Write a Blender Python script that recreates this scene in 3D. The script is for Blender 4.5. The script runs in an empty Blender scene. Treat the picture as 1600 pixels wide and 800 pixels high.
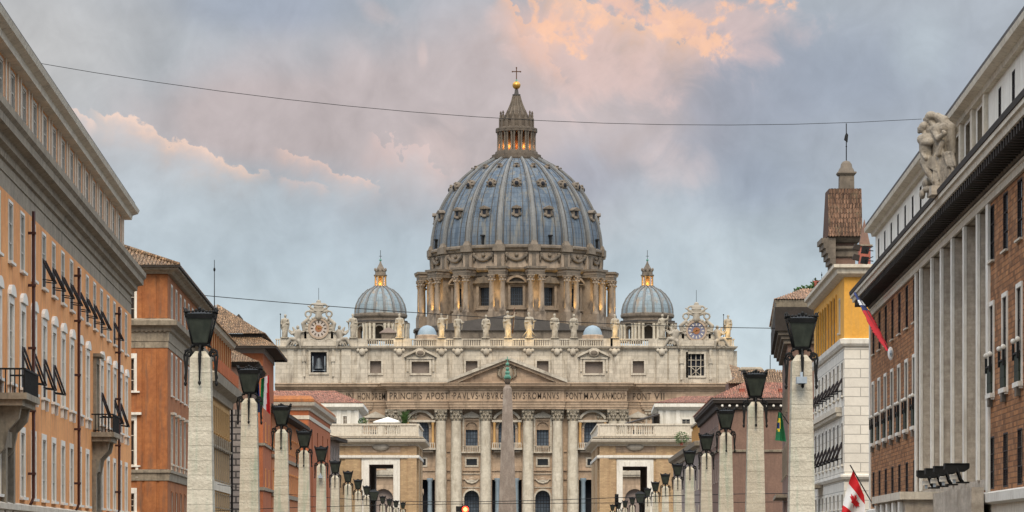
import bpy, bmesh, math, random
from mathutils import Vector, Matrix
from math import radians, sin, cos, pi, sqrt, atan2

sc = bpy.context.scene
K = 1.24              # stretch of every distance read off the street plan
F = 4190.0            # pixels per unit before the stretch
HY = 850.0            # horizon line (just under the frame)
CZ = 1.7
# ------------------------------------------------------------------ camera
cam = bpy.data.objects.new('camera', bpy.data.cameras.new('camera'))
sc.collection.objects.link(cam); sc.camera = cam
cam.location = (0, 0, CZ); cam.rotation_euler = (radians(90), 0, 0)
cam.data.sensor_width = 36; cam.data.lens = 36 * F * K / 1600
cam.data.shift_y = (HY - 400) / 1600
cam.data.clip_start = 0.5; cam.data.clip_end = 8000
# ------------------------------------------------------------------ sky and light
SUN_EL, SUN_AZ = radians(50), radians(181)      # azimuth measured from +Y towards +X
wd = bpy.data.worlds.new('World'); sc.world = wd; wd.use_nodes = True
EXPOSURE = 0.0
def build_world():
    nt = wd.node_tree; N = nt.nodes; L = nt.links; N.clear()
    def nd(t, **kw):
        n = N.new(t)
        for k, v in kw.items(): setattr(n, k, v)
        return n
    def math_(op, a, b=None, c=None, clamp=False):
        n = nd('ShaderNodeMath', operation=op); n.use_clamp = clamp
        for i, v in enumerate((a, b, c)):
            if v is None: continue
            if isinstance(v, (int, float)): n.inputs[i].default_value = v
            else: L.new(v, n.inputs[i])
        return n.outputs[0]
    def mix(f, a, b):
        n = nd('ShaderNodeMix', data_type='RGBA')
        for i, v in ((0, f), (6, a), (7, b)):
            if isinstance(v, (int, float)): n.inputs[i].default_value = v
            elif isinstance(v, tuple): n.inputs[i].default_value = (*v, 1)
            else: L.new(v, n.inputs[i])
        return n.outputs[2]
    def sstep(v, a, b):
        n = nd('ShaderNodeMapRange', interpolation_type='SMOOTHSTEP')
        L.new(v, n.inputs[0]); n.inputs[1].default_value = a; n.inputs[2].default_value = b
        return n.outputs[0]
    tc = nd('ShaderNodeTexCoord'); D = tc.outputs['Generated']
    sep = nd('ShaderNodeSeparateXYZ'); L.new(D, sep.inputs[0]); X, Y, Z = sep.outputs
    sky = nd('ShaderNodeTexSky', sky_type='NISHITA'); sky.sun_disc = False
    sky.sun_elevation = SUN_EL; sky.sun_rotation = SUN_AZ; sky.air_density = 1.2; sky.dust_density = 2.5
    bg1 = nd('ShaderNodeBackground'); L.new(sky.outputs[0], bg1.inputs[0]); bg1.inputs[1].default_value = 0.09
    G = F * K
    def noise(scale, detail, rough=.55, dist=0., off=(0, 0, 0), st=(1, 1, 1)):
        mp = nd('ShaderNodeMapping'); L.new(D, mp.inputs[0]); mp.inputs[1].default_value = off; mp.inputs[3].default_value = st
        n = nd('ShaderNodeTexNoise'); L.new(mp.outputs[0], n.inputs['Vector'])
        n.inputs['Scale'].default_value = scale; n.inputs['Detail'].default_value = detail
        n.inputs['Roughness'].default_value = rough; n.inputs['Distortion'].default_value = dist
        return n.outputs[0]
    # slow change of the overcast: blue grey low down, mauve in a broad diagonal band
    nA = noise(9, 3, .5, .6, (.3, 0, .1)); nB = noise(20, 5, .55, .8, (2.3, 1, 0)); nF = noise(62, 8, .58, .9, (5, 1, 2)); nG = noise(150, 6, .6, .4)
    col = mix(sstep(Z, .035, .135), (.47, .60, .68), (.435, .475, .53))
    def blob(px, py, rx, ry, rot=0.):
        cx, cz = (px - 800) / G, (HY - py) / G
        dx = math_('SUBTRACT', X, cx); dz = math_('SUBTRACT', Z, cz)
        c, s = cos(rot), sin(rot)
        u = math_('ADD', math_('MULTIPLY', dx, c), math_('MULTIPLY', dz, s))
        v = math_('SUBTRACT', math_('MULTIPLY', dz, c), math_('MULTIPLY', dx, s))
        u = math_('MULTIPLY', u, G / rx); v = math_('MULTIPLY', v, G / ry)
        r = math_('ADD', math_('MULTIPLY', u, u), math_('MULTIPLY', v, v))
        e = math_('POWER', 2.718, math_('MULTIPLY', r, -1.0))
        fr = math_('GREATER_THAN', Y, 0)
        return math_('MULTIPLY', e, fr)
    def addm(*a):
        s = a[0]
        for q in a[1:]: s = math_('ADD', s, q)
        return s
    def ns(n, k): return math_('MULTIPLY', math_('SUBTRACT', n, .5), k)
    # pale warm grey upper left, mauve band, darker slate patches
    pale = blob(60, 90, 230, 190); col = mix(math_('MULTIPLY', pale, .75), col, (.60, .585, .57))
    mauve = addm(blob(520, 180, 260, 110), blob(830, 200, 240, 170), blob(960, 140, 260, 150), blob(380, 200, 160, 60))
    mv = math_('ADD', mauve, ns(nB, 1.1)); col = mix(math_('MULTIPLY', sstep(mv, .05, 1.25), .8), col, (.595, .495, .485))
    slate = addm(blob(1340, 130, 200, 110), blob(1130, 160, 120, 120), blob(400, 20, 240, 50), blob(900, 290, 110, 60), blob(1150, 300, 150, 60))
    sl = math_('ADD', slate, ns(nB, 1.3)); col = mix(math_('MULTIPLY', sstep(sl, .15, 1.2), .62), col, (.31, .36, .46))
    lite = addm(blob(1040, 330, 130, 90), blob(330, 330, 200, 80), blob(1180, 430, 120, 60), blob(1430, 90, 60, 70))
    li = math_('ADD', lite, ns(nB, 1.0)); col = mix(math_('MULTIPLY', sstep(li, .1, 1.2), .5), col, (.60, .68, .73))
    # pink lit cumulus: broad glow, then ragged rims that fade downwards
    nR = noise(95, 8, .56, .35, (1.3, .2, .7)); nS = noise(260, 6, .6, .3)
    tops = addm(blob(970, 60, 140, 62, -.2), blob(880, 95, 80, 50, -.7), blob(830, 60, 55, 50, -.6), blob(1180, 60, 90, 60, -.1), blob(980, 140, 120, 50), blob(1110, 30, 70, 30))
    tp = addm(math_('MULTIPLY', tops, .75), ns(nF, 1.9), ns(nR, .8))
    col = mix(math_('MULTIPLY', math_('MULTIPLY', sstep(tp, .25, 1.1), sstep(tops, .04, .3)), .5), col, (.88, .60, .53))
    hb = addm(blob(990, 25, 130, 34, -.25), blob(870, 50, 80, 34, -.7), blob(1070, 62, 56, 20, -.5), blob(1170, 15, 60, 22)); hot = addm(math_('MULTIPLY', hb, .8), ns(nF, 2.4), ns(nR, 2.1), ns(nS, 1.5))
    col = mix(math_('MULTIPLY', math_('MULTIPLY', sstep(hot, .40, .86), sstep(hb, .06, .4)), .9), col, mix(sstep(addm(ns(nR, 1.), ns(nS, .8), .5), .25, .75), (.86, .56, .47), (1.0, .60, .40)))
    def rim(x0, y0, x1, y1, hump, decay, amp, colr):
        nonlocal col
        cx, cz = (x0 - 800) / G, (HY - y0) / G; L0 = sqrt((x1 - x0) ** 2 + (y1 - y0) ** 2) / G
        ux, uz = (x1 - x0) / G / L0, -(y1 - y0) / G / L0
        dx = math_('SUBTRACT', X, cx); dz = math_('SUBTRACT', Z, cz)
        s_ = math_('ADD', math_('MULTIPLY', dx, ux), math_('MULTIPLY', dz, uz))
        t_ = math_('SUBTRACT', math_('MULTIPLY', dx, uz), math_('MULTIPLY', dz, ux))      # positive below the line
        t_ = addm(t_, ns(nR, hump * 8. / G), ns(nF, hump * 5. / G), ns(nS, hump * 2.4 / G))
        edge = sstep(t_, 0, 5. / G)
        dec = math_('POWER', 2.718, math_('MULTIPLY', math_('MAXIMUM', t_, 0.), -G / decay))
        win = math_('MULTIPLY', sstep(s_, -.06 * L0, .10 * L0), sstep(s_, 1.06 * L0, .82 * L0))
        f = math_('MULTIPLY', math_('MULTIPLY', edge, dec), math_('MULTIPLY', win, amp)); f = math_('MULTIPLY', f, math_('GREATER_THAN', Y, 0))
        col = mix(f, col, colr)
    below = addm(blob(240, 262, 90, 40, -.4), blob(360, 290, 90, 30, -.3), blob(540, 300, 90, 26), blob(650, 270, 60, 32))
    col = mix(math_('MULTIPLY', sstep(addm(below, ns(nF, .9)), .1, 1.2), .35), col, (.54, .60, .645))
    rim(160, 180, 428, 276, 9, 17, 1.0, (1.0, .72, .58)); rim(95, 172, 165, 205, 8, 13, .8, (1.0, .72, .60))
    rim(440, 232, 600, 290, 11, 16, .8, (.98, .69, .58)); rim(585, 205, 715, 262, 14, 26, .45, (.92, .66, .60)); rim(440, 278, 520, 300, 7, 10, .5, (.98, .69, .58))
    rim(850, -14, 1120, 82, 12, 26, .85, (1.0, .62, .43)); rim(785, 0, 885, 75, 12, 22, .85, (1.0, .60, .42)); rim(800, 40, 900, 120, 12, 20, .5, (.98, .62, .48))
    fb = addm(blob(690, 240, 70, 70), blob(1060, 270, 90, 60), blob(590, 30, 50, 26, -.6), blob(662, 95, 10, 24)); col = mix(math_('MULTIPLY', math_('MULTIPLY', sstep(addm(fb, ns(nF, 1.4)), .4, 1.1), sstep(fb, .1, .4)), .35), col, (.80, .62, .58))
    hz = sstep(Z, .105, .045); col = mix(math_('MULTIPLY', hz, .72), col, (.70, .79, .83))
    # fine mottling of the cloud deck
    hs = nd('ShaderNodeHueSaturation'); L.new(col, hs.inputs['Color'])
    L.new(math_('ADD', .93, addm(ns(nB, .42), ns(nF, .32), ns(nR, .20), ns(nS, .06), .07)), hs.inputs['Value'])
    col = hs.outputs[0]
    # an overcast deck is brighter overhead than near the horizon
    el = sstep(Z, .16, .62)
    bg2 = nd('ShaderNodeBackground'); L.new(col, bg2.inputs[0])
    L.new(math_('ADD', .98, math_('MULTIPLY', el, 2.9)), bg2.inputs[1])
    ms = nd('ShaderNodeMixShader'); ms.inputs[0].default_value = .96
    L.new(bg1.outputs[0], ms.inputs[1]); L.new(bg2.outputs[0], ms.inputs[2])
    out = nd('ShaderNodeOutputWorld'); L.new(ms.outputs[0], out.inputs[0])
build_world()
sun = bpy.data.objects.new('sun', bpy.data.lights.new('sun', 'SUN')); sc.collection.objects.link(sun)
sun.data.energy = 2.9; sun.data.angle = radians(34); sun.data.color = (1, .84, .62)
_sd = Vector((sin(SUN_AZ) * cos(SUN_EL), cos(SUN_AZ) * cos(SUN_EL), sin(SUN_EL)))
sun.rotation_euler = _sd.to_track_quat('Z', 'Y').to_euler()
sun.location = (0, -20, 60)
sc.view_settings.view_transform = 'Standard'; sc.view_settings.look = 'None'
sc.view_settings.exposure = EXPOSURE; sc.view_settings.gamma = 1; sc.view_settings.use_curve_mapping = False
sc.render.engine = 'CYCLES'
sc.cycles.max_bounces = 5; sc.cycles.diffuse_bounces = 3; sc.cycles.glossy_bounces = 2; sc.cycles.use_denoising = True

# ------------------------------------------------------------------ materials
MATS = {}
def pbr(name, c1, c2=None, nscale=.35, stretch=(1, 1, 1), fine=.25, fscale=4., rough=.85, bump=.15, bscale=6., metal=0., brick=None, tile=None,
        dirt=None, emit=None, wave=None, spec=.3, rnd=False):
    m = bpy.data.materials.new(name); m.use_nodes = True; MATS[name] = m
    nt = m.node_tree; N = nt.nodes; L = nt.links; N.clear()
    out = N.new('ShaderNodeOutputMaterial'); p = N.new('ShaderNodeBsdfPrincipled'); L.new(p.outputs[0], out.inputs[0])
    p.inputs['Roughness'].default_value = rough; p.inputs['Metallic'].default_value = metal; p.inputs['Specular IOR Level'].default_value = spec
    tc = N.new('ShaderNodeTexCoord'); OB = tc.outputs['Object']; UV = tc.outputs['UV']
    if rnd:      # every copy of a stone gets its own piece of the pattern
        oi = N.new('ShaderNodeObjectInfo'); va = N.new('ShaderNodeVectorMath'); va.operation = 'MULTIPLY_ADD'
        cx = N.new('ShaderNodeCombineXYZ')
        for i in range(3): L.new(oi.outputs['Random'], cx.inputs[i])
        L.new(cx.outputs[0], va.inputs[0]); va.inputs[1].default_value = (37, 53, 29); L.new(OB, va.inputs[2]); OB = va.outputs[0]
    def noise(vec, s, d=4, r=.6, st=(1, 1, 1)):
        mp = N.new('ShaderNodeMapping'); L.new(vec, mp.inputs[0]); mp.inputs[3].default_value = st
        n = N.new('ShaderNodeTexNoise'); L.new(mp.outputs[0], n.inputs['Vector']); n.inputs['Scale'].default_value = s
        n.inputs['Detail'].default_value = d; n.inputs['Roughness'].default_value = r; return n.outputs[0]
    def rng(v, a, b, c=0., d=1.):
        n = N.new('ShaderNodeMapRange'); L.new(v, n.inputs[0])
        for i, q in enumerate((a, b, c, d)): n.inputs[i + 1].default_value = q
        return n.outputs[0]
    def mix(f, a, b, bt='MIX'):
        n = N.new('ShaderNodeMix'); n.data_type = 'RGBA'; n.blend_type = bt
        for i, v in ((0, f), (6, a), (7, b)):
            if isinstance(v, (int, float)): n.inputs[i].default_value = v
            elif isinstance(v, tuple): n.inputs[i].default_value = (*v[:3], 1)
            else: L.new(v, n.inputs[i])
        return n.outputs[2]
    c2 = c2 or tuple(x * .72 for x in c1)
    n1 = noise(OB, nscale, 5, .62, stretch)
    col = mix(rng(n1, .32, .68), c1, c2)
    h = None
    if brick:
        b = N.new('ShaderNodeTexBrick'); L.new(UV, b.inputs['Vector'])
        b.offset = brick.get('offset', .5)
        b.inputs['Scale'].default_value = 1; b.inputs['Brick Width'].default_value = brick['w']; b.inputs['Row Height'].default_value = brick['h']
        b.inputs['Mortar Size'].default_value = brick.get('m', .02); b.inputs['Mortar Smooth'].default_value = .2; b.inputs['Bias'].default_value = 0
        v = brick.get('var', .25)
        b.inputs['Color1'].default_value = (1 - v,) * 3 + (1,); b.inputs['Color2'].default_value = (1 + v,) * 3 + (1,)
        if 'c2' in brick:
            b.inputs['Color2'].default_value = (*brick['c2'], 1)
        b.inputs['Mortar'].default_value = (*([brick.get('dark', .5)] * 3), 1)
        col = mix(1., col, b.outputs[0], 'MULTIPLY'); h = b.outputs['Fac']
    if tile:
        # per-tile colour on rows of roof tiles
        b = N.new('ShaderNodeTexBrick'); L.new(UV, b.inputs['Vector']); b.offset = 0
        b.inputs['Scale'].default_value = 1; b.inputs['Brick Width'].default_value = tile[0]; b.inputs['Row Height'].default_value = tile[1]
        b.inputs['Mortar Size'].default_value = .035; b.inputs['Mortar Smooth'].default_value = .6
        b.inputs['Color1'].default_value = (.35, .32, .3, 1); b.inputs['Color2'].default_value = (1.9, 1.75, 1.6, 1); b.inputs['Mortar'].default_value = (.18, .17, .16, 1)
        col = mix(1., col, b.outputs[0], 'MULTIPLY'); h = b.outputs['Fac']
        li = noise(OB, 1.3, 6, .7); col = mix(rng(li, .52, .66, 0, .6), col, (.16, .14, .09))
    fn = noise(OB, fscale, 6, .7)
    col = mix(rng(fn, .3, .7, 0, fine), col, tuple(x * .45 for x in c2))
    if dirt:
        dc, amt, ds, dst = dirt
        dn = noise(OB, ds, 6, .65, dst); col = mix(rng(dn, .5, .72, 0, amt), col, dc)
    L.new(col, p.inputs['Base Color'])
    if bump:
        bn = N.new('ShaderNodeBump'); bn.inputs['Strength'].default_value = bump; bn.inputs['Distance'].default_value = .08
        hh = noise(OB, bscale, 5, .65)
        if h is not None:
            mm = N.new('ShaderNodeMath'); mm.operation = 'MULTIPLY_ADD'; L.new(h, mm.inputs[0]); mm.inputs[1].default_value = -1.5; L.new(hh, mm.inputs[2]); hh = mm.outputs[0]
        L.new(hh, bn.inputs['Height']); L.new(bn.outputs[0], p.inputs['Normal'])
    if emit:
        p.inputs['Emission Color'].default_value = (*emit[0], 1); p.inputs['Emission Strength'].default_value = emit[1]
    return m
ST = (3, 3, .35)   # vertical streaks
pbr('stucco_apricot', (.87, .41, .155), (.70, .30, .11), .3, fine=.36, fscale=3., dirt=((.33, .185, .10), .75, .8, ST), bump=.2)
pbr('stucco_rust', (.47, .185, .065), (.31, .11, .042), .55, fine=.5, fscale=3., dirt=((.15, .085, .055), .85, .9, ST), bump=.3)
pbr('stucco_red', (.50, .16, .062), (.38, .11, .045), .5, fine=.4, dirt=((.22, .11, .07), .65, .8, ST))
pbr('stucco_orange', (.56, .22, .085), (.44, .155, .06), .5, fine=.35, dirt=((.27, .15, .09), .65, .8, ST))
pbr('stucco_yellow', (.76, .40, .075), (.64, .32, .055), .5, fine=.28, dirt=((.46, .27, .10), .6, .8, ST))
pbr('stucco_brown', (.245, .15, .11), (.18, .11, .085), .5, fine=.4, dirt=((.10, .07, .055), .6, .8, ST))
pbr('stucco_grey', (.33, .27, .24), (.25, .2, .18), .3, fine=.3)
pbr('stucco_ochre', (.55, .34, .14), (.45, .26, .1), .3, fine=.3)
pbr('stucco_white', (.70, .67, .60), (.60, .57, .50), .4, fine=.15, dirt=((.36, .33, .28), .5, .6, ST))
pbr('stone_grey', (.39, .33, .245), (.27, .225, .17), .5, fine=.5, dirt=((.10, .085, .065), .85, .9, (3, 3, .5)), bump=.3)
pbr('stone_cream', (.70, .64, .53), (.60, .53, .43), .5, fine=.35, dirt=((.25, .21, .16), .6, .9, ST), bump=.3)
pbr('stone_white', (.84, .81, .74), (.72, .68, .60), .6, fine=.25, dirt=((.36, .31, .25), .5, 1., ST), bump=.2)
pbr('trav_facade', (.61, .555, .465), (.49, .435, .355), .14, fine=.45, fscale=1.4, dirt=((.16, .13, .10), .85, .30, (2.2, 2.2, .45)), bump=.4, bscale=2.,
    brick=dict(w=2.6, h=1.1, m=.035, var=.12, dark=.68))
pbr('trav_warm', (.53, .40, .285), (.40, .29, .205), .14, fine=.45, fscale=1.4, dirt=((.16, .12, .085), .75, .30, (2.2, 2.2, .5)), bump=.35, bscale=2.,
    brick=dict(w=2.4, h=1.0, m=.035, var=.14, dark=.7))
pbr('trav_column', (.68, .62, .51), (.53, .47, .37), .3, (1, 1, 2), fine=.45, fscale=1.6, dirt=((.25, .205, .15), .75, .5, (2, 2, .5)), bump=.3, bscale=2, rnd=True)
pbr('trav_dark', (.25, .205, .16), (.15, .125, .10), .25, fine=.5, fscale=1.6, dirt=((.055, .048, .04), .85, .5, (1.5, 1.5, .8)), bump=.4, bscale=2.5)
pbr('lantern_stone', (.17, .135, .105), (.11, .09, .07), .4, fine=.5, fscale=2., dirt=((.05, .04, .035), .8, .6, (1.5, 1.5, .6)), bump=.3)
pbr('drum_stone', (.42, .335, .255), (.29, .23, .175), .13, fine=.5, fscale=1.2, dirt=((.075, .06, .048), .9, .35, (1.5, 1.5, .7)), bump=.4, bscale=2.5)
pbr('travertine', (.66, .61, .50), (.48, .43, .34), 1.3, (.25, .25, 4.), fine=.42, fscale=9., rough=.8, bump=.5, bscale=12, dirt=((.25, .34, .26), .75, 1.3, (2.4, 2.4, .22)), rnd=True)
pbr('trav_portal', (.62, .545, .45), (.42, .36, .29), .8, (.3, .3, 3.), fine=.55, fscale=4., rough=.8, bump=.4, bscale=8, dirt=((.20, .165, .13), .75, .8, (2, 2, .6)))
pbr('granite', (.30, .24, .20), (.22, .18, .15), .5, (1, 1, .5), fine=.5, fscale=3., dirt=((.42, .37, .32), .5, .6, (2, 2, .5)), bump=.3)
pbr('brick_red', (.40, .18, .068), (.26, .11, .042), .6, fine=.4, fscale=2.5, dirt=((.46, .27, .15), .5, .7, (1, 1, 1.5)), brick=dict(w=.75, h=.24, m=.03, var=.42, dark=.45), bump=.5)
pbr('brick_ochre', (.52, .37, .21), (.42, .285, .165), .2, fine=.3, dirt=((.33, .2, .12), .5, .4, ST), brick=dict(w=.7, h=.26, m=.02, var=.16, dark=.8), bump=.2)
pbr('ashlar_white', (.74, .70, .62), (.64, .60, .53), .4, fine=.2, brick=dict(w=2.5, h=.72, m=.035, var=.05, dark=.5), bump=.35, bscale=3)
pbr('rustic_grey', (.30, .25, .22), (.22, .19, .17), .4, fine=.35, brick=dict(w=1.6, h=.7, m=.09, var=.1, dark=.2), bump=.7)
pbr('lead', (.070, .098, .138), (.150, .188, .232), .45, (1.6, 1.6, .12), fine=.35, fscale=2.2, rough=.8, metal=0., bump=.35, bscale=2., spec=.15,
    brick=dict(w=1.05, h=1.5, m=.055, var=.08, dark=.6, offset=0.), dirt=((.25, .215, .15), .75, .30, (2.2, 2.2, .22)))
pbr('lead_small', (.27, .335, .375), (.20, .255, .29), .5, (2, 2, .3), fine=.35, fscale=2.2, rough=.7, bump=.35, spec=.2,
    brick=dict(w=1.3, h=1.1, m=.05, var=.08, dark=.62, offset=0.), dirt=((.32, .22, .13), .85, .35, (2, 2, .4)))
pbr('lead_rib', (.15, .15, .148), (.225, .23, .23), .4, (1.5, 1.5, .3), fine=.5, fscale=1.5, rough=.7, bump=.4, bscale=2, dirt=((.12, .095, .06), .8, .3, (1.5, 1.5, .3)))
pbr('lead_pale', (.29, .36, .42), (.23, .30, .35), .5, fine=.3, rough=.6)
pbr('roof_dark', (.10, .09, .085), (.07, .065, .06), .5, fine=.4)
pbr('tiles', (.27, .18, .11), (.20, .135, .085), .8, fine=.3, tile=(.28, .46), bump=.7, bscale=5)
pbr('tiles_dark', (.185, .115, .08), (.135, .085, .06), .8, fine=.4, tile=(.26, .42), bump=.7, bscale=5)
pbr('tiles_red', (.33, .155, .105), (.24, .11, .08), .8, fine=.35, tile=(.34, .5), bump=.6, bscale=5)
pbr('tiles_pale', (.33, .21, .14), (.25, .16, .11), .8, fine=.3, tile=(.28, .46), bump=.6, bscale=5)
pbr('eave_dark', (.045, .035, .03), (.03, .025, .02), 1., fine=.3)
pbr('wood_brown', (.12, .06, .035), (.08, .04, .025), 1., fine=.3)
pbr('iron_black', (.009, .010, .011), (.018, .018, .018), 3., fine=.3, rough=.65, spec=.2)
pbr('capital_stone', (.46, .405, .32), (.30, .26, .20), 1.2, fine=.6, fscale=4., dirt=((.12, .10, .08), .8, 1., (1, 1, 1)), bump=.5)
pbr('pipe_brown', (.07, .022, .016), (.05, .018, .014), 1., fine=.2, rough=.5)
pbr('lamp_glass', (.018, .024, .020), (.06, .07, .055), 2.2, (1, 1, .5), fine=.5, fscale=5, rough=.25, bump=0, spec=.4)
pbr('window_glass', (.018, .019, .021), (.035, .035, .038), .6, fine=.2, rough=.12, bump=0, spec=.5)
pbr('window_blue', (.11, .14, .18), (.07, .09, .12), .6, fine=.2, rough=.3, bump=0, brick=dict(w=.7, h=.9, m=.09, var=.2, dark=.35, offset=0.))
pbr('blind_grey', (.26, .22, .18), (.20, .17, .14), 1., fine=.2, brick=dict(w=9, h=.14, m=.02, var=.05, dark=.5))
pbr('blind_taupe', (.23, .19, .165), (.18, .15, .13), .5, fine=.3, bump=.1)
pbr('shutter_dark', (.030, .024, .024), (.045, .035, .035), 1., fine=.2, brick=dict(w=9, h=.11, m=.02, var=.1, dark=.4))
pbr('shutter_green', (.030, .040, .028), (.045, .055, .038), 1., fine=.2, brick=dict(w=.16, h=9, m=.03, var=.1, dark=.3))
pbr('frame_white', (.62, .58, .50), (.52, .48, .42), 1., fine=.2)
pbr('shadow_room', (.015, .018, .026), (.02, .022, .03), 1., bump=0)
pbr('gold', (.75, .42, .10), (.5, .26, .06), 1., fine=.3, rough=.35, metal=.85, bump=.1)
pbr('bronze_green', (.13, .33, .24), (.08, .2, .15), 1.5, fine=.4, rough=.6)
pbr('statue_stone', (.50, .45, .365), (.34, .30, .24), .9, fine=.5, fscale=3., dirt=((.09, .075, .06), .9, .9, (1.5, 1.5, .6)), bump=.4)
pbr('angel_stone', (.42, .37, .30), (.27, .235, .19), 1.6, fine=.55, fscale=7., dirt=((.08, .068, .055), .9, 1.7, (1.3, 1.3, .6)), bump=.6, bscale=9)
pbr('dial_brown', (.25, .10, .05), (.35, .16, .08), .8, fine=.3)
pbr('dial_pale', (.55, .48, .42), (.42, .36, .32), .8, fine=.3)
pbr('dial_blue', (.15, .16, .24), (.2, .2, .27), .8, fine=.3)
pbr('dial_ring', (.46, .36, .27), (.36, .27, .2), .8, fine=.4)
pbr('letter_dark', (.06, .045, .035), (.08, .06, .045), 1., fine=.1, bump=0)
pbr('bell_bronze', (.10, .115, .13), (.07, .08, .09), 1., fine=.3, rough=.5, metal=.3)
pbr('canvas_white', (.80, .77, .70), (.72, .69, .62), 1., fine=.08)
pbr('awning_brown', (.035, .027, .023), (.05, .04, .03), 1., fine=.2)
pbr('leaf_green', (.055, .12, .03), (.085, .16, .04), 2., fine=.4, rough=.6)
pbr('leaf_dark', (.03, .065, .02), (.05, .09, .03), 2., fine=.4, rough=.6)
pbr('cam_grey', (.36, .42, .48), (.30, .35, .4), 2., fine=.1, rough=.5)
pbr('cloth_red', (.60, .02, .025), (.5, .015, .02), 2., fine=.15)
pbr('cloth_white', (.76, .75, .74), (.66, .66, .66), 2., fine=.1)
pbr('cloth_green', (.03, .40, .12), (.025, .32, .10), 2., fine=.15)
pbr('cloth_dark_green', (.02, .17, .07), (.015, .13, .05), 2., fine=.15)
pbr('cloth_blue', (.02, .035, .16), (.015, .025, .11), 2., fine=.15)
pbr('cloth_yellow', (.80, .60, .04), (.7, .5, .03), 2., fine=.1)
pbr('asphalt', (.055, .055, .055), (.042, .042, .042), .3, fine=.4)
pbr('paving', (.15, .14, .12), (.11, .10, .09), .3, fine=.3, brick=dict(w=1.2, h=.6, m=.02, var=.12, dark=.6))
pbr('earth', (.16, .15, .12), (.11, .12, .08), .01, fine=.3)
pbr('paint_white', (.7, .7, .68), (.6, .6, .58), 1., fine=.3)
pbr('red_lens', (.5, .01, .005), (.5, .01, .005), 1., bump=0, emit=((1, .06, .03), 4.))
pbr('red_lens_core', (.9, .1, .02), (.9, .1, .02), 1., bump=0, emit=((1, .35, .08), 6.))
pbr('terracotta', (.42, .13, .09), (.33, .10, .07), 1., fine=.3)

# ------------------------------------------------------------------ geometry helpers
WM = {}
class Fr:
    """Plane frame: x along the wall, y into it, z up."""
    def __init__(s, p0, p1):
        s.o = Vector((p0[0], p0[1], 0)); e = Vector((p1[0], p1[1], 0)); s.L = (e - s.o).length
        s.u = (e - s.o).normalized(); s.d = Vector((-s.u.y, s.u.x, 0))
    def p(s, x, y, z): return s.o + s.u * x + s.d * y + Vector((0, 0, z))
    def M(s, x=0, y=0, z=0):
        m = Matrix.Identity(4)
        for i, v in enumerate((s.u, s.d, Vector((0, 0, 1)), s.p(x, y, z))):
            for j in range(3): m[j][i] = v[j]
        return m
    def x(s, px):
        r = Vector(((px - 800) / (F * K), 1, 0)); n = s.d
        t = s.o.dot(n) / r.dot(n); return (r * t - s.o).dot(s.u)
    def D(s, px):
        r = Vector(((px - 800) / (F * K), 1, 0)); return s.o.dot(s.d) / r.dot(s.d) / K
    def z(s, px, py): return CZ + (HY - py) * s.D(px) / F
    def shift(s, y):
        a = s.p(0, y, 0); b = s.p(s.L, y, 0); return Fr(a, b)
def W(px, py, D): return Vector(((px - 800) * D / F, D * K, CZ + (HY - py) * D / F))
def P2(px, D): return ((px - 800) * D / F, D * K)
WORLD = Fr((0, 0), (1, 0))

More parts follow.
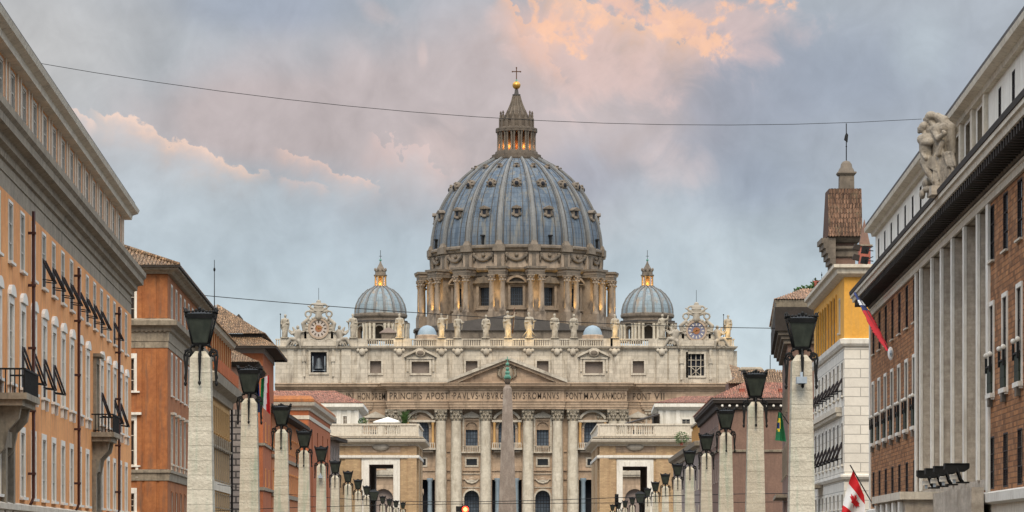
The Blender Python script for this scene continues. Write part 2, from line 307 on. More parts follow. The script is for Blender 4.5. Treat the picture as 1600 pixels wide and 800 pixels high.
class MB:
    def __init__(s): s.v = []; s.f = []; s.m = []; s.mats = []; s.uv = []; s.sm = []
    def mi(s, m):
        if m not in s.mats: s.mats.append(m)
        return s.mats.index(m)
    def add(s, vs, fs, m, smooth=False, uvs=None):
        b = len(s.v); s.v += [Vector(v) for v in vs]; k = s.mi(m)
        for i, f in enumerate(fs):
            s.f.append([b + j for j in f]); s.m.append(k); s.sm.append(smooth); s.uv.append(uvs[i] if uvs else None)
    def quad(s, a, b, c, d, m): s.add([a, b, c, d], [(0, 1, 2, 3)], m)
    def box(s, fr, x0, x1, y0, y1, z0, z1, m):
        vs = [fr.p(x, y, z) for z in (z0, z1) for y in (y0, y1) for x in (x0, x1)]
        s.add(vs, [(0, 1, 5, 4), (1, 3, 7, 5), (3, 2, 6, 7), (2, 0, 4, 6), (4, 5, 7, 6), (0, 2, 3, 1)], m)
    def frustum(s, c, z0, z1, w0, w1, m, d0=None, d1=None, rot=0.):
        d0 = d0 or w0; d1 = d1 or w1; vs = []
        for z, w, d in ((z0, w0, d0), (z1, w1, d1)):
            for sx, sy in ((-1, -1), (1, -1), (1, 1), (-1, 1)):
                x, y = sx * w / 2, sy * d / 2
                vs.append(Vector((c[0] + x * cos(rot) - y * sin(rot), c[1] + x * sin(rot) + y * cos(rot), z)))
        s.add(vs, [(0, 1, 5, 4), (1, 2, 6, 5), (2, 3, 7, 6), (3, 0, 4, 7), (4, 5, 6, 7), (3, 2, 1, 0)], m)
    def wall(s, fr, x0, x1, z0, z1, holes, depth, m, rm=None, y=0.):
        rm = rm or m
        hs = [(max(a, x0 + .01), min(b, x1 - .01), max(c, z0), min(d, z1)) for a, b, c, d in holes if b > x0 and a < x1 and d > z0 and c < z1]
        xs = sorted({round(v, 4) for v in [x0, x1] + [h[0] for h in hs] + [h[1] for h in hs]})
        for i in range(len(xs) - 1):
            a, b = xs[i], xs[i + 1]
            if b - a < 1e-4: continue
            c = (a + b) / 2
            sp = sorted([(h[2], h[3]) for h in hs if h[0] < c < h[1]])
            z = z0
            for (c0, c1) in sp + [(z1, z1)]:
                if c0 - z > 1e-4: s.quad(fr.p(a, y, z), fr.p(b, y, z), fr.p(b, y, c0), fr.p(a, y, c0), m)
                z = max(z, c1)
        for (a, b, c, d) in hs:
            e = y + depth
            s.quad(fr.p(a, y, c), fr.p(a, e, c), fr.p(a, e, d), fr.p(a, y, d), rm)
            s.quad(fr.p(b, y, c), fr.p(b, y, d), fr.p(b, e, d), fr.p(b, e, c), rm)
            s.quad(fr.p(a, y, d), fr.p(a, e, d), fr.p(b, e, d), fr.p(b, y, d), rm)
            s.quad(fr.p(a, y, c), fr.p(b, y, c), fr.p(b, e, c), fr.p(a, e, c), rm)
    def prism(s, fr, pts, y0, y1, m):
        """polygon in the (x,z) plane of fr, thickened from y0 to y1"""
        n = len(pts); vs = [fr.p(x, y0, z) for x, z in pts] + [fr.p(x, y1, z) for x, z in pts]
        fs = [tuple(range(n)), tuple(range(2 * n - 1, n - 1, -1))] + [(i, i + n, (i + 1) % n + n, (i + 1) % n) for i in range(n)]
        s.add(vs, fs, m)
    def spandrel(s, fr, xc, w, zs, m, y0=0., y1=.4, n=8, ztop=None):
        """fills the corners above a round arch of width w springing at zs, up to zs+w/2 (or ztop)"""
        r = w / 2; zt = ztop or zs + r
        for sg in (-1, 1):
            pts = [(xc + sg * r, zs)] + [(xc + sg * r * cos(i * pi / 2 / n), zs + r * sin(i * pi / 2 / n)) for i in range(1, n + 1)] + [(xc, zt), (xc + sg * r, zt)]
            if abs(zt - zs - r) < 1e-4: pts.pop(-2)
            if sg > 0: pts = pts[::-1]
            s.prism(fr, pts, y0, y1, m)
    def archband(s, fr, xc, r0, r1, zs, m, y0, y1, n=12, a0=0., a1=pi):
        for i in range(n):
            a = a0 + (a1 - a0) * i / n; b = a0 + (a1 - a0) * (i + 1) / n
            s.prism(fr, [(xc + r0 * cos(a), zs + r0 * sin(a)), (xc + r1 * cos(a), zs + r1 * sin(a)), (xc + r1 * cos(b), zs + r1 * sin(b)), (xc + r0 * cos(b), zs + r0 * sin(b))], y0, y1, m)
    def sweep(s, path, prof, m, closed=False):
        """profile [(out,z)..] carried along a plan path, mitred; outward is on the right hand"""
        P = [Vector((p[0], p[1], 0)) for p in path]; n = len(P); dirs = []
        for i in range(n - (0 if closed else 1)): dirs.append((P[(i + 1) % n] - P[i]).normalized())
        offs = []
        for i in range(n):
            a = dirs[i - 1] if (i > 0 or closed) else dirs[0]; b = dirs[i] if i < len(dirs) else dirs[-1]
            na = Vector((a.y, -a.x, 0)); nb = Vector((b.y, -b.x, 0)); mm = na + nb
            if mm.length < 1e-3: mm = na
            mm.normalize(); offs.append(mm / max(.35, mm.dot(na)))
        k = len(prof); vs = []
        for i in range(n):
            for (o, z) in prof: vs.append(P[i] + offs[i] * o + Vector((0, 0, z)))
        fs = []
        for i in range(n if closed else n - 1):
            j = (i + 1) % n
            for q in range(k - 1): fs.append((i * k + q, j * k + q, j * k + q + 1, i * k + q + 1))
        if not closed: fs += [tuple(range(k))[::-1], tuple((n - 1) * k + q for q in range(k))]
        s.add(vs, fs, m)
    def lathe(s, c, prof, segs, m, a0=0., smooth=True, sx=1., sy=1., cap=True):
        vs = []; fs = []; uvs = []; k = len(prof); ln = [0.]
        for i in range(1, k): ln.append(ln[-1] + sqrt((prof[i][0] - prof[i - 1][0]) ** 2 + (prof[i][1] - prof[i - 1][1]) ** 2))
        R = max(p[0] for p in prof)
        for j in range(segs):
            a = a0 + 2 * pi * j / segs
            for r, z in prof: vs.append((c[0] + r * sx * cos(a), c[1] + r * sy * sin(a), c[2] + z))
        for j in range(segs):
            q = (j + 1) % segs
            for i in range(k - 1):
                fs.append((j * k + i, q * k + i, q * k + i + 1, j * k + i + 1))
                u0 = 2 * pi * R * j / segs; u1 = 2 * pi * R * (j + 1) / segs
                uvs.append([(u0, ln[i]), (u1, ln[i]), (u1, ln[i + 1]), (u0, ln[i + 1])])
        s.add(vs, fs, m, smooth, uvs)
        if cap:
            for i in (0, k - 1):
                if prof[i][0] > .01:
                    ring = [j * k + i for j in range(segs)]; s.add([vs[q] for q in ring], [tuple(range(segs))[::(1 if i else -1)]], m)
    def tube(s, pts, r, m, segs=6, smooth=True, r1=None):
        P = [Vector(p) for p in pts]; n = len(P); vs = []; fs = []
        for i in range(n):
            t = (P[min(i + 1, n - 1)] - P[max(i - 1, 0)]).normalized()
            a = t.cross(Vector((0, 0, 1)));
            if a.length < .1: a = t.cross(Vector((1, 0, 0)))
            a.normalize(); b = t.cross(a); rr = r if r1 is None else r + (r1 - r) * i / (n - 1)
            for j in range(segs):
                th = 2 * pi * j / segs; vs.append(P[i] + a * (rr * cos(th)) + b * (rr * sin(th)))
        for i in range(n - 1):
            for j in range(segs):
                q = (j + 1) % segs; fs.append((i * segs + j, (i + 1) * segs + j, (i + 1) * segs + q, i * segs + q))
        fs += [tuple(range(segs)), tuple((n - 1) * segs + j for j in range(segs))[::-1]]
        s.add(vs, fs, m, smooth)
    def ball(s, c, r, m, n=8, sx=1., sy=1., sz=1.):
        prof = [(max(r * sin(pi * i / n), .001), -r * sz * cos(pi * i / n)) for i in range(n + 1)]
        s.lathe(c, prof, n * 2, m, sx=sx, sy=sy, cap=False)
    def tiles(s, poly, m, w=.28, r=.075, base=True):
        """rows of round cover tiles laid up the slope of a convex roof polygon; poly[0]-poly[1] is the eave"""
        P = [Vector(p) for p in poly]; s.add(P, [tuple(range(len(P)))], m)
        ex = (P[1] - P[0]).normalized(); nn = (P[1] - P[0]).cross(P[-1] - P[0]).normalized()
        if nn.z < 0: nn = -nn
        ey = nn.cross(ex)
        if ey.z < 0: ey = -ey
        q = [((p - P[0]).dot(ex), (p - P[0]).dot(ey)) for p in P]
        t0, t1 = min(a for a, _ in q), max(a for a, _ in q); t = t0 + w / 2
        while t < t1:
            ys = []
            for i in range(len(q)):
                (a, b), (c, d) = q[i], q[(i + 1) % len(q)]
                if (a - t) * (c - t) < 0: ys.append(b + (d - b) * (t - a) / (c - a))
            if len(ys) >= 2:
                y0, y1 = min(ys) - .08, max(ys)
                vs = []
                for y in (y0, y1):
                    for k in range(5):
                        th = pi * k / 4; vs.append(P[0] + ex * (t - w * .36 * cos(th)) + ey * y + nn * (r * sin(th) + .01))
                s.add(vs, [(k, k + 1, k + 6, k + 5) for k in range(4)] + [(0, 1, 2, 3, 4)], m, True)
            t += w
    def build(s, name, parent=None, M=None, local=False):
        pm = WM[parent.name] if parent is not None else Matrix.Identity(4)
        Mw = M if M is not None else pm
        inv = Mw.inverted()
        vs = s.v if local else [inv @ v for v in s.v]
        me = bpy.data.meshes.new(name); me.from_pydata([tuple(v) for v in vs], [], s.f)
        for k in s.mats: me.materials.append(MATS[k])
        uvl = me.uv_layers.new(name='UVMap')
        for i, pl in enumerate(me.polygons):
            pl.material_index = s.m[i]; pl.use_smooth = s.sm[i]
            if s.uv[i]:
                for q, li in enumerate(pl.loop_indices): uvl.data[li].uv = s.uv[i][q]
            else:
                n = pl.normal
                if abs(n.z) > .92 or n.length < .5:
                    for li in pl.loop_indices: c = me.vertices[me.loops[li].vertex_index].co; uvl.data[li].uv = (c.x, c.y)
                else:
                    t = Vector((-n.y, n.x, 0)).normalized(); b = n.cross(t)
                    for li in pl.loop_indices: c = me.vertices[me.loops[li].vertex_index].co; uvl.data[li].uv = (c.dot(t), c.dot(b))
        o = bpy.data.objects.new(name, me); return link(o, parent, Mw)
def link(o, parent, Mw):
    sc.collection.objects.link(o); o.parent = parent
    o.matrix_basis = (WM[parent.name].inverted() @ Mw) if parent is not None else Mw
    WM[o.name] = Mw.copy(); return o
def tag(o, label, cat, group=None, kind=None):
    if label: o['label'] = label
    if cat: o['category'] = cat
    if group: o['group'] = group
    if kind: o['kind'] = kind
    return o
def root(name, loc, label, cat, group=None):
    o = bpy.data.objects.new(name, None); o.empty_display_size = 1
    link(o, None, Matrix.Translation(Vector(loc))); return tag(o, label, cat, group)
def inst(src, parent, Mw):
    """a copy of a part (with its sub-parts) at world matrix Mw"""
    o = src.copy(); link(o, parent, Mw)
    sm = WM[src.name]
    for ch in list(src.children):
        inst(ch, o, Mw @ sm.inverted() @ WM[ch.name])
    return o
def copy_thing(src, M): return inst(src, None, M)
def struct(o): o['kind'] = 'structure'; return o
# ------------------------------------------------------------------ ground, road, pavements
def flat(name, pts, z, m):
    mb = MB(); mb.add([(x, y, z) for x, y in pts], [tuple(range(len(pts)))], m); return struct(mb.build(name))
flat('ground', [(-4000, -1500), (4000, -1500), (4000, 6500), (-4000, 6500)], -.012, 'earth')
flat('piazza', [(-230, 575), (230, 575), (230, 1000), (-230, 1000)], -.004, 'paving')
flat('road', [(-8.2, -60), (8.2, -60), (11, 575), (-11, 575)], 0., 'asphalt')
for sg in (-1, 1):
    mb = MB(); x0, x1, x2, x3 = (8.2, 60, 60, 11)
    pts = [(sg * 8.2, -60), (sg * 60, -60), (sg * 60, 575), (sg * 11, 575)]
    if sg < 0: pts = pts[::-1]
    mb.add([(x, y, .13) for x, y in pts] + [(x, y, -.01) for x, y in pts], [(0, 1, 2, 3), (0, 4, 5, 1), (1, 5, 6, 2), (2, 6, 7, 3), (3, 7, 4, 0)], 'paving')
    struct(mb.build('pavement'))
mb = MB()
for i in range(90):
    y = -40 + i * 6.8; mb.add([(-.08, y, .004), (.08, y, .004), (.08, y + 3, .004), (-.08, y + 3, .004)], [(0, 1, 2, 3)], 'paint_white')
struct(mb.build('road_marking'))

# ------------------------------------------------------------------ windows
WIN = {}
def window(parent, fr, x, z, w, h, depth=.09, sur='stone_cream', sw=.22, proud=.06, head=None, sill=.12, pane='window_glass', frame='frame_white', lower=None, bars=(1, 2), name='window', apron=0., y=0.):
    key = (round(w, 2), round(h, 2), depth, sur, sw, proud, head, sill, pane, frame, lower, bars, apron, name)
    M = fr.M(x, y, z)
    if key in WIN: return inst(WIN[key], parent, M)
    mb = MB(); a = w / 2; O = WORLD; g = .004
    if sur and sw > 0:
        mb.box(O, -a - sw, -a - g, -proud, .02, 0, h, sur); mb.box(O, a + g, a + sw, -proud, .02, 0, h, sur)
        mb.box(O, -a - sw, a + sw, -proud, .02, h + g, h + sw, sur)
        if head == 'hood': mb.box(O, -a - sw - .15, a + sw + .15, -proud - .28, .02, h + sw + .01, h + sw + .2, sur)
        if head == 'arch':
            pts = [(-a - sw, h + sw + .01)] + [((a + sw) * cos(pi - pi * i / 8), h + sw + .01 + .5 * sin(pi * i / 8)) for i in range(1, 8)] + [(a + sw, h + sw + .01)]
            mb.prism(O, pts[::-1], -proud - .1, .02, sur)
        if head == 'ped':
            zz = h + sw + .01; mb.prism(O, [(-a - sw - .25, zz + .2), (-a - sw - .25, zz), (a + sw + .25, zz), (a + sw + .25, zz + .2), (0, zz + .75)], -proud - .3, .02, sur)
    if sill:
        mb.box(O, -a - sw - .06, a + sw + .06, -proud - .14, .02, -sill - .01, -g, sur or 'stone_cream')
    if apron:
        for sg in (-1, 1): mb.box(O, sg * (a + sw / 2) - .1, sg * (a + sw / 2) + .1, -proud - .08, .02, -sill - apron, -sill - .02, sur)
    d = max(.0, depth - .07); g2 = 0
    for sg in (-1, 1): mb.box(O, sg * a - (.07 if sg > 0 else 0), sg * a + (.07 if sg < 0 else 0), d, depth - .005, 0, h, frame)
    mb.box(O, -a + .07, a - .07, d, depth - .005, h - .07, h, frame); mb.box(O, -a + .07, a - .07, d, depth - .005, 0, .07, frame)
    for i in range(1, bars[0] + 1):
        xx = -a + w * i / (bars[0] + 1); mb.box(O, xx - .03, xx + .03, d + .005, depth - .01, .07, h - .07, frame)
    for i in range(1, bars[1] + 1):
        zz = h * i / (bars[1] + 1); mb.box(O, -a + .07, a - .07, d + .012, depth - .015, zz - .025, zz + .025, frame)
    if sur is None: sur = frame
    o = mb.build(name, parent, M, local=True)
    pb = MB(); pb.add([(-a, depth, 0), (a, depth, 0), (a, depth, h), (-a, depth, h)], [(0, 1, 2, 3)], pane); pb.build('pane', o, M, local=True)
    if lower:   # roller blind pushed out on arms over the lower part
        lb = MB(); z1, z0 = h * .55, h * .12; yo = -.55
        lb.box(O, -a + .02, a - .02, -.02, -.008, .05, z1, lower)
        for sg in (-1, 1):
            lb.tube([(sg * a, 0, z0 + .08), (sg * a, yo, z0)], .028, 'iron_black', 4); lb.tube([(sg * a, 0, z1), (sg * a, yo, z0)], .05, lower, 4)
        lb.tube([(-a, yo, z0), (a, yo, z0)], .04, 'iron_black', 4)
        lb.build('blind', o, M, local=True)
    WIN[key] = o; return o
def row(parent, fr, xs, z0, z1, w, **kw):
    """windows of one storey; returns their holes"""
    hs = []
    for x in xs:
        k = dict(kw)
        if callable(k.get('lower')): k['lower'] = k['lower'](x)
        window(parent, fr, x, z0, w, z1 - z0, **k); hs.append((x - w / 2, x + w / 2, z0, z1))
    return hs
def closed_path(path):
    a, b, c = [Vector(p) for p in path[:3]]; return [tuple(a), tuple(b), tuple(c), tuple(c + (a - b))]
def body(parent, path, z0, z1, m, holes={}, depth=.1, rm=None, name='wall', cap=True, parts=None):
    """4 walls on plan path [a, corner, c] (closed as a parallelogram), with holes per edge"""
    q = closed_path(path); mb = MB()
    for i in range(4):
        fr = Fr(q[i], q[(i + 1) % 4]); mb.wall(fr, 0, fr.L, z0, z1, holes.get(i, []), depth, m if not isinstance(m, (list, tuple)) else m[min(i, len(m) - 1)], rm)
    if cap: mb.add([(x, y, z1) for x, y in q], [(0, 1, 2, 3)], 'roof_dark')
    return mb.build(name, parent)
def band(parent, path, prof, m, name='cornice'):
    mb = MB(); mb.sweep(path, prof, m); return mb.build(name, parent)
def classic(z0, z1, out, n=3):
    """cornice profile from z0 to z1 projecting out"""
    h = z1 - z0; p = [(.0, z0), (out * .15, z0), (out * .15, z0 + h * .25), (out * .38, z0 + h * .34), (out * .42, z0 + h * .5), (out * .85, z0 + h * .56), (out * .87, z0 + h * .78), (out, z0 + h * .86), (out, z1), (0, z1 + .02)]
    return p
def dentils(mb, fr, x0, x1, step, w, y, z0, z1, m, y1=0.):
    x = x0
    while x < x1: mb.box(fr, x, x + w, y, y1, z0, z1, m); x += step

# ================================================================== LEFT 1: long apricot palace
def left_palace():
    A = P2(-230, 0); DA, DB = 84., 185.
    pxA = 568 - 67155 / DA
    a, b = P2(pxA, DA), P2(205, DB)
    fr = Fr(a, b); L = fr.L
    R = root('apricot_palace', (a[0], a[1], 0), 'long apricot palace at the left edge, grey attic storey and deep grey cornice', 'building')
    q = [tuple(fr.p(0, 30, 0)[:2]), a, b, tuple(fr.p(L, 30, 0)[:2])]
    xs = [fr.x(568 - 67155 / (121.7 + 4.22 * k)) for k in range(-7, 15)]
    bal = fr.x(148); bal2 = fr.x(8)
    hs = []
    lit = lambda x: 'shutter_dark' if (fr.x(62) < x < fr.x(125) or fr.x(130) < x < fr.x(165) or fr.x(176) < x < fr.x(186)) else None
    hs += row(R, fr, xs, 14.5, 17.15, 1.75, sur='stone_white', sw=.13, pane='window_glass', lower=lit, depth=.08, proud=.03)
    lit2 = lambda x: 'shutter_dark' if (fr.x(28) < x < fr.x(97) or fr.x(155) < x < fr.x(163) or fr.x(176) < x < fr.x(188)) else None
    hs += row(R, fr, [x for x in xs if abs(x - bal) > 2.], 9.0, 12.6, 1.7, sur='stone_white', sw=.36, proud=.07, head='arch', lower=lit2, pane='blind_grey', apron=.5, depth=.07)
    hs += row(R, fr, [x for x in xs if abs(x - bal) > 2.6 and abs(x - bal2) > 2.6], 3.9, 6.9, 1.7, sur='stone_white', sw=.3, pane='window_glass', depth=.08, proud=.05)
    # balcony door
    hs += row(R, fr, [bal], 8.6, 12.4, 1.5, sur='stone_grey', sw=.4, proud=.2, head='hood', name='balcony_door', depth=.15)
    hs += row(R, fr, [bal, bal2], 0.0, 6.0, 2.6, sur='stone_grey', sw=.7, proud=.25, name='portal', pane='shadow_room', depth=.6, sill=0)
    body(R, [q[0], a, b], 0, 17.5, 'stucco_apricot', {1: hs}, .16, 'stone_grey', 'wall', cap=False)
    body(R, [q[0], a, b], 17.5, 20.4, 'stone_grey', {}, name='frieze')
    path = [q[0], a, b, q[3]]
    band(R, path, [(0, 18.75), (.12, 18.8), (.16, 19.1), (.4, 19.2), (.42, 19.5), (.78, 19.6), (.8, 19.95), (.96, 20.1), (.98, 20.42), (0, 20.55)], 'stone_grey')
    band(R, path, [(0, 18.25), (.05, 18.25), (.05, 18.33), (0, 18.33)], 'stone_grey', 'string_course')
    band(R, path, [(0, 0), (.18, 0), (.18, 3.2), (.30, 3.25), (.30, 3.5), (0, 3.6)], 'stone_cream', 'plinth')
    # attic storey set back a little, with paired piers between its windows
    fa = fr.shift(.45); pa = [tuple(fa.p(0, 30, 0)[:2]), tuple(fa.p(0, 0, 0)[:2]), tuple(fa.p(L - .5, 0, 0)[:2]), tuple(fa.p(L - .5, 30, 0)[:2])]
    ah = row(R, fa, xs, 21.3, 23.7, 1.6, sur='frame_white', sw=.14, proud=.03, pane='window_glass', name='attic_window', depth=.09, sill=0)
    body(R, pa[:3], 20.4, 24.4, 'stucco_apricot', {1: ah}, .1, 'stone_grey', 'attic_wall')
    ps = None
    for x in xs:
        for dx in (1.7, 3.1):
            if ps is None: mb = MB(); mb.box(WORLD, 0, .42, -.08, 0, 20.6, 24.1, 'stone_cream'); ps = mb.build('attic_pilaster', R, fa.M(x + dx), local=True)
            else: inst(ps, R, fa.M(x + dx))
    band(R, pa, [(0, 24.0), (.5, 24.05), (.55, 24.35), (.9, 24.5), (1.0, 24.75), (0, 24.9)], 'stone_cream', 'attic_cornice')
    band(R, pa, [(0, 24.92), (.7, 24.92), (.7, 25.25), (0, 25.3)], 'roof_dark', 'roof_edge')
    mb = MB(); mb.add([tuple(fa.p(x, y, 25.28)) for x, y in ((0, 0), (L - .5, 0), (L - .5, 30), (0, 30))], [(0, 1, 2, 3)], 'roof_dark'); mb.build('roof', R)
    for px in (44, 116, 180):
        x = fr.x(px); mb = MB(); mb.tube([fr.p(x, -.26, 17.0 if px > 44 else 17.6), fr.p(x, -.26, 3.9), fr.p(x - .5, -.12, 3.5)], .085, 'pipe_brown', 8)
        for z in (5, 8, 11, 14, 16.5): mb.box(fr, x - .11, x + .11, -.37, 0, z, z + .12, 'pipe_brown')
        mb.build('drainpipe', R)
    for x, zb, ww in ((bal, 8.3, 2.5), (bal2 - .9, 8.3, 3.0)):
        mb = MB(); mb.box(fr, x - ww, x + ww, -1.35, 0, zb - .28, zb, 'stone_grey'); mb.box(fr, x - ww + .2, x + ww - .2, -1.15, 0, zb - .55, zb - .285, 'stone_grey')
        for sg in (-1, 1):
            pts = [(-.0, zb - .56), (-1.0, zb - .56), (-.9, zb - 1.1), (-.45, zb - 1.6), (-.3, zb - 2.4), (0, zb - 2.7)]
            f2 = Fr(fr.p(x + sg * ww * .6 - .25, 0, 0)[:2], fr.p(x + sg * ww * .6 - .25, 1, 0)[:2])
            mb.prism(f2, pts, -.5, 0, 'stone_grey')
        bo = mb.build('balcony', R); rb = MB()
        rb.box(fr, x - ww + .05, x + ww - .05, -1.3, -1.22, zb + 1.0, zb + 1.08, 'iron_black')
        for sg in (-1, 1): rb.box(fr, x + sg * (ww - .1) - .04, x + sg * (ww - .1) + .04, -1.22, 0, zb + 1.0, zb + 1.08, 'iron_black')
        t = x - ww + .05
        while t < x + ww: rb.box(fr, t, t + .05, -1.28, -1.23, zb, zb + 1.0, 'iron_black'); t += .15
        for sg in (-1, 1):
            for y in [i * .2 for i in range(1, 6)]: rb.box(fr, x + sg * (ww - .1) - .025, x + sg * (ww - .1) + .025, -y - .05, -y, zb, zb + 1.0, 'iron_black')
        rb.build('railing', bo)
    return fr
FL1 = left_palace()

# ================================================================== LEFT 2: rust palace with tiled roof
def rust_palace():
    fl, c, f = P2(120, 205), P2(262, 205), P2(322, 245)
    R = root('rust_palace', (c[0], c[1], 0), 'rust-orange palace with tiled hip roof, corner facing the camera left of the first lamp', 'building')
    ff, fs = Fr(fl, c), Fr(c, f); z = lambda y: CZ + (HY - y) * 205 / F
    hf = row(R, ff, [ff.x(196)], z(500), z(446), 1.4, sur='stone_white', sw=.55, depth=.3)
    hf += row(R, ff, [ff.x(200)], z(611), z(560), .95, sur='stone_white', sw=.38, depth=.3)
    hf += row(R, ff, [ff.x(199.5)], z(727), z(657), 1.0, sur='stone_white', sw=.42, head='hood', depth=.3, apron=.8)
    hf += row(R, ff, [ff.x(199.5)], z(800), z(771), 1.0, sur='stone_white', sw=.42, depth=.3)
    xs = [fs.x(631 - 75645 / (208.6 + 4.1 * k)) for k in range(9)]
    kw = dict(sur='stone_white', sw=.15, proud=.025, sill=.08, depth=.035, pane='window_glass')
    hsd = row(R, fs, xs, 18.95, 21.7, 1.6, **kw) + row(R, fs, xs, 13.2, 16.4, 1.6, **kw)
    hsd += row(R, fs, xs, 7.9, 11.5, 1.7, sur='stone_cream', sw=.2, proud=.03, head='hood', depth=.035, pane='window_glass', apron=.7) + row(R, fs, xs, 3.0, 5.7, 1.6, pane='window_glass', sur='stucco_rust', sw=.1, depth=.07)
    body(R, [fl, c, f], 0, z(420) - .2, 'stucco_rust', {0: hf, 1: hsd}, .3, None)
    p = [fl, c, f]
    band(R, p, [(0, 17.2), (.1, 17.2), (.12, 17.9), (.3, 18.0), (.32, 18.3), (.75, 18.4), (.8, 18.75), (0, 18.95)], 'stone_grey')
    band(R, p, [(0, 15.7 + 1.0), (.05, 16.7), (.05, 17.2), (0, 17.2)], 'stone_grey', 'frieze')
    band(R, p, [(0, 6.55), (.12, 6.55), (.16, 7.1), (.28, 7.15), (.28, 7.35), (0, 7.4)], 'stone_grey', 'string_course')
    band(R, p, [(0, z(428)), (.3, z(428)), (.5, z(424)), (.85, z(422)), (.85, z(417)), (0, z(417))], 'stone_grey', 'eaves')
    mb = MB()
    dentils(mb, ff, 0, ff.L, .35, .18, -.28, 17.92, 18.3, 'stone_grey'); mb.build('dentils', R)
    mb = MB()   # raised panels of the end wall
    for x0, x1 in ((214, 222), (226, 245), (249, 262)):
        a, b = ff.x(x0), ff.x(x1); mb.box(ff, a, b - .02, -.07, 0, 7.42, 16.6, 'stucco_rust'); mb.box(ff, a, b - .02, -.07, 0, 18.96, z(429), 'stucco_rust'); mb.box(ff, a, b - .02, -.07, 0, .1, 6.5, 'stucco_rust')
    mb.build('panels', R)
    ze = z(416); t = MB(); o = .95; w = (Vector(f) - Vector(c)).length
    A0 = ff.p(-.3, -o, ze); A1 = ff.p(ff.L + o, -o, ze); B1 = fs.p(fs.L + .3, -o, ze)
    rid0 = ff.p(ff.L - 5.5, 5.5 + 0, ze + 2.4); back = fs.p(fs.L, 5.5, ze + 2.4); rl = ff.p(-.3, 5.5, ze + 2.4)
    t.tiles([A0, A1, rid0, rl], 'tiles'); t.tiles([A1, B1, back, rid0], 'tiles')
    t.add([rl, rid0, back, ff.p(-.3, 35, ze + 2.4)], [(0, 1, 2, 3)], 'roof_dark')
    mr = t.build('roof', R); g = MB()
    g.sweep([tuple(A0[:2]), tuple(A1[:2]), tuple(B1[:2])], [(-.3, ze - .15), (.08, ze - .15), (.08, ze + .04), (-.3, ze + .04)], 'eave_dark'); g.build('gutter', mr)
    g = MB()
    for i in range(1): g.tube([A1 + Vector((0, 0, .08)), rid0 + Vector((0, 0, .12))], .16, 'tiles', 6)
    g.build('hip_tiles', mr)
    return fs
FL2 = rust_palace()
# ================================================================== LEFT 3: loggia palace
def loggia_palace():
    fl, c, f = P2(305, 257), P2(321.5, 257), P2(359, 290)
    R = root('loggia_palace', (c[0], c[1], 0), 'ochre palace with orange pilastered loggia on top, behind the first left lamp', 'building')
    fs = Fr(c, f); L = fs.L; zz = lambda y: fs.z(358, y); n = 11; xs = [L * (i + .5) / n for i in range(n)]
    hs = row(R, fs, xs, zz(588), zz(572), 1.6, sur=None, sw=0, sill=0, pane='window_glass', name='loggia_window')
    hs += row(R, fs, xs, zz(568), zz(549), 1.6, sur=None, sw=0, sill=0, pane='window_glass', name='loggia_window')
    up = body(R, [fl, c, f], zz(600), zz(540), 'stucco_ochre', {1: hs}, .1)
    lo = row(R, fs, xs, zz(688), zz(650), 1.5, sur='stucco_ochre', sw=.1, pane='window_glass', depth=.09)
    lo += row(R, fs, xs, zz(756), zz(712), 1.5, sur='stone_grey', sw=.14, pane='window_glass', depth=.09, head='hood')
    lo += row(R, fs, xs, zz(800) + .3, zz(776), 1.5, sur='stone_grey', sw=.12, pane='window_glass', depth=.09)
    body(R, [fl, c, f], 0, zz(600), 'stucco_ochre', {1: lo}, .1, name='lower_wall')
    for i in range(n + 1): mb = MB(); mb.box(fs, L * i / n - .28, L * i / n + .28, -.14, 0, zz(592), zz(543), 'stucco_orange'); mb.build('loggia_pilaster', R)
    mb = MB()
    for i in range(n + 1): mb.box(fs, L * i / n - .35, L * i / n + .35, -.2, 0, zz(705.9), zz(692), 'stone_grey')
    mb.box(fs, 0, L, -.2, 0, zz(711), zz(706.3), 'stone_grey'); mb.box(fs, 0, L, -.15, 0, zz(772), zz(759), 'stone_cream'); mb.build('window_bases', R)
    mb = MB(); mb.box(fs, -.2, L + .3, -.9, -.75, zz(604), zz(590), 'stucco_red')
    dentils(mb, fs, 0, L, .7, .35, -.95, zz(606), zz(588), 'stucco_red', -.7); mb.build('parapet', R)
    p = [fl, c, f, tuple(fs.p(L, 6, 0)[:2])]
    band(R, p, [(0, zz(640)), (.3, zz(640)), (.4, zz(630)), (1.15, zz(624)), (1.3, zz(612)), (0, zz(606))], 'stone_grey')
    band(R, p, [(0, zz(545)), (.5, zz(543)), (.7, zz(538)), (0, zz(536))], 'stone_cream', 'eaves')
    ze = zz(538); t = MB()
    a, b = fs.p(-.5, -.8, ze), fs.p(L + .8, -.8, ze); r0, r1 = fs.p(-.5, 6.5, ze + 2.6), fs.p(L - 5, 6.5, ze + 2.6); t.tiles([a, b, r1, r0], 'tiles')
    bb = fs.p(L + .8, 14, ze); t.add([b, bb, r1], [(0, 1, 2)], 'tiles'); t.build('roof', R)
    mb = MB(); x = fs.x(356); mb.tube([fs.p(L - .3, -.25, zz(620)), fs.p(L - .3, -.25, 1)], .13, 'iron_black'); mb.build('drainpipe', R)
loggia_palace()
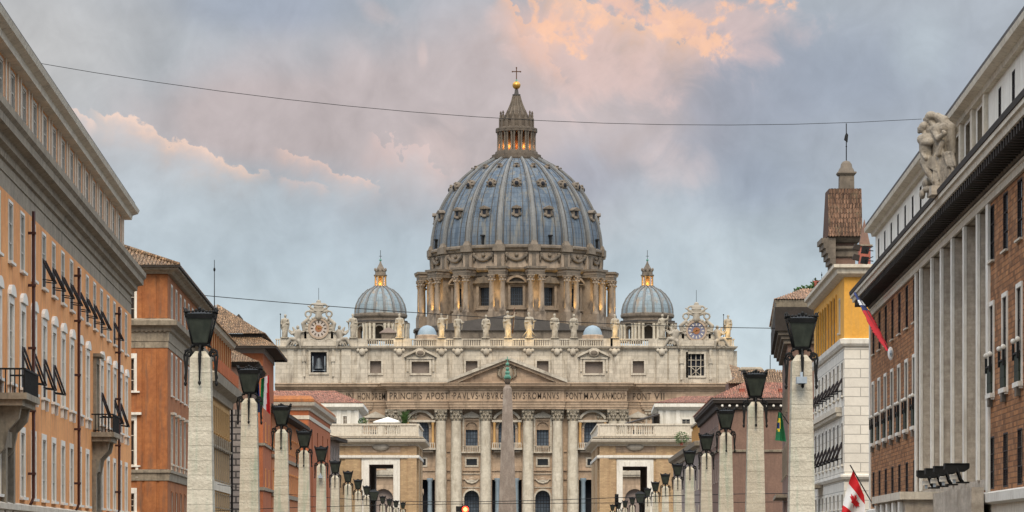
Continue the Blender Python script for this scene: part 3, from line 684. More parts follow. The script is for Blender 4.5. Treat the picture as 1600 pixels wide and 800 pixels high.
# ================================================================== small plum house
def plum_house():
    fl, c, f = P2(345, 300), P2(391, 300), P2(403, 322)
    R = root('plum_house', (c[0], c[1], 0), 'low plum-grey house with tiled eaves, tucked behind the second left lamp', 'building')
    z = lambda y: CZ + (HY - y) * 300 / F
    ff, fs = Fr(fl, c), Fr(c, f)
    hs = row(R, fs, [fs.L * .3, fs.L * .7], z(640), z(610), 1.2, sur='stone_grey')
    body(R, [fl, c, f], z(640), z(568), 'stucco_brown', {}); body(R, [fl, c, f], 0, z(640), 'rustic_grey', {1: hs} if 0 else {}, name='rusticated_base')
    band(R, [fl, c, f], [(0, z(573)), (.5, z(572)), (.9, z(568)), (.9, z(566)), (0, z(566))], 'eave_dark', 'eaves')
    ze = z(566); t = MB(); A0, A1, B1 = ff.p(0, -1, ze), ff.p(ff.L + 1, -1, ze), fs.p(fs.L, -1, ze)
    r = ff.p(ff.L - 4.5, 4, ze + 2.2); rl = ff.p(0, 4, ze + 2.2); rb = fs.p(fs.L, 5, ze + 2.2)
    t.tiles([A0, A1, r, rl], 'tiles'); t.tiles([A1, B1, rb, r], 'tiles'); t.build('roof', R)
plum_house()
# ================================================================== red house with broad eaves
def red_house():
    fl, c, f = P2(338, 330), P2(411, 330), P2(427.5, 353)
    R = root('red_house', (c[0], c[1], 0), 'tall red house with two-tier tiled roof and broad dark eaves, left of the clock', 'building')
    z = lambda y: CZ + (HY - y) * 330 / F
    ff, fs = Fr(fl, c), Fr(c, f)
    kw = dict(sur='stucco_apricot', sw=.14, pane='blind_grey', proud=.06)
    L = fs.L; xs = [L * .22, L * .52, L * .82]
    hs = row(R, fs, xs[:2], z(624), z(603), .9, **kw) + row(R, fs, xs, z(688), z(659), .9, **kw) + row(R, fs, xs, z(760), z(732), .9, **kw)
    body(R, [fl, c, f], 0, z(549), 'stucco_red', {1: hs})
    band(R, [fl, c, f], [(0, z(552)), (.12, z(552)), (.12, z(538)), (0, z(538))], 'stucco_grey', 'frieze')
    for a, b in ((696, 692), (766, 761)): band(R, [fl, c, f], [(0, z(a)), (.22, z(a)), (.22, z(b)), (0, z(b))], 'stone_grey', 'string_course')
    # lower tier of tiles, timber eaves
    ze = z(538); o = 1.7; t = MB()
    P0, P1 = ff.p(-.3, -o, ze - .3), ff.p(ff.L + o, -o, ze - .3); Q = fs.p(L + o, -o, ze - .3)
    i0, i1 = ff.p(-.3, .5, ze + .95), ff.p(ff.L - .5, .5, ze + .95); j = fs.p(L, .5, ze + .95)
    t.tiles([P0, P1, i1, i0], 'tiles'); t.tiles([P1, Q, j, i1], 'tiles')
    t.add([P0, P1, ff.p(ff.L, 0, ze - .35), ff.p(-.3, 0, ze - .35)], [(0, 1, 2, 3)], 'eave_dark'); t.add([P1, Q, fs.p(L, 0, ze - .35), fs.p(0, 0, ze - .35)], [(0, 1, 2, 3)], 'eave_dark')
    # upper hip roof
    zu = ze + 1.35; a0, a1, b1 = ff.p(-.3, -.1, zu), ff.p(ff.L + .2, -.1, zu), fs.p(L, -.3, zu)
    t.box(ff, -.2, ff.L - .2, .35, .6, ze + .4, zu - .02, 'eave_dark')
    rr = ff.p(ff.L - 6.6, 6.5, zu + 3.3); r2 = ff.p(-.3, 6.5, zu + 4.0); rb = fs.p(L, 6, zu + 2.6)
    t.tiles([a0, a1, rr, r2], 'tiles'); t.tiles([a1, b1, rb, rr], 'tiles')
    ro = t.build('roof', R)
    g = MB(); g.sweep([tuple(P0[:2]), tuple(P1[:2]), tuple(Q[:2]), tuple(fs.p(L + o, 6, 0)[:2])], [(-.25, ze - .55), (.05, ze - .55), (.05, ze - .26), (-.25, ze - .26)], 'eave_dark'); g.build('gutter', ro)
    g = MB(); cx, cy = P2(373, 337); zt = CZ + (HY - 500) * 337 / F
    g.frustum((cx, cy), zt - .9, zt + .1, .9, .8, 'stone_grey'); g.frustum((cx, cy), zt + .1, zt + .75, 1.1, .08, 'eave_dark'); g.build('chimney', ro)
red_house()
# ================================================================== low orange house
def low_orange():
    c, f = P2(425, 348), P2(470, 402); fl = (c[0] - 12, c[1])
    R = root('low_orange_house', (c[0], c[1], 0), 'low orange house with dark sloping eaves, behind the third and fourth left lamps', 'building')
    fs = Fr(c, f); L = fs.L; zt = fs.z(452, 658); z = lambda y: fs.z(458, y)
    xs = [L * (i + .5) / 13 for i in range(13)]; kw = dict(sur='stucco_apricot', sw=.14, pane='blind_grey', proud=.06, head='hood')
    hs = row(R, fs, xs, z(712), z(694), .95, **kw) + row(R, fs, xs, z(773), z(747), .95, **kw)
    body(R, [fl, c, f], 0, zt, 'stucco_orange', {1: hs})
    for a, b in ((728, 723), (782, 776)): band(R, [fl, c, f], [(0, z(a)), (.25, z(a)), (.25, z(b)), (0, z(b))], 'stone_grey', 'string_course')
    t = MB(); t.tiles([fs.p(-1, -1.3, zt + .1), fs.p(L + 1, -1.3, zt + .1), fs.p(L + 1, 5, zt + 1.6), fs.p(-1, 5, zt + 1.6)], 'tiles')
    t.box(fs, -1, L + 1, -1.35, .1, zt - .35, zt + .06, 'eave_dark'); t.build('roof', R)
low_orange()
# ================================================================== vermilion palace with pilasters
def vermilion():
    fl, c, f = P2(405, 410), P2(482, 410), P2(516, 462)
    R = root('vermilion_palace', (c[0], c[1], 0), 'vermilion palace with pale corner cornice and tall pilasters, left of the arcaded terrace block', 'building')
    z = lambda y: CZ + (HY - y) * 410 / F; ff, fs = Fr(fl, c), Fr(c, f); L = fs.L
    n = 4; xs = [L * (i + .62) / n * .96 for i in range(n)]
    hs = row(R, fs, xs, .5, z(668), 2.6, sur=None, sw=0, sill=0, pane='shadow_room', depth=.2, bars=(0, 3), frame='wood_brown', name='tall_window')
    body(R, [fl, c, f], 0, z(640), 'stucco_red', {1: hs}, 1.0)
    p = [fl, c, f, tuple(fs.p(L, 8, 0)[:2])]
    band(R, p, [(0, z(655)), (.12, z(655)), (.12, z(649)), (0, z(649))], 'stone_cream', 'string_course')
    band(R, p, [(0, z(641)), (.2, z(641)), (.3, z(637)), (.9, z(634)), (1.1, z(629)), (0, z(628))], 'stone_cream')
    band(R, p, [(.1, z(628)), (.9, z(627.9)), (.9, z(624)), (.4, z(619)), (0, z(618))], 'stucco_rust', 'parapet')
    mb = MB(); q = closed_path([fl, c, f]); mb.add([(x, y, z(619)) for x, y in q], [(0, 1, 2, 3)], 'roof_dark'); mb.build('roof', R)
vermilion()
def lilac_house():
    c, f = P2(514, 470), P2(530.5, 484); fl = (c[0] - 8, c[1])
    R = root('lilac_house', (c[0], c[1], 0), 'narrow grey-lilac house with a dark eave, between the vermilion palace and the left terrace block', 'building')
    fs = Fr(c, f); L = fs.L; zt = fs.z(524, 686)
    xs = [L * (i + .5) / 4 for i in range(4)]
    hs = row(R, fs, xs, zt - 6.5, zt - 1.5, 1.7, sur='stucco_grey', sw=.1, pane='window_glass') + row(R, fs, xs, zt - 12.5, zt - 8, 1.7, sur='stucco_grey', sw=.1)
    body(R, [fl, c, f], 0, zt, 'stucco_grey', {1: hs}); t = MB()
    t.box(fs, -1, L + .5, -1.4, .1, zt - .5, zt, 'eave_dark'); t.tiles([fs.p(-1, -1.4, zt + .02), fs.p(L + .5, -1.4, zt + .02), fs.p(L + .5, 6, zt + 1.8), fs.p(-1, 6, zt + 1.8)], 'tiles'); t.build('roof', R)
lilac_house()

# ================================================================== RIGHT 1: brick palace with travertine portal
def brick_palace():
    DA = 80.
    a, b = P2(990 + 68450 / DA, DA), P2(1360, 185.)
    fr = Fr(b, a); L = fr.L
    R = root('brick_palace', (b[0], b[1], 0), 'brick palace with tall travertine portal piers at the right edge', 'building')
    X = lambda D: fr.x(990 + 68450 / D)
    left = [X(155.9 + 4.45 * k) for k in range(7)]; right = [X(122.2 - 4.4 * k) for k in range(9)]
    xs = left + right; x0, x1 = fr.x(1435), fr.x(1543)
    hs = row(R, fr, xs, 14.6, 17.15, 1.9, sur=None, sw=0, sill=.08, frame='shutter_dark', pane='window_glass', depth=.07, proud=.0)
    hs += row(R, fr, xs, 8.55, 12.55, 1.7, sur='stone_white', sw=.2, proud=.07, pane='blind_grey', frame='shutter_dark', depth=.06, sill=.2, apron=.1)
    hs += row(R, fr, xs, 4.2, 6.6, 1.9, sur=None, sw=0, sill=0, pane='window_glass', frame='shutter_dark', depth=.07)
    hs += [(x0, x1, 4.7, 17.6)]
    body(R, [b, a, tuple(fr.p(L, 30, 0)[:2])], 3.9, 17.3, 'brick_red', {0: hs}, .08, 'brick_red', cap=False)
    body(R, [b, a, tuple(fr.p(L, 30, 0)[:2])], 17.3, 19.1, 'trav_portal', {}, name='frieze')
    base = [(x0 + (x1 - x0) * .35, x0 + (x1 - x0) * .65, 0, 3.5)]
    body(R, [b, a, tuple(fr.p(L, 30, 0)[:2])], 0, 3.9, 'stone_cream', {0: base}, 1.0, name='base')
    # iron window boxes with little lanterns of the piano nobile
    for x in xs:
        mb = MB(); mb.box(fr, x - .75, x + .75, -.16, -.12, 8.6, 9.75, 'shutter_green')
        for sg in (-1, 1):
            mb.box(fr, x + sg * .78 - .03, x + sg * .78 + .03, -.16, 0, 8.6, 9.75, 'shutter_green')
            mb.box(fr, x + sg * .85 - .06, x + sg * .85 + .06, -.24, -.14, 9.5, 10.2, 'iron_black'); mb.ball(fr.p(x + sg * .85, -.19, 10.32), .12, 'stone_white', 4)
        mb.box(fr, x - .85, x + .85, -.22, -.12, 9.72, 9.8, 'iron_black')
        mb.box(fr, x - .3, x + .3, -.2, 0, 7.95, 8.38, 'trav_dark'); mb.build('window_railing', R)
    for u, v, o_, z_ in ((-.06, .75, .1, 3.9), (x0 - 1.3, x0 - .45, .12, 4.5), (x1 + .25, x1 + 1.25, .12, 4.0)): mb = MB(); mb.box(fr, u, v, -o_, 0, z_, 17.29, 'stone_white'); mb.build('pilaster', R)
    # portal: deep recess with square piers
    dz0, dz1 = 4.7, 17.6; mb = MB(); dp = .6
    mb.box(fr, x0, x1, dp, dp + .3, dz0, dz1, 'trav_portal'); mb.box(fr, x0 - .35, x0, -.05, dp + .1, dz0, dz1 - .01, 'trav_portal'); mb.box(fr, x1, x1 + .25, -.05, dp + .1, dz0, dz1 - .01, 'trav_portal')
    mb.box(fr, x0, x1, -.04, dp + .2, 4.2, dz0, 'trav_portal'); mb.box(fr, x0, x1, .0, dp, 17.3, 17.6, 'trav_portal')
    po = mb.build('portal', R)
    for px in (1441.5, 1459, 1474, 1491, 1510, 1531):
        x = fr.x(px); q = MB(); q.box(fr, x - .36, x + .36, -.16, -.02, dz0, 17.25, 'stone_white'); q.box(fr, x - .34, x + .34, .0, .55, dz0, 17.25, 'trav_portal'); q.build('pier', po)
    # rows of little wall hooks, ledge under the portal and its blocks
    q = MB(); ledge = [(0, 3.5), (.28, 3.6), (.3, 4.0), (0, 4.1)]
    q.sweep([tuple(fr.p(0, 0, 0)[:2]), tuple(fr.p(L, 0, 0)[:2])], ledge, 'stone_white'); q.build('ledge', R)
    q = MB()
    q.box(fr, x0 - .6, x0 + 19.0, -2.3, -.32, 2.3, 4.0, 'trav_portal'); q.box(fr, x0 - .9, x0 + 19.3, -2.6, -.34, 4.0, 4.4, 'stone_cream')
    q.box(fr, x0 + 19.4, x1 + 1.6, -.9, -.34, 0, 4.3, 'trav_portal')
    for i in range(5): q.box(fr, x0 - .2 + i * 4.2, x0 + .9 + i * 4.2, -2.5, -2.32, 2.9, 3.9, 'stone_white')
    q.build('portal_canopy', R)
    # main cornice with brackets and gutter
    pth = [tuple(fr.p(-.05, 6, 0)[:2]), tuple(fr.p(-.05, 0, 0)[:2]), tuple(fr.p(L, 0, 0)[:2])]
    band(R, pth, [(0, 17.3), (.14, 17.3), (.14, 17.6), (.2, 17.63), (.2, 17.75), (0, 17.78)], 'stone_cream', 'string_course')
    band(R, pth, [(0, 18.42), (1.15, 18.43), (1.2, 18.7), (1.3, 18.72), (1.3, 18.92), (0, 19.05)], 'stone_cream')
    band(R, pth, [(0, 17.92), (.12, 17.92), (.16, 18.0), (.16, 18.415), (0, 18.415)], 'trav_dark', 'soffit')  # dark material puts the shade under the cornice into the colour
    mb = MB(); dentils(mb, fr, 0, L, .95, .34, -1.08, 18.04, 18.415, 'eave_dark'); mb.build('brackets', R)  # near-black colour stands in for the shade among the brackets
    band(R, [tuple(fr.p(-1.3, 6, 0)[:2]), tuple(fr.p(-1.3, -1.3, 0)[:2]), tuple(fr.p(L, -1.3, 0)[:2])], [(-.3, 18.93), (.05, 18.93), (.08, 19.17), (0, 19.27), (-.3, 19.27)], 'eave_dark', 'gutter')
    # attic
    fa = fr.shift(.35); za0, za1 = 19.05, 23.0
    ma = [X(D) for D in (128.8, 133.4, 138, 142.6, 147.2)]
    ah = row(R, fa, left, 20.9, 22.5, 1.2, sur=None, sw=0, sill=0, pane='window_glass', frame='shutter_dark', name='attic_window', depth=.05)
    ah += row(R, fa, right, 20.5, 22.5, 1.2, sur=None, sw=0, sill=0, pane='window_glass', frame='shutter_dark', name='attic_window', depth=.05)
    for x in ma: ah.append((x - 1.7, x + 1.7, 19.5, 22.7))
    body(R, [tuple(fa.p(0, 0, 0)[:2]), tuple(fa.p(L, 0, 0)[:2]), tuple(fa.p(L, 30, 0)[:2])], za0, za1, 'stone_white', {0: ah}, .6, 'stone_grey', 'attic_wall')
    mb = MB(); mb.box(fa, ma[-1] - 2, ma[0] + 2, 1.25 * .45, .9, 19.2, 22.9, 'blind_taupe')
    for x in [X(D) for D in (126.5, 131.1, 135.7, 140.3, 144.9, 149.5)]: mb.box(fa, x - .45, x + .45, -.2, .0, 19.1, 22.9, 'stone_cream')
    for x in ma: mb.box(fa, x - .3, x + .6, .45, .55, 19.5, 22.7, 'window_glass')
    mb.build('attic_loggia', R)
    pa = [tuple(fa.p(-.0, 8, 0)[:2]), tuple(fa.p(0, 0, 0)[:2]), tuple(fa.p(L, 0, 0)[:2])]
    band(R, pa, [(0, 22.9), (.25, 22.92), (.3, 23.15), (.7, 23.25), (.75, 23.5), (0, 23.6)], 'stone_cream', 'attic_cornice')
    band(R, pa, [(0, 23.55), (.62, 23.56), (.62, 23.85), (0, 23.9)], 'roof_dark', 'roof_edge')
    return fr
FR1 = brick_palace()
# ================================================================== RIGHT 2: yellow and white palace
def yellow_palace():
    c, far, fr_ = P2(1319, 205), P2(1272, 234), P2(1420, 205)
    R = root('yellow_palace', (c[0], c[1], 0), 'palace with yellow top storey over white ashlar, right of the first right lamp', 'building')
    fs, ff = Fr(far, c), Fr(c, fr_); z = lambda y: CZ + (HY - y) * 205 / F; L = fs.L
    zc, zb = z(430), z(535)
    px = [1312.5, 1305, 1300.5, 1296, 1291.5, 1287.5, 1284, 1280, 1276.5]
    xs = [fs.x(p) for p in px]
    hs = row(R, fs, xs[:1], z(515), z(462), .8, sur='frame_white', sw=.1, depth=.2)
    hs += row(R, fs, xs[1:], zb + .3, zc - 1.0, 2.4, sur='stucco_yellow', sw=0.12, proud=.02, sill=0, pane='shutter_dark', frame='wood_brown', name='loggia_window', depth=.08)
    body(R, [far, c, fr_], zb, zc, 'stucco_yellow', {0: hs}, .09, name='yellow_wall')
    q = MB()
    for x in xs[1:]:
        q.box(fs, x - 1.15, x + 1.15, .0, .03, zb + .3, zb + 2.2, 'shutter_green'); q.box(fs, x + 1.5, x + 1.95, -.13, 0, zb + .05, zc - .9, 'stucco_yellow')
    q.build('loggia_railing', R)
    kw = dict(sur='stone_white', sw=.12, proud=.05, frame='shutter_dark', pane='window_glass')
    x2 = [L * (i + .6) / 8 for i in range(8)][::-1]
    lo = row(R, fs, x2, z(617), z(565), 1.7, lower='shutter_dark', **kw)
    lo += row(R, fs, x2, z(725), z(660), 1.7, lower='shutter_dark', **kw) + row(R, fs, x2, z(800) + .3, z(772), 1.7, **kw)
    body(R, [far, c, fr_], 0, zb, 'ashlar_white', {0: lo}, .09, name='ashlar_wall')
    p = [far, c, fr_]
    band(R, p, [(0, z(541)), (.15, z(541)), (.3, z(537)), (.35, z(530)), (0, z(528.5))], 'stone_white', 'string_course')
    band(R, p, [(0, z(749)), (.15, z(749)), (.3, z(745)), (.3, z(742)), (0, z(741))], 'stone_white', 'string_course')
    band(R, p, [(0, z(646)), (.5, z(645)), (.55, z(640)), (0, z(639))], 'stone_cream', 'window_cornice') if 0 else None
    q = MB(); q.box(fs, 0, L * .93, -.5, 0, z(642), z(634), 'stone_cream'); dentils(q, fs, 0, L * .93, 1.1, .4, -.4, z(648), z(642.3), 'stone_cream'); q.build('window_cornice', R)
    band(R, p, [(0, z(433)), (.2, z(432)), (.55, z(428)), (.62, z(421)), (.85, z(419)), (.85, z(414)), (0, z(413))], 'stone_cream', 'eaves')
    q = MB(); zt = z(413.5); cp = closed_path([far, c, fr_]); q.add([(x, y, zt) for x, y in cp], [(0, 1, 2, 3)], 'roof_dark'); q.build('roof', R)
    q = MB(); x = fs.x(1282); q.box(fs, x - 3.2, x + 3.2, -1.3, 0, z(754), z(749), 'stone_grey')
    b = q.build('balcony', R); r = MB(); t = x - 3.1
    while t < x + 3.1: r.box(fs, t, t + .06, -1.25, -1.19, z(749), z(726), 'iron_black'); t += .3
    r.box(fs, x - 3.1, x + 3.1, -1.25, -1.17, z(727), z(725.5), 'iron_black'); r.build('railing', b)
    return fs
FR2 = yellow_palace()
# ================================================================== tower with tiled roof
def tiled_tower():
    D = 226.; P = lambda px: P2(px, D); z = lambda y: CZ + (HY - y) * D / F; f = Fr(P(1297), P(1343)); cx = f.L / 2
    R = root('bell_turret', (*f.p(cx, 2, 0)[:2], 0), 'square tower with steep tiled roof and small stone lantern beside the brick palace', 'tower')
    body(R, [tuple(f.p(.4, .6, 0)[:2]), tuple(f.p(f.L - .3, .6, 0)[:2]), tuple(f.p(f.L - .3, 4.2, 0)[:2])], 0, z(372), 'stucco_brown', {}, name='wall')
    c = [tuple(f.p(x, y, 0)[:2]) for x, y in ((.4, .6), (f.L - .3, .6), (f.L - .3, 4.2), (.4, 4.2))]
    q = MB(); q.sweep(c, [(0, z(402)), (.2, z(400)), (.25, z(392)), (.5, z(388)), (.5, z(384)), (0, z(383))], 'trav_dark', True); q.sweep(c, [(0, z(379)), (.3, z(378)), (.6, z(372)), (.6, z(370)), (0, z(370))], 'trav_dark', True); q.build('cornice', R)
    q = MB(); ze, zr = z(369), z(294)
    A, B, C, Dd = f.p(-.2, -.5, ze), f.p(f.L + .2, -.5, ze), f.p(f.L + .2, .35, zr), f.p(-.05, .35, zr)
    q.tiles([A, B, C, Dd], 'tiles_dark', .26); D2, C2 = f.p(-.05, 3.8, zr), f.p(f.L + .2, 3.8, zr); E, G_ = f.p(-.2, 4.6, ze), f.p(f.L + .2, 4.6, ze)
    q.add([A, Dd, D2, E], [(0, 1, 2, 3)], 'wood_brown'); q.add([B, G_, C2, C], [(0, 1, 2, 3)], 'wood_brown'); q.add([Dd, C, C2, D2], [(0, 1, 2, 3)], 'roof_dark'); q.add([E, D2, C2, G_], [(0, 1, 2, 3)], 'tiles_dark'); q.build('roof', R)
    # sweeping side eave
    q = MB(); g = Fr(f.p(-.25, -.4, 0)[:2], f.p(-.25, 2, 0)[:2])
    for i in range(6):
        t = i / 5; q.box(f, -.75 + t * .9, .45, -.3, 3.8, z(372 + 8 * i + 8), z(372 + 8 * i) - .01, 'trav_dark')
    q.build('side_bracket', R)
    q = MB(); cc = f.p(cx + .25, 1.2, 0)
    q.frustum(cc, z(300), z(272), 1.25, 1.2, 'trav_dark'); q.frustum(cc, z(272), z(269), 1.35, 1.6, 'trav_dark'); q.frustum(cc, z(269), z(267), 1.6, 1.55, 'trav_dark')
    q.lathe((cc.x, cc.y, 0), [(.72, z(267)), (.62, z(262)), (.5, z(259)), (.46, z(254)), (.3, z(250)), (.05, z(248.5))], 10, 'trav_dark'); lan = q.build('lantern', R)
    q = MB(); q.tube([(cc.x, cc.y, z(249)), (cc.x, cc.y, z(190))], .045, 'iron_black', 5); q.ball((cc.x, cc.y, z(226)), .07, 'iron_black', 4)
    q.prism(Fr(cc[:2], (cc.x + 1, cc.y)), [(-.2, z(216)), (.1, z(220)), (.16, z(208)), (.0, z(204)), (-.12, z(209))], -.03, .03, 'iron_black'); q.build('weather_vane', lan)
tiled_tower()
# small red-roofed dormer and rooftop lamps next to it
def red_turret():
    D = 213.; z = lambda y: CZ + (HY - y) * D / F; c = P2(1350.5, D)
    R = root('red_turret', (*c, 0), 'little terracotta turret peeking over the end of the brick palace attic', 'turret')
    q = MB(); q.frustum(c, 0, z(385), .9, .9, 'terracotta'); q.build('wall', R); q = MB(); q.frustum(c, z(385) + .003, z(383), 1.2, 1.2, 'stone_grey'); q.frustum(c, z(383), z(343), .85, .03, 'stucco_brown'); q.build('spire', R)
red_turret()
# ================================================================== bracketed house with roof garden
def bracket_house():
    D = 260.; c, far, r = P2(1231, D), P2(1222.5, 292), P2(1300, D)
    R = root('bracketed_house', (*c, 0), 'brown house with deep stepped dark eaves and plants on its tiled roof', 'building')
    z = lambda y: CZ + (HY - y) * D / F; fs, ff = Fr(far, c), Fr(c, r)
    L = fs.L; xs = [L * (i + .5) / 6 for i in range(6)]
    hs = row(R, fs, xs, z(640), z(600), 1.1, sur='stone_grey') + row(R, fs, xs, z(740), z(690), 1.1, sur='stone_grey')
    body(R, [far, c, r], 0, z(500), 'stucco_brown', {0: hs})
    p = [far, c, r]; ex = lambda o, a, b: [(0, z(a)), (o, z(a)), (o, z(b)), (0, z(b))]
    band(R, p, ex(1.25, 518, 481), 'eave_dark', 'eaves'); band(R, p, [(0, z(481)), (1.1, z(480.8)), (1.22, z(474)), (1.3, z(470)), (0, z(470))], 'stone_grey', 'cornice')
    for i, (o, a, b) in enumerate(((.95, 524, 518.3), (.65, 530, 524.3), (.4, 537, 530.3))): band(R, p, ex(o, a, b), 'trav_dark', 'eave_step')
    q = MB(); dentils(q, ff, .3, ff.L, .8, .35, -1.0, z(527), z(518.5), 'stone_grey'); q.build('brackets', R)
    ze = z(469); t = MB(); A0, A1, B0 = ff.p(-1.35, -1.35, ze), ff.p(ff.L, -1.35, ze), fs.p(0, -1.35, ze)
    r0 = ff.p(1.6, 2.2, ze + 1.25); r1 = ff.p(ff.L, 2.2, ze + 1.25); rb = fs.p(0, 2.2, ze + 1.25)
    t.tiles([A0, A1, r1, r0], 'tiles_pale', .26); t.tiles([B0, A0, r0, rb], 'tiles_pale', .26); t.add([r0, r1, ff.p(ff.L, 12, ze + 1.25), rb], [(0, 1, 2, 3)], 'roof_dark'); t.build('roof', R)
    q = MB(); x = ff.x(1228); 
    q.box(fs, L * .2, L * .85, -1.1, 0, z(776), z(771), 'stone_grey'); b = q.build('balcony', R)
    return ff
FR3 = bracket_house()
# ================================================================== brown palace
def brown_palace():
    D = 330.; c, far, r = P2(1123, D), P2(1093, 380), P2(1250, D)
    R = root('brown_palace', (*c, 0), 'plain brown palace with dark eaves and mottled tile roof, behind the second right lamp', 'building')
    z = lambda y: CZ + (HY - y) * D / F; fs, ff = Fr(far, c), Fr(c, r); L = fs.L
    xs = [L * (i + .5) / 11 for i in range(11)]; kw = dict(sur='stucco_grey', sw=.12, pane='window_glass')
    hs = row(R, fs, xs, z(694), z(664), 1.2, **kw) + row(R, fs, xs, z(752), z(718), 1.2, **kw)
    hf = row(R, ff, [ff.x(x) for x in (1238, 1246)], z(690), z(664), 1.0, **kw)
    body(R, [far, c, r], 0, z(634), 'stucco_brown', {0: hs, 1: hf})
    p = [far, c, r]
    band(R, p, [(0, z(706)), (.2, z(706)), (.25, z(703)), (0, z(702.5))], 'stone_grey', 'string_course')
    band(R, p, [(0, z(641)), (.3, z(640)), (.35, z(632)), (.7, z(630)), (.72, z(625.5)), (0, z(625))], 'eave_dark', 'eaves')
    band(R, p, [(.5, z(625.4)), (.8, z(625.3)), (.85, z(622)), (.5, z(622))], 'stucco_grey', 'gutter')
    q = MB(); t = .4
    while t < ff.L: q.ball(ff.p(t, -.66, z(634.5)), .17, 'stone_white', 4); t += .9
    q.build('bosses', R)
    ze = z(622); A0, A1, B0 = ff.p(-.9, -.9, ze), ff.p(ff.L, -.9, ze), fs.p(0, -.9, ze)
    r0 = ff.p(3.4, 4.2, ze + 2.1); r1 = ff.p(ff.L, 4.2, ze + 2.1); rb = fs.p(0, 4.2, ze + 2.1)
    t = MB(); t.tiles([A0, A1, r1, r0], 'tiles_red', .3); t.tiles([B0, A0, r0, rb], 'tiles_red', .3); ro = t.build('roof', R)
    # taller roof behind
    A0, A1 = ff.p(1.4, 5.5, ze + 1.2), ff.p(ff.L, 5.5, ze + 1.2); t = MB()
    t.box(ff, 1.6, ff.L, 6, 12, ze - 1, ze + 2.2, 'stucco_brown')
    t.tiles([ff.p(1.2, 5.5, ze + 2.1), ff.p(ff.L, 5.5, ze + 2.1), ff.p(ff.L, 9, ze + 3.6), ff.p(4.6, 9, ze + 3.9)], 'tiles', .3); t.build('upper_roof', ro)
    for px in (1160, 1222):
        x = ff.x(px); q = MB(); q.box(ff, x - .3, x + .35, 1.0, 1.8, ze + .4, z(608), 'terracotta'); q.box(ff, x - .36, x + .4, .95, 1.85, z(608) + .003, z(606.5), 'terracotta'); q.build('chimney', ro)
    return ff
FR4 = brown_palace()
def far_roofs():
    D = 440.; z = lambda y: CZ + (HY - y) * D / F
    a, b, r = P2(1150, D), P2(1300, D), None; f = Fr(a, b)
    R = root('far_tiled_house', (*a, 0), 'far house with long brown tile roof, between the basilica end and the bracketed house', 'building')
    body(R, [a, b, tuple(f.p(f.L, 20, 0)[:2])], 0, z(600), 'stucco_brown', {})
    t = MB(); t.tiles([f.p(-1.5, -1, z(601)), f.p(f.L, -1, z(601)), f.p(f.L, 6, z(584)), f.p(4.5, 6, z(584)), ], 'tiles', .4)
    t.add([f.p(-.2, 7, z(586)), f.p(-.2, 14, z(562)), f.p(7.6, 14, z(585)), f.p(7.6, 7, z(590))], [(0, 3, 2, 1)], 'tiles'); t.add([f.p(-.2, 7, z(586)), f.p(7.6, 7, z(590)), f.p(7.6, 7, 0), f.p(-.2, 7, 0)], [(0, 1, 2, 3)], 'stucco_grey')
    ro = t.build('roof', R); q = MB(); x = f.x(1206)
    q.box(f, x - .6, x + .8, 3, 4, z(592), z(575), 'stone_grey'); ch = q.build('chimney', ro); q = MB(); q.tube([f.p(x, 3.5, z(576)), f.p(x, 3.5, z(553))], .06, 'iron_black', 4); q.build('aerial', ch)
    q = MB(); x = f.x(1173); q.box(f, x - 1.6, x + 1.6, -.9, .6, z(600), z(580), 'stucco_grey'); q.sweep([tuple(f.p(x + i, j, 0)[:2]) for i, j in ((-1.6, -.9), (1.6, -.9), (1.6, .6), (-1.6, .6))], [(0, z(580)), (.35, z(579)), (.35, z(577)), (0, z(574))], 'stone_grey', True); q.build('belvedere', R)
far_roofs()
def ochre_house():
    D = 388.; c, far = P2(1094, D), P2(1052, 470); fs = Fr(far, c); L = fs.L
    R = root('ochre_corner_house', (*far, 0), 'tan house with stepped cornice and yellow rooftop loggia, behind the middle right lamps', 'building')
    zc = fs.z(1080, 702); xs = [L * (i + .5) / 11 for i in range(11)]
    hs = row(R, fs, xs, zc - 6.5, zc - 3, 1.2, sur='stone_cream', sw=.15, pane='window_glass') + row(R, fs, xs, zc - 12.5, zc - 9, 1.2, sur='stone_cream', sw=.15)
    body(R, [far, c, (c[0] + 12, c[1])], 0, zc, 'stucco_grey', {0: hs})
    band(R, [far, c, (c[0] + 12, c[1])], [(0, zc - 1.2), (.2, zc - 1.2), (.3, zc - .6), (.8, zc - .3), (.95, zc + .3), (0, zc + .4)], 'stone_grey')
    q = MB(); a, b = fs.x(1078), fs.x(1092); z1 = fs.z(1085, 664)
    q.box(fs, a, b, .4, 5, zc + .2, z1, 'stucco_yellow')
    t = a + .3
    while t < b - .4: q.box(fs, t, t + .35, .25, .4, zc + .5, z1 - .5, 'stucco_ochre'); t += 1.1
    t = .3
    while t < 4.6: t += 9
    q.box(fs, a - .3, b + .3, .1, 5.3, z1, z1 + .3, 'stone_grey'); q.build('loggia', R)
ochre_house()
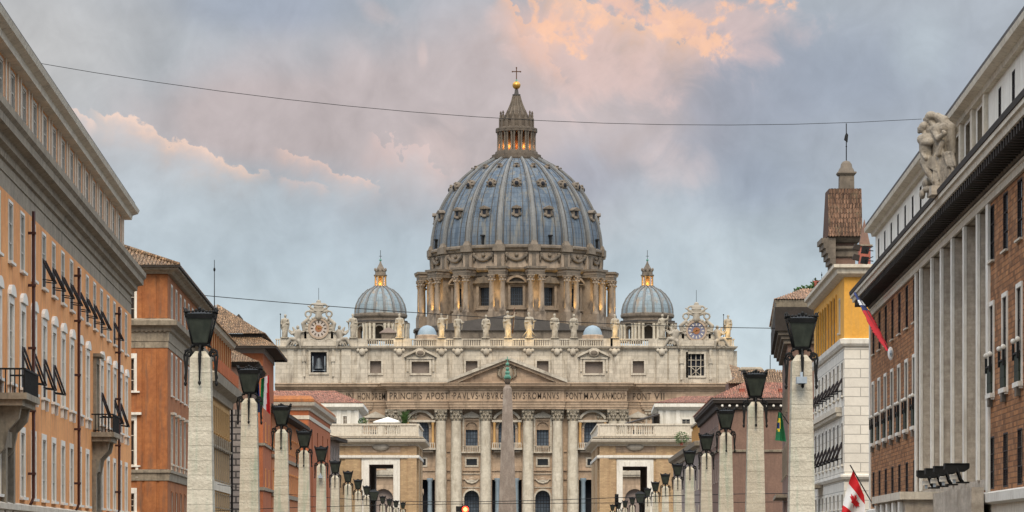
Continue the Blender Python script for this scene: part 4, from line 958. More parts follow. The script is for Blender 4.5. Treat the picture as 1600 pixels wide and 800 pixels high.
# ================================================================== BASILICA
DF = 665.; DC = 782.
FB = Fr(P2(430, DF), P2(1152, DF)); BX = FB.x
def BZ(y, D=DF): return CZ + (HY - y) * D / F
BAS = root('basilica', (*P2(792, DF), 0), 'domed basilica closing the street, columned facade under a great blue-grey ribbed dome', 'basilica')
def facade():
    B = BAS; fr = FB; X, Z = BX, BZ
    sym = lambda l: l + [1584 - v for v in l]
    cols = [689, 713, 759, 825, 871, 895]; outer = [612, 626, 958, 972]
    # --- holes of the main storey
    hs = []; panes = []
    small = [737, 848, 587, 997]; big = [657, 926, 792]
    mb = MB(); lower = MB()
    def pane_win(xc, w, z0, z1, m, dp=1.2, name='window'):
        hs.append((X(xc) - w / 2, X(xc) + w / 2, z0, z1)); q = MB(); x = X(xc)
        q.add([fr.p(x - w / 2, dp, z0), fr.p(x + w / 2, dp, z0), fr.p(x + w / 2, dp, z1), fr.p(x - w / 2, dp, z1)], [(0, 1, 2, 3)], m)
        return x, q
    for xc in small:
        w = 3.0; zs = Z(669); x, q = pane_win(xc, w, Z(697), zs + w / 2, 'window_blue')
        q.spandrel(fr, x, w, zs, 'trav_warm', .0, .5)
        q.box(fr, x - w / 2, x + w / 2, .5, .8, zs - .4, zs + w / 2, 'trav_warm')
        q.box(fr, x - w / 2 - .5, x - w / 2, -.35, 0, Z(697), zs + w / 2 + .4, 'trav_warm'); q.box(fr, x + w / 2, x + w / 2 + .5, -.35, 0, Z(697), zs + w / 2 + .4, 'trav_warm')
        q.box(fr, x - w / 2 - .5, x + w / 2 + .5, -.35, 0, zs + w / 2 + .4, zs + w / 2 + .9, 'trav_warm')
        q.prism(fr, [(x - 2.7, Z(653)), (x + 2.7, Z(653)), (x + 2.7, Z(651)), (x, Z(643)), (x - 2.7, Z(651))], -.8, 0, 'trav_facade')
        for t in (-1, 1): q.box(fr, x + t * 2.05 - .22, x + t * 2.05 + .22, -.6, 0, Z(706), Z(653.4), 'trav_facade')
        q.box(fr, x - 2.6, x + 2.6, -.9, 0, Z(708), Z(706), 'trav_facade'); q.box(fr, x - 2.1, x + 2.1, -.7, -.5, Z(697.5), Z(696.5), 'trav_facade')
        t = -2.0
        while t < 2.0: q.box(fr, x + t, x + t + .18, -.65, -.5, Z(705.9), Z(697.6), 'trav_facade'); t += .42
        q.build('aedicule_window', B)
    for xc in big:
        w = 4.2; zs = Z(669); x, q = pane_win(xc, w, Z(705), zs + w / 2, 'window_blue')
        q.spandrel(fr, x, w, zs, 'trav_warm', 0, .5)
        q.archband(fr, x, w / 2, w / 2 + .5, zs, 'trav_facade', -.2, 0)
        for t in (-1, 1): q.lathe(tuple(fr.p(x + t * 3.1, -.9, Z(700))), [(.42, 0), (.42, .3), (.34, .4), (.3, Z(660) - Z(700) - .9), (.45, Z(660) - Z(700) - .2), (.45, Z(660) - Z(700))], 8, 'stucco_ochre')
        q.box(fr, x - 3.7, x + 3.7, -1.35, 0, Z(660), Z(656.5), 'trav_facade')
        q.archband(fr, x, 3.3, 3.9, Z(655) - 1.6, 'trav_facade', -1.2, 0, 10, radians(28), radians(152)); q.prism(fr, [(x - 3.5, Z(656.4)), (x + 3.5, Z(656.4)), (x, Z(647))], -.4, 0, 'trav_warm')
        q.box(fr, x - 3.8, x + 3.8, -1.9, 0, Z(703), Z(700), 'trav_facade'); q.box(fr, x - 3.2, x + 3.2, -1.5, 0, Z(707), Z(703.1), 'trav_dark')
        q.box(fr, x - 3.6, x + 3.6, -1.8, -1.6, Z(693), Z(692), 'trav_facade')
        t = -3.6
        while t < 3.6: q.box(fr, x + t, x + t + .2, -1.8, -1.62, Z(699.9), Z(693.1), 'trav_facade'); t += .5
        q.build('benediction_window', B)
    for xc in small + [657, 926]:
        x, q = pane_win(xc, 2.6, Z(727), Z(717), 'window_glass', 1.0, 'mezzanine')
        for a, b, c, d in ((-1.7, 1.7, Z(716.9), Z(714.6)), (-1.7, 1.7, Z(729.5), Z(727.1)), (-1.7, -1.32, Z(727), Z(717)), (1.32, 1.7, Z(727), Z(717))): q.box(fr, x + a, x + b, -.2, 0, c, d, 'trav_facade')
        q.build('mezzanine_window', B)
    for xc in small:
        w = 3.7; zs = Z(778); x, q = pane_win(xc, w, 1.0, zs + w / 2, 'window_blue', 2.5)
        q.spandrel(fr, x, w, zs, 'trav_warm', 0, .6); q.archband(fr, x, w / 2, w / 2 + .45, zs, 'trav_facade', -.25, 0)
        for t in (-1, 1): q.box(fr, x + t * (w / 2 + .23) - .22, x + t * (w / 2 + .23) + .22, -.25, 0, 0, zs, 'trav_facade')
        q.build('arched_door', B)
        q = MB(); q.ball(fr.p(x, -.1, Z(751)), .8, 'trav_facade', 6, 1.6, .35); q.tube([fr.p(x - 1.9, -.15, Z(747)), fr.p(x - 1.1, -.2, Z(753)), fr.p(x, -.2, Z(755)), fr.p(x + 1.1, -.2, Z(753)), fr.p(x + 1.9, -.15, Z(747))], .22, 'trav_facade', 6)
        for a, b, c, d in ((-2.3, 2.3, Z(741), Z(740)), (-2.3, 2.3, Z(762), Z(761))): q.box(fr, x + a, x + b, -.25, 0, c, d, 'trav_facade')
        q.build('relief_panel', B)
    for xc in big:
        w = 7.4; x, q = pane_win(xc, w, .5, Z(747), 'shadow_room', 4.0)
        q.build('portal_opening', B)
        for t in (-1, 1):
            q = MB(); c = fr.p(x + t * 2.35, -.1, 0)
            q.lathe(tuple(c), [(.85, 0), (.85, 1.2), (.66, 1.5), (.62, 5), (.55, Z(752) - .2), (.75, Z(751)), (.85, Z(748)), (.85, Z(747) - .02)], 12, 'lead_pale'); q.build('portal_column', B)
    W0 = MB(); W0.wall(fr, X(430), X(1152), 0, Z(640), hs, 4.0, 'trav_warm', 'trav_warm'); W0.build('main_wall', B)
    q = MB()
    for a, b in ((736, 734), (749.5, 747), (706, 704.8)): q.box(fr, X(560), X(1024), -.35, -.02, Z(a) + .003 * a / 700, Z(b), 'trav_warm')
    q.build('string_courses', B)
    # pilasters behind the columns
    for c in cols + outer + [567, 1017, 642, 942, 546, 1038, 474, 1110, 442, 1142]: q = MB(); q.box(fr, X(c) - 1.5, X(c) + 1.5, -.28, 0, 3, Z(640) - .01, 'trav_warm' if 560 < c < 1030 else 'trav_facade'); q.build('pilaster', B)
    # giant columns
    def capital(q, c, r, z0, z1, segs=16):
        h = z1 - z0
        q.lathe((c[0], c[1], z0), [(r * .9, 0), (r * .98, .06), (r * .9, .12), (r * .95, h * .5), (r * 1.3, h * .86)], segs, 'capital_stone')
        for tier, (zz, rr, hh) in enumerate(((0.05, 1.0, .42), (.38, 1.08, .36))):
            for k in range(8):
                a = 2 * pi * (k + .5 * tier) / 8; cc = (c[0] + cos(a) * r * rr, c[1] + sin(a) * r * rr, z0 + h * (zz + hh * .5))
                q.ball(cc, h * hh * .42, 'capital_stone', 4, .8, .8, 1.2); q.ball((c[0] + cos(a) * r * (rr + .16), c[1] + sin(a) * r * (rr + .16), z0 + h * (zz + hh)), h * .1, 'capital_stone', 3)
        for k in range(4):
            a = pi / 4 + k * pi / 2; q.ball((c[0] + cos(a) * r * 1.42, c[1] + sin(a) * r * 1.42, z0 + h * .78), h * .14, 'capital_stone', 4)
        q.frustum(c, z0 + h * .87, z1, r * 2.5, r * 2.65, 'capital_stone')
    proto = None; zt = Z(640); zs = Z(658); c0 = fr.p(0, -1.15, 0)
    q = MB(); q.lathe((c0.x, c0.y, 0), [(1.75, 2.2), (1.75, 3.0), (1.55, 3.2), (1.62, 3.6), (1.42, 3.9), (1.38, 4.2), (1.38, 14), (1.33, 20), (1.2, zs - .3), (1.25, zs)], 20, 'trav_column'); q.frustum(c0, 0, 2.2, 3.7, 3.6, 'trav_column')
    b0 = WM[B.name]; M0 = Matrix.Translation(c0)
    proto = q.build('giant_column', B, M0); q = MB(); capital(q, c0, 1.2, zs + .01, zt - .02); q.build('capital', proto, M0)
    first = True
    for c in cols + outer:
        M = Matrix.Translation(fr.p(X(c), -1.15, 0))
        if first:
            d = M.translation; proto.matrix_basis = WM[B.name].inverted() @ M; WM[proto.name] = M
            for ch in proto.children: WM[ch.name] = M
            first = False
        else: inst(proto, B, M)
    for c in (567, 1017, 642, 942, 546, 1038):
        q = MB(); z0, z1 = Z(656), zt - .02; h = z1 - z0; x = X(c)
        q.box(fr, x - 1.6, x + 1.6, -.55, -.29, z0 + h * .85, z1, 'capital_stone')
        for i in range(4):
            for t in range(2): q.ball(fr.p(x - 1.2 + i * .8, -.4, z0 + h * (.22 + .35 * t)), h * .17, 'capital_stone', 4)
        q.build('pilaster_capital', B)
    # entablature with breaks over columns
    def plan(d=0.):
        b = [(430, 0), (553, 0), (553, .35), (581, .35), (581, 0), (606, 0), (606, 2.6), (704, 2.6), (704, 3.1), (881, 3.1), (881, 2.6), (979, 2.6), (979, 0), (1003, 0), (1003, .35), (1031, .35), (1031, 0), (1152, 0)]
        return [tuple(fr.p(X(p), -o - d, 0)[:2]) for p, o in b]
    pl = plan()
    q = MB(); q.sweep(pl, [(-1, zt), (0, zt), (.05, Z(637)), (.18, Z(636.8)), (.2, Z(633)), (.32, Z(632.7)), (.34, Z(629.5)), (.55, Z(628.3)), (.55, Z(627.4)), (-1, Z(627.4))], 'trav_warm'); q.build('architrave', B)
    q = MB(); q.sweep(pl, [(-1, Z(627.4)), (.02, Z(627.4)), (.02, Z(611)), (-1, Z(611))], 'trav_warm'); q.build('frieze', B)
    q = MB(); q.sweep(pl, [(-1, Z(611)), (.3, Z(610.8)), (.4, Z(608)), (.8, Z(607.5)), (1.1, Z(605)), (1.5, Z(604.5)), (1.55, Z(602)), (1.8, Z(600.5)), (1.8, Z(599.5)), (-1, Z(598))], 'trav_warm'); q.build('cornice', B)
    # pediment
    q = MB(); xl, xr, xm = X(699), X(886), X(792.5); za, zb = Z(558.5), Z(600)
    q.prism(fr, [(xl + 2, zb), (xr - 2, zb), (xm, za - 1.4)], -3.2, 0, 'trav_warm')
    pe = q.build('pediment', B); q = MB()
    for sg, xe in ((-1, xl), (1, xr)):
        for (o0, o1, y) in ((0, .75, -5.0), (.78, 1.45, -4.4)):
            dx, dz = xm - xe, za - zb
            pts = [(xe + sg * 0, zb - o1 * 1.05 + (0.9)), (xm, za - o1 * 1.05), (xm, za - o0 * 1.05), (xe, zb - o0 * 1.05 + .9)]
            q.prism(fr, pts if sg < 0 else pts[::-1], y, -3.21, 'trav_facade' if o0 == 0 else 'trav_warm')
    q.build('raking_cornice', pe)
    q = MB(); x = xm
    q.ball(fr.p(x, -3.5, Z(585)), 1.5, 'stone_grey', 7, 1., .4, 1.35); q.ball(fr.p(x, -3.6, Z(570)), .9, 'stone_grey', 6, .9, .5, 1.1)
    for sg in (-1, 1):
        q.tube([fr.p(x + sg * 1.4, -3.5, Z(592)), fr.p(x + sg * 2.2, -3.6, Z(586)), fr.p(x + sg * 1.9, -3.6, Z(579)), fr.p(x + sg * 2.4, -3.5, Z(574)), fr.p(x + sg * 1.3, -3.6, Z(569))], .35, 'stone_grey')
        q.tube([fr.p(x - sg * .9, -3.8, Z(592)), fr.p(x + sg * .9, -3.8, Z(573))], .16, 'stone_grey')
    q.build('coat_of_arms', pe)
    # inscription
    words = [('IN', 541, 552), ('HONOREM', 559, 602), ('PRINCIPIS', 609.5, 660), ('APOST', 666, 701), ('·PAVLVS·V·BVRGHESIVS·', 706.5, 823), ('ROMANVS', 825, 873), ('PONT', 884, 909), ('MAX', 912, 937), ('AN·', 940, 953), ('MDCXII·', 954.5, 977), ('PONT', 983, 1001.5), ('VII', 1033, 1044)]
    words[-2] = ('PONT', 989, 1017); words[-1] = ('VII', 1022, 1038)
    me = bpy.data.meshes.new('inscription'); bm = bmesh.new(); inv = WM[B.name].inverted(); glyph = {}
    def out_at(px): return 3.1 if 704 < px < 881 else (2.6 if 606 < px < 979 else (.35 if (553 < px < 581 or 1003 < px < 1031) else 0))
    def get(ch):
        if ch not in glyph:
            cu = bpy.data.curves.new('t', 'FONT'); cu.body = ch; cu.size = 1; cu.extrude = .02; cu.offset = .003; cu.resolution_u = 3
            to = bpy.data.objects.new('t', cu); sc.collection.objects.link(to); dg = bpy.context.evaluated_depsgraph_get(); dg.update(); m = bpy.data.meshes.new_from_object(to.evaluated_get(dg)); bpy.data.objects.remove(to)
            xs_ = [v.co.x for v in m.vertices]; glyph[ch] = (m, min(xs_), max(xs_) - min(xs_))
        return glyph[ch]
    for wd_, a, b in words:
        ws = [get('I' if ch == '·' else ch)[2] if ch != '·' else .1 for ch in wd_]; gp = .16; tot = sum(ws) + gp * (len(ws) - 1); x = a
        for ch, w_ in zip(wd_, ws):
            k = (b - a) / tot; px0, px1 = x, x + w_ * k; x += (w_ + gp) * k; o = out_at((px0 + px1) / 2)
            if ch == '·':
                r = .16; cxx = X((px0 + px1) / 2); zz = Z(619); vs = [bm.verts.new(inv @ fr.p(cxx + r * cos(t * pi / 3), -o - .1, zz + r * sin(t * pi / 3))) for t in range(6)]; bm.faces.new(vs); continue
            m, x0, ww = get(ch); bt = bmesh.new(); bt.from_mesh(m)
            for v in bt.verts:
                px = px0 + (v.co.x - x0) / max(ww, .01) * (px1 - px0); z = Z(624.4) + v.co.y / .72 * (Z(613.6) - Z(624.4)); v.co = inv @ fr.p(X(px), -o - .05 - (v.co.z > 0) * .06, z)
            t = bpy.data.meshes.new('t'); bt.to_mesh(t); bm.from_mesh(t); bt.free()
    bm.to_mesh(me); me.materials.append(MATS['letter_dark']); o = bpy.data.objects.new('inscription', me); link(o, B, WM[B.name])
    # attic
    ha = []; pan = []
    def aw(xc, w, y0, y1, m, style):
        x = X(xc); ha.append((x - w / 2, x + w / 2, Z(y1), Z(y0))); q = MB(); z0, z1 = Z(y1), Z(y0)
        q.add([fr.p(x - w / 2, .9, z0), fr.p(x + w / 2, .9, z0), fr.p(x + w / 2, .9, z1), fr.p(x - w / 2, .9, z1)], [(0, 1, 2, 3)], m)
        s = .5
        q.box(fr, x - w / 2 - s, x - w / 2, -.3, 0, z0 - s, z1 + s, 'trav_facade'); q.box(fr, x + w / 2, x + w / 2 + s, -.3, 0, z0 - s, z1 + s, 'trav_facade')
        q.box(fr, x - w / 2, x + w / 2, -.3, 0, z1, z1 + s, 'trav_facade'); q.box(fr, x - w / 2, x + w / 2, -.3, 0, z0 - s, z0, 'trav_facade')
        if style == 'ped':
            for sg in (-1, 1): q.box(fr, x + sg * (w / 2 + 1.0) - .25, x + sg * (w / 2 + 1.0) + .25, -.35, 0, z0 + .4, z1 + .9, 'trav_facade')
            zz = z1 + 1.0
            for sg in (-1, 1): q.prism(fr, [(x, zz + 2.6), (x + sg * (w / 2 + 1.9), zz + .5), (x + sg * (w / 2 + 1.9), zz), (x, zz + 2.0)][::(-1 if sg < 0 else 1)][::-1], -.9, 0, 'trav_facade')
            q.box(fr, x - w / 2 - 1.2, x + w / 2 + 1.2, -.5, 0, zz - .35, zz, 'trav_facade')
            q.ball(fr.p(x, -.7, zz + 1.1), 1.0, 'trav_facade', 8, 1.25, .5, .95); q.ball(fr.p(x, -1.05, zz + 1.1), .72, 'trav_dark', 8, 1.25, .3, .9)
        if style == 'bell':
            for sg in (-1, 1): q.box(fr, x + sg * (w / 2 + 1.6) - .3, x + sg * (w / 2 + 1.6) + .3, -.5, 0, z0 - 1, z1 + 2.6, 'trav_facade'); q.box(fr, x + sg * (w / 2 + 1.6) - .5, x + sg * (w / 2 + 1.6) + .5, -.7, 0, z1 - 2.4, z1 - 1., 'trav_facade')
        return q.build('attic_window', B)
    for xc in (737, 848): aw(xc, 2.9, 564, 582, 'blind_taupe', '')
    for xc in (657, 928): aw(xc, 4.4, 565, 583, 'blind_taupe', 'ped')
    for xc in (587, 997.5): aw(xc, 2.8, 564, 583, 'blind_taupe', '')
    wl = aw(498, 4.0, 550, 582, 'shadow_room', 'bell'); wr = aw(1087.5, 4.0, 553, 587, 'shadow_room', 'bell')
    q = MB(); c = fr.p(X(498), .55, 0)
    q.lathe((c.x, c.y, 0), [(1.15, Z(576)), (1.1, Z(575)), (.8, Z(570)), (.62, Z(563)), (.45, Z(560)), (.1, Z(558.8))], 14, 'bell_bronze'); q.tube([(c.x, c.y, Z(559)), (c.x, c.y, Z(551))], .12, 'iron_black', 5)
    for sg in (-1, 1): q.tube([fr.p(X(498) + sg * 1.5, .6, Z(582)), fr.p(X(498) + sg * 1.5, .6, Z(556))], .12, 'cam_grey', 5)
    q.box(fr, X(498) - 1.6, X(498) + 1.6, .5, .7, Z(579), Z(578), 'cam_grey'); q.build('bell', wl)
    q = MB(); x = X(1087.5)
    for i in (-1, 0, 1): q.box(fr, x + i * 1.2 - .1, x + i * 1.2 + .1, .4, .6, Z(587), Z(553), 'trav_facade')
    for yy in (563, 573): q.box(fr, x - 2, x + 2, .42, .58, Z(yy), Z(yy - 1), 'trav_facade')
    for sg in (-1, 1): q.tube([fr.p(x - sg * 1.1, .5, Z(586)), fr.p(x + sg * 1.1, .5, Z(574))], .1, 'trav_facade', 5)
    q.build('lattice', wr)
    za = Z(542); q = MB(); q.wall(fr, X(430), X(1146), Z(600), za, ha, .95, 'trav_facade'); q.box(fr, X(1146.1), X(1152), .8, 3, Z(600), Z(548), 'trav_facade'); q.build('attic_wall', B)
    caps = [566, 624, 690, 715, 760, 826, 870, 895, 960, 1034]
    for c in caps + [541, 1052]:
        q = MB(); wd2 = 1.15 if c in (541, 1052) else 1.35; x = X(c)
        q.box(fr, x - wd2, x + wd2, -.45, 0, Z(600) + .4, Z(545), 'trav_facade'); q.box(fr, x - wd2 - .2, x + wd2 + .2, -.6, 0, Z(600), Z(594), 'trav_facade'); q.build('attic_pilaster', B)
    for c in (470, 454, 1114, 1128, 526, 1070): q = MB(); q.box(fr, X(c) - .8, X(c) + .8, -.3, 0, Z(600), Z(545), 'trav_facade'); q.build('corner_strip', B)
    for c in caps:
        q = MB(); x = X(c); q.ball(fr.p(x, -.6, Z(550)), .85, 'trav_facade', 6, 1, .7, 1.1)
        for sg in (-1, 1): q.ball(fr.p(x + sg * .95, -.6, Z(547.5)), .5, 'trav_facade', 5); q.tube([fr.p(x + sg * .3, -.7, Z(552)), fr.p(x + sg * .2, -.7, Z(557))], .2, 'trav_dark', 5, r1=.1)
        q.box(fr, x - .75, x + .75, -.58, -.46, Z(553), Z(546), 'trav_dark'); q.build('mask_ornament', B)
    q = MB(); path = [tuple(fr.p(-.0, 12, 0)[:2]), tuple(fr.p(0, 0, 0)[:2]), tuple(fr.p(fr.L - 1, 0, 0)[:2]), tuple(fr.p(fr.L - 1, 12, 0)[:2])]
    q.sweep(path, [(0, Z(546.5)), (.2, Z(546.4)), (.3, Z(544.5)), (.9, Z(544)), (1.1, Z(541.5)), (0, Z(541))], 'trav_facade'); q.build('attic_cornice', B)
    # balustrade: solid piers and short runs of balusters
    q = MB(); piers = [445, 470, 527, 552, 566, 622, 636, 690, 716, 759, 794, 827, 867, 897, 950, 961, 1020, 1035, 1060, 1115, 1137]
    q.box(fr, X(430), X(1148), -.25, .35, Z(541.3), Z(540), 'trav_facade'); q.box(fr, X(430), X(1148), -.3, .4, Z(531), Z(529.3), 'trav_facade')
    for c in piers: q.box(fr, X(c) - 1.15, X(c) + 1.15, -.4, .5, Z(541.2), Z(529.1), 'trav_facade')
    x = X(431)
    while x < X(1147): q.box(fr, x, x + .28, -.1, .2, Z(540), Z(531), 'trav_facade'); x += .55
    q.build('balustrade', B)
    # the bulk behind: aisles, nave roof
    q = MB(); q.box(fr, 3, fr.L - 3, .5 if 0 else 4.1, 24, 0, Z(552), 'trav_facade'); q.build('narthex_block', B)
    q = MB(); q.box(fr, X(560), X(1030), 24.1, 120, 0, 44, 'trav_dark'); q.build('nave_block', B)
    f2 = Fr((P2(792, DF)[0] - 60, 860), (P2(792, DF)[0] + 60, 860)); q = MB(); m = 60.
    for (x0, x1, zz, ye) in ((-21, 21, 0, 50),): pass
    yy = 30; zt2 = BZ(530, 860 / K)
    q.prism(f2, [(m - 23, zt2 - 3), (m + 23, zt2 - 3), (m + 23, zt2 + 2.2), (m, zt2 + 5.6), (m - 23, zt2 + 2.2)], 0, 60, 'trav_dark')
    q.prism(f2, [(m - 24, zt2 + 2.25), (m + 24, zt2 + 2.25), (m + 24, zt2 + 2.7), (m, zt2 + 6.3), (m - 24, zt2 + 2.7)], -.6, 60, 'roof_dark'); q.build('nave_roof', B)
facade()

# ------------------------------------------------------------------ main dome
CD = Vector((7 * DC / F, DC * K, 0)); RS = DC / F
def DZ(y): return CZ + (HY - y) * RS
def polar(r, a, z): return Vector((CD.x + r * sin(a), CD.y - r * cos(a), z))
def dframe(a, r=0.):
    """frame facing outwards at azimuth a (0 = towards the camera); x to the right, y inwards"""
    o = polar(r, a, 0); u = Vector((cos(a), sin(a), 0)); return Fr((o.x, o.y), (o.x + u.x, o.y + u.y))
def dome():
    B = BAS; C = (CD.x, CD.y, 0.)
    ang = [2 * pi * k / 16 for k in range(16)]; rib = [a + pi / 16 for a in ang]
    prof = [(133, 397), (133.5, 392), (132, 373), (127.5, 352), (119.5, 330), (108, 309), (94, 291), (78, 275.5), (62, 263.5), (40, 251.5)]
    pr = [(r * RS, DZ(y)) for r, y in prof]
    # smooth the profile
    def cr(P, n=4):
        out = []
        for i in range(len(P) - 1):
            p0, p1, p2, p3 = P[max(i - 1, 0)], P[i], P[i + 1], P[min(i + 2, len(P) - 1)]
            for k in range(n):
                t = k / n; out.append(tuple(.5 * (2 * p1[j] + (p2[j] - p0[j]) * t + (2 * p0[j] - 5 * p1[j] + 4 * p2[j] - p3[j]) * t * t + (3 * p1[j] - p0[j] - 3 * p2[j] + p3[j]) * t ** 3) for j in (0, 1)))
        return out + [P[-1]]
    pr = cr(pr, 3)
    q = MB(); q.lathe(C, pr, 96, 'lead', cap=False); shell = q.build('dome_shell', B)
    # ribs
    def ribmesh(fr, w0, w1, out, m, pr=pr, name='rib', par=None, inner=None):
        q = MB(); n = len(pr)
        secs = []
        for i, (r, z) in enumerate(pr):
            t = i / (n - 1); w = w0 + (w1 - w0) * t
            a, b = pr[max(i - 1, 0)], pr[min(i + 1, n - 1)]; nx, nz = (b[1] - a[1]), -(b[0] - a[0]); l = sqrt(nx * nx + nz * nz); nx /= l; nz /= l
            def P(x, o): return fr.p(x, -(r + nx * o), z + nz * o)
            h = w / 2
            secs.append([P(-h, -.4), P(-h, out * .55), P(-h * .62, out * .6), P(-h * .55, out), P(h * .55, out), P(h * .62, out * .6), P(h, out * .55), P(h, -.4)])
        k = len(secs[0]); vs = [v for s in secs for v in s]; fs = []
        for i in range(n - 1):
            for j in range(k - 1): fs.append((i * k + j, i * k + j + 1, (i + 1) * k + j + 1, (i + 1) * k + j))
        fs += [tuple(range(k))[::-1], tuple((n - 1) * k + j for j in range(k))]
        q.add(vs, fs, m, False); return q
    f0 = dframe(rib[0]); M0 = f0.M(); src = ribmesh(f0, 1.7, .75, .6, 'lead_rib').build('rib', shell, M0)
    for a in rib[1:]: inst(src, shell, dframe(a).M())
    # slim seams between ribs
    q = MB()
    for a in ang:
        for d in (-.15, -.075, .075, .15):
            b = ribmesh(dframe(a + d), .26, .13, .12, 'roof_dark'); o = len(q.v); q.add(b.v, b.f, 'roof_dark')
    q.build('seam_rolls', shell)
    # dormers
    def at(y):
        z = DZ(y)
        for i in range(len(pr) - 1):
            if pr[i][1] <= z <= pr[i + 1][1]:
                t = (z - pr[i][1]) / (pr[i + 1][1] - pr[i][1]); sl = atan2(pr[i + 1][1] - pr[i][1], pr[i][0] - pr[i + 1][0]); return pr[i][0] + (pr[i + 1][0] - pr[i][0]) * t, z, sl
    def dormer(kind, y):
        r, z, sl = at(y); fr = dframe(0); q = MB(); O = fr; r0_, z0_ = r, z
        if kind == 0:     # lower: pedimented
            q.box(O, -1.25, 1.25, -r - .85, -r + 2.2, z - 1.3, z + 1.0, 'trav_dark'); q.prism(O, [(-1.75, z + 1.01), (1.75, z + 1.01), (1.5, z + 1.5), (0, z + 2.2), (-1.5, z + 1.5)], -r - 1.3, -r + 2.6, 'trav_dark')
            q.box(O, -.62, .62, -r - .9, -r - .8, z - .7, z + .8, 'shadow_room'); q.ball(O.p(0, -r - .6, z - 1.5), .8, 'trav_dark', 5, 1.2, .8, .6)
            for sg in (-1, 1): q.ball(O.p(sg * 1.4, -r - .6, z - .9), .45, 'trav_dark', 4, .8, .8, 1.5)
        elif kind == 1:   # middle: round with shell
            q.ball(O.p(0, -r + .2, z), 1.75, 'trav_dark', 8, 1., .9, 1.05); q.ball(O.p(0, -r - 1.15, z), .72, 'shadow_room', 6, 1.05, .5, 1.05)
            for k in range(9): a = pi * 2 * k / 9; q.ball(O.p(1.45 * cos(a), -r - .6, z + 1.5 * sin(a)), .42, 'trav_dark', 4)
            q.box(O, -1.5, 1.5, -r + .4, -r + 2.5, z - 1.2, z + .9, 'trav_dark')
        else:             # top
            q.ball(O.p(0, -r + .3, z), 1.1, 'trav_dark', 7, 1.1, .9, 1.0); q.ball(O.p(0, -r - .55, z), .45, 'shadow_room', 5, 1, .5, 1); q.ball(O.p(0, -r - .2, z + 1.0), .5, 'trav_dark', 5, 1.8, .8, .6)
        q.v = [Vector((CD.x + (v.x - CD.x) * .84, v.y, z0_ + (v.z - z0_) * .84)) for v in q.v]
        s = q.build('dormer', shell, fr.M())
        for a in ang[1:]: inst(s, shell, dframe(a).M())
    dormer(0, 343); dormer(1, 297); dormer(2, 267.5)
    q = MB()
    for k, a in enumerate(ang):
        if k % 2: 
            f = dframe(a); r, z, _ = at(386); q.box(f, -.3, .3, -r - .6, -r, z - 1.2, z + 1., 'iron_black'); q.box(f, -.6, .6, -r - .8, -r, z + 1.0, z + 1.4, 'iron_black')
    q.build('vents', shell)
    # attic ring with garlands
    ra = 131.5 * RS; z0, z1 = DZ(429), DZ(399); q = MB()
    q.lathe(C, [(ra + .1, z0), (ra, z0 + .6), (ra, z1 - 1.0)], 96, 'drum_stone', smooth=True, cap=False)
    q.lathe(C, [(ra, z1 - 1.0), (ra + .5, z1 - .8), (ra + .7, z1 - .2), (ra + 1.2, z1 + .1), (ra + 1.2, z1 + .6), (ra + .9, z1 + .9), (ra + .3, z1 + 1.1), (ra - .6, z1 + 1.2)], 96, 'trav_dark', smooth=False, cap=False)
    at_ = q.build('dome_attic', B)
    q = MB(); f = dframe(0); zm = (z0 + z1) / 2
    for sg in (-1, 1): q.box(f, sg * 3.9 - .12, sg * 3.9 + .12, -ra - .18, -ra + .4, z0 + .9, z1 - 1.3, 'trav_dark')
    q.tube([f.p(x, -ra - .25, zm + .9 - 1.5 * (1 - (x / 2.9) ** 2)) for x in [-2.9 + .58 * i for i in range(11)]], .48, 'trav_dark', 7)
    for x in (-2.9, 0, 2.9): q.ball(f.p(x, -ra - .2, zm + (1.1 if x else .9)), .6, 'trav_dark', 5)
    for x in (-2.9, 2.9): q.tube([f.p(x, -ra - .15, zm + 1), f.p(x, -ra - .15, zm - 1.0)], .28, 'trav_dark', 5)
    s = q.build('garland', at_, f.M())
    for a in ang[1:]: inst(s, at_, dframe(a).M())
    q = MB(); f = dframe(rib[0])
    q.box(f, -1.5, 1.5, -ra - .75, -ra + .5, z0, z1 - 1.0, 'drum_stone'); q.box(f, -1.8, 1.8, -ra - 1.7, -ra, z1 - .9, z1 + 1.0, 'trav_dark'); q.box(f, -.6, .6, -ra - .95, -ra - .76, z0 + .5, z1 - 1.5, 'trav_dark')
    q.frustum(f.p(0, -ra - .5, 0), z1 + 1.0, z1 + 2.2, 2.2, 1.2, 'trav_dark', rot=rib[0])
    s = q.build('attic_pier', at_, f.M())
    for a in rib[1:]: inst(s, at_, dframe(a).M())
    # drum
    rd = 126 * RS; zb, zt = DZ(504), DZ(429); q = MB(); zent = DZ(441)
    f = dframe(0)
    q.lathe(C, [(rd, zb - 3), (rd, zb + 1.2), (rd - .3, zb + 1.3)], 96, 'drum_stone', cap=False)
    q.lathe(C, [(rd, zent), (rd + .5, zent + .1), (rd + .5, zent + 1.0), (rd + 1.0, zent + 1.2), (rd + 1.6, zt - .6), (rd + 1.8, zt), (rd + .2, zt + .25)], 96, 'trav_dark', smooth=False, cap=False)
    dr = q.build('drum', B)
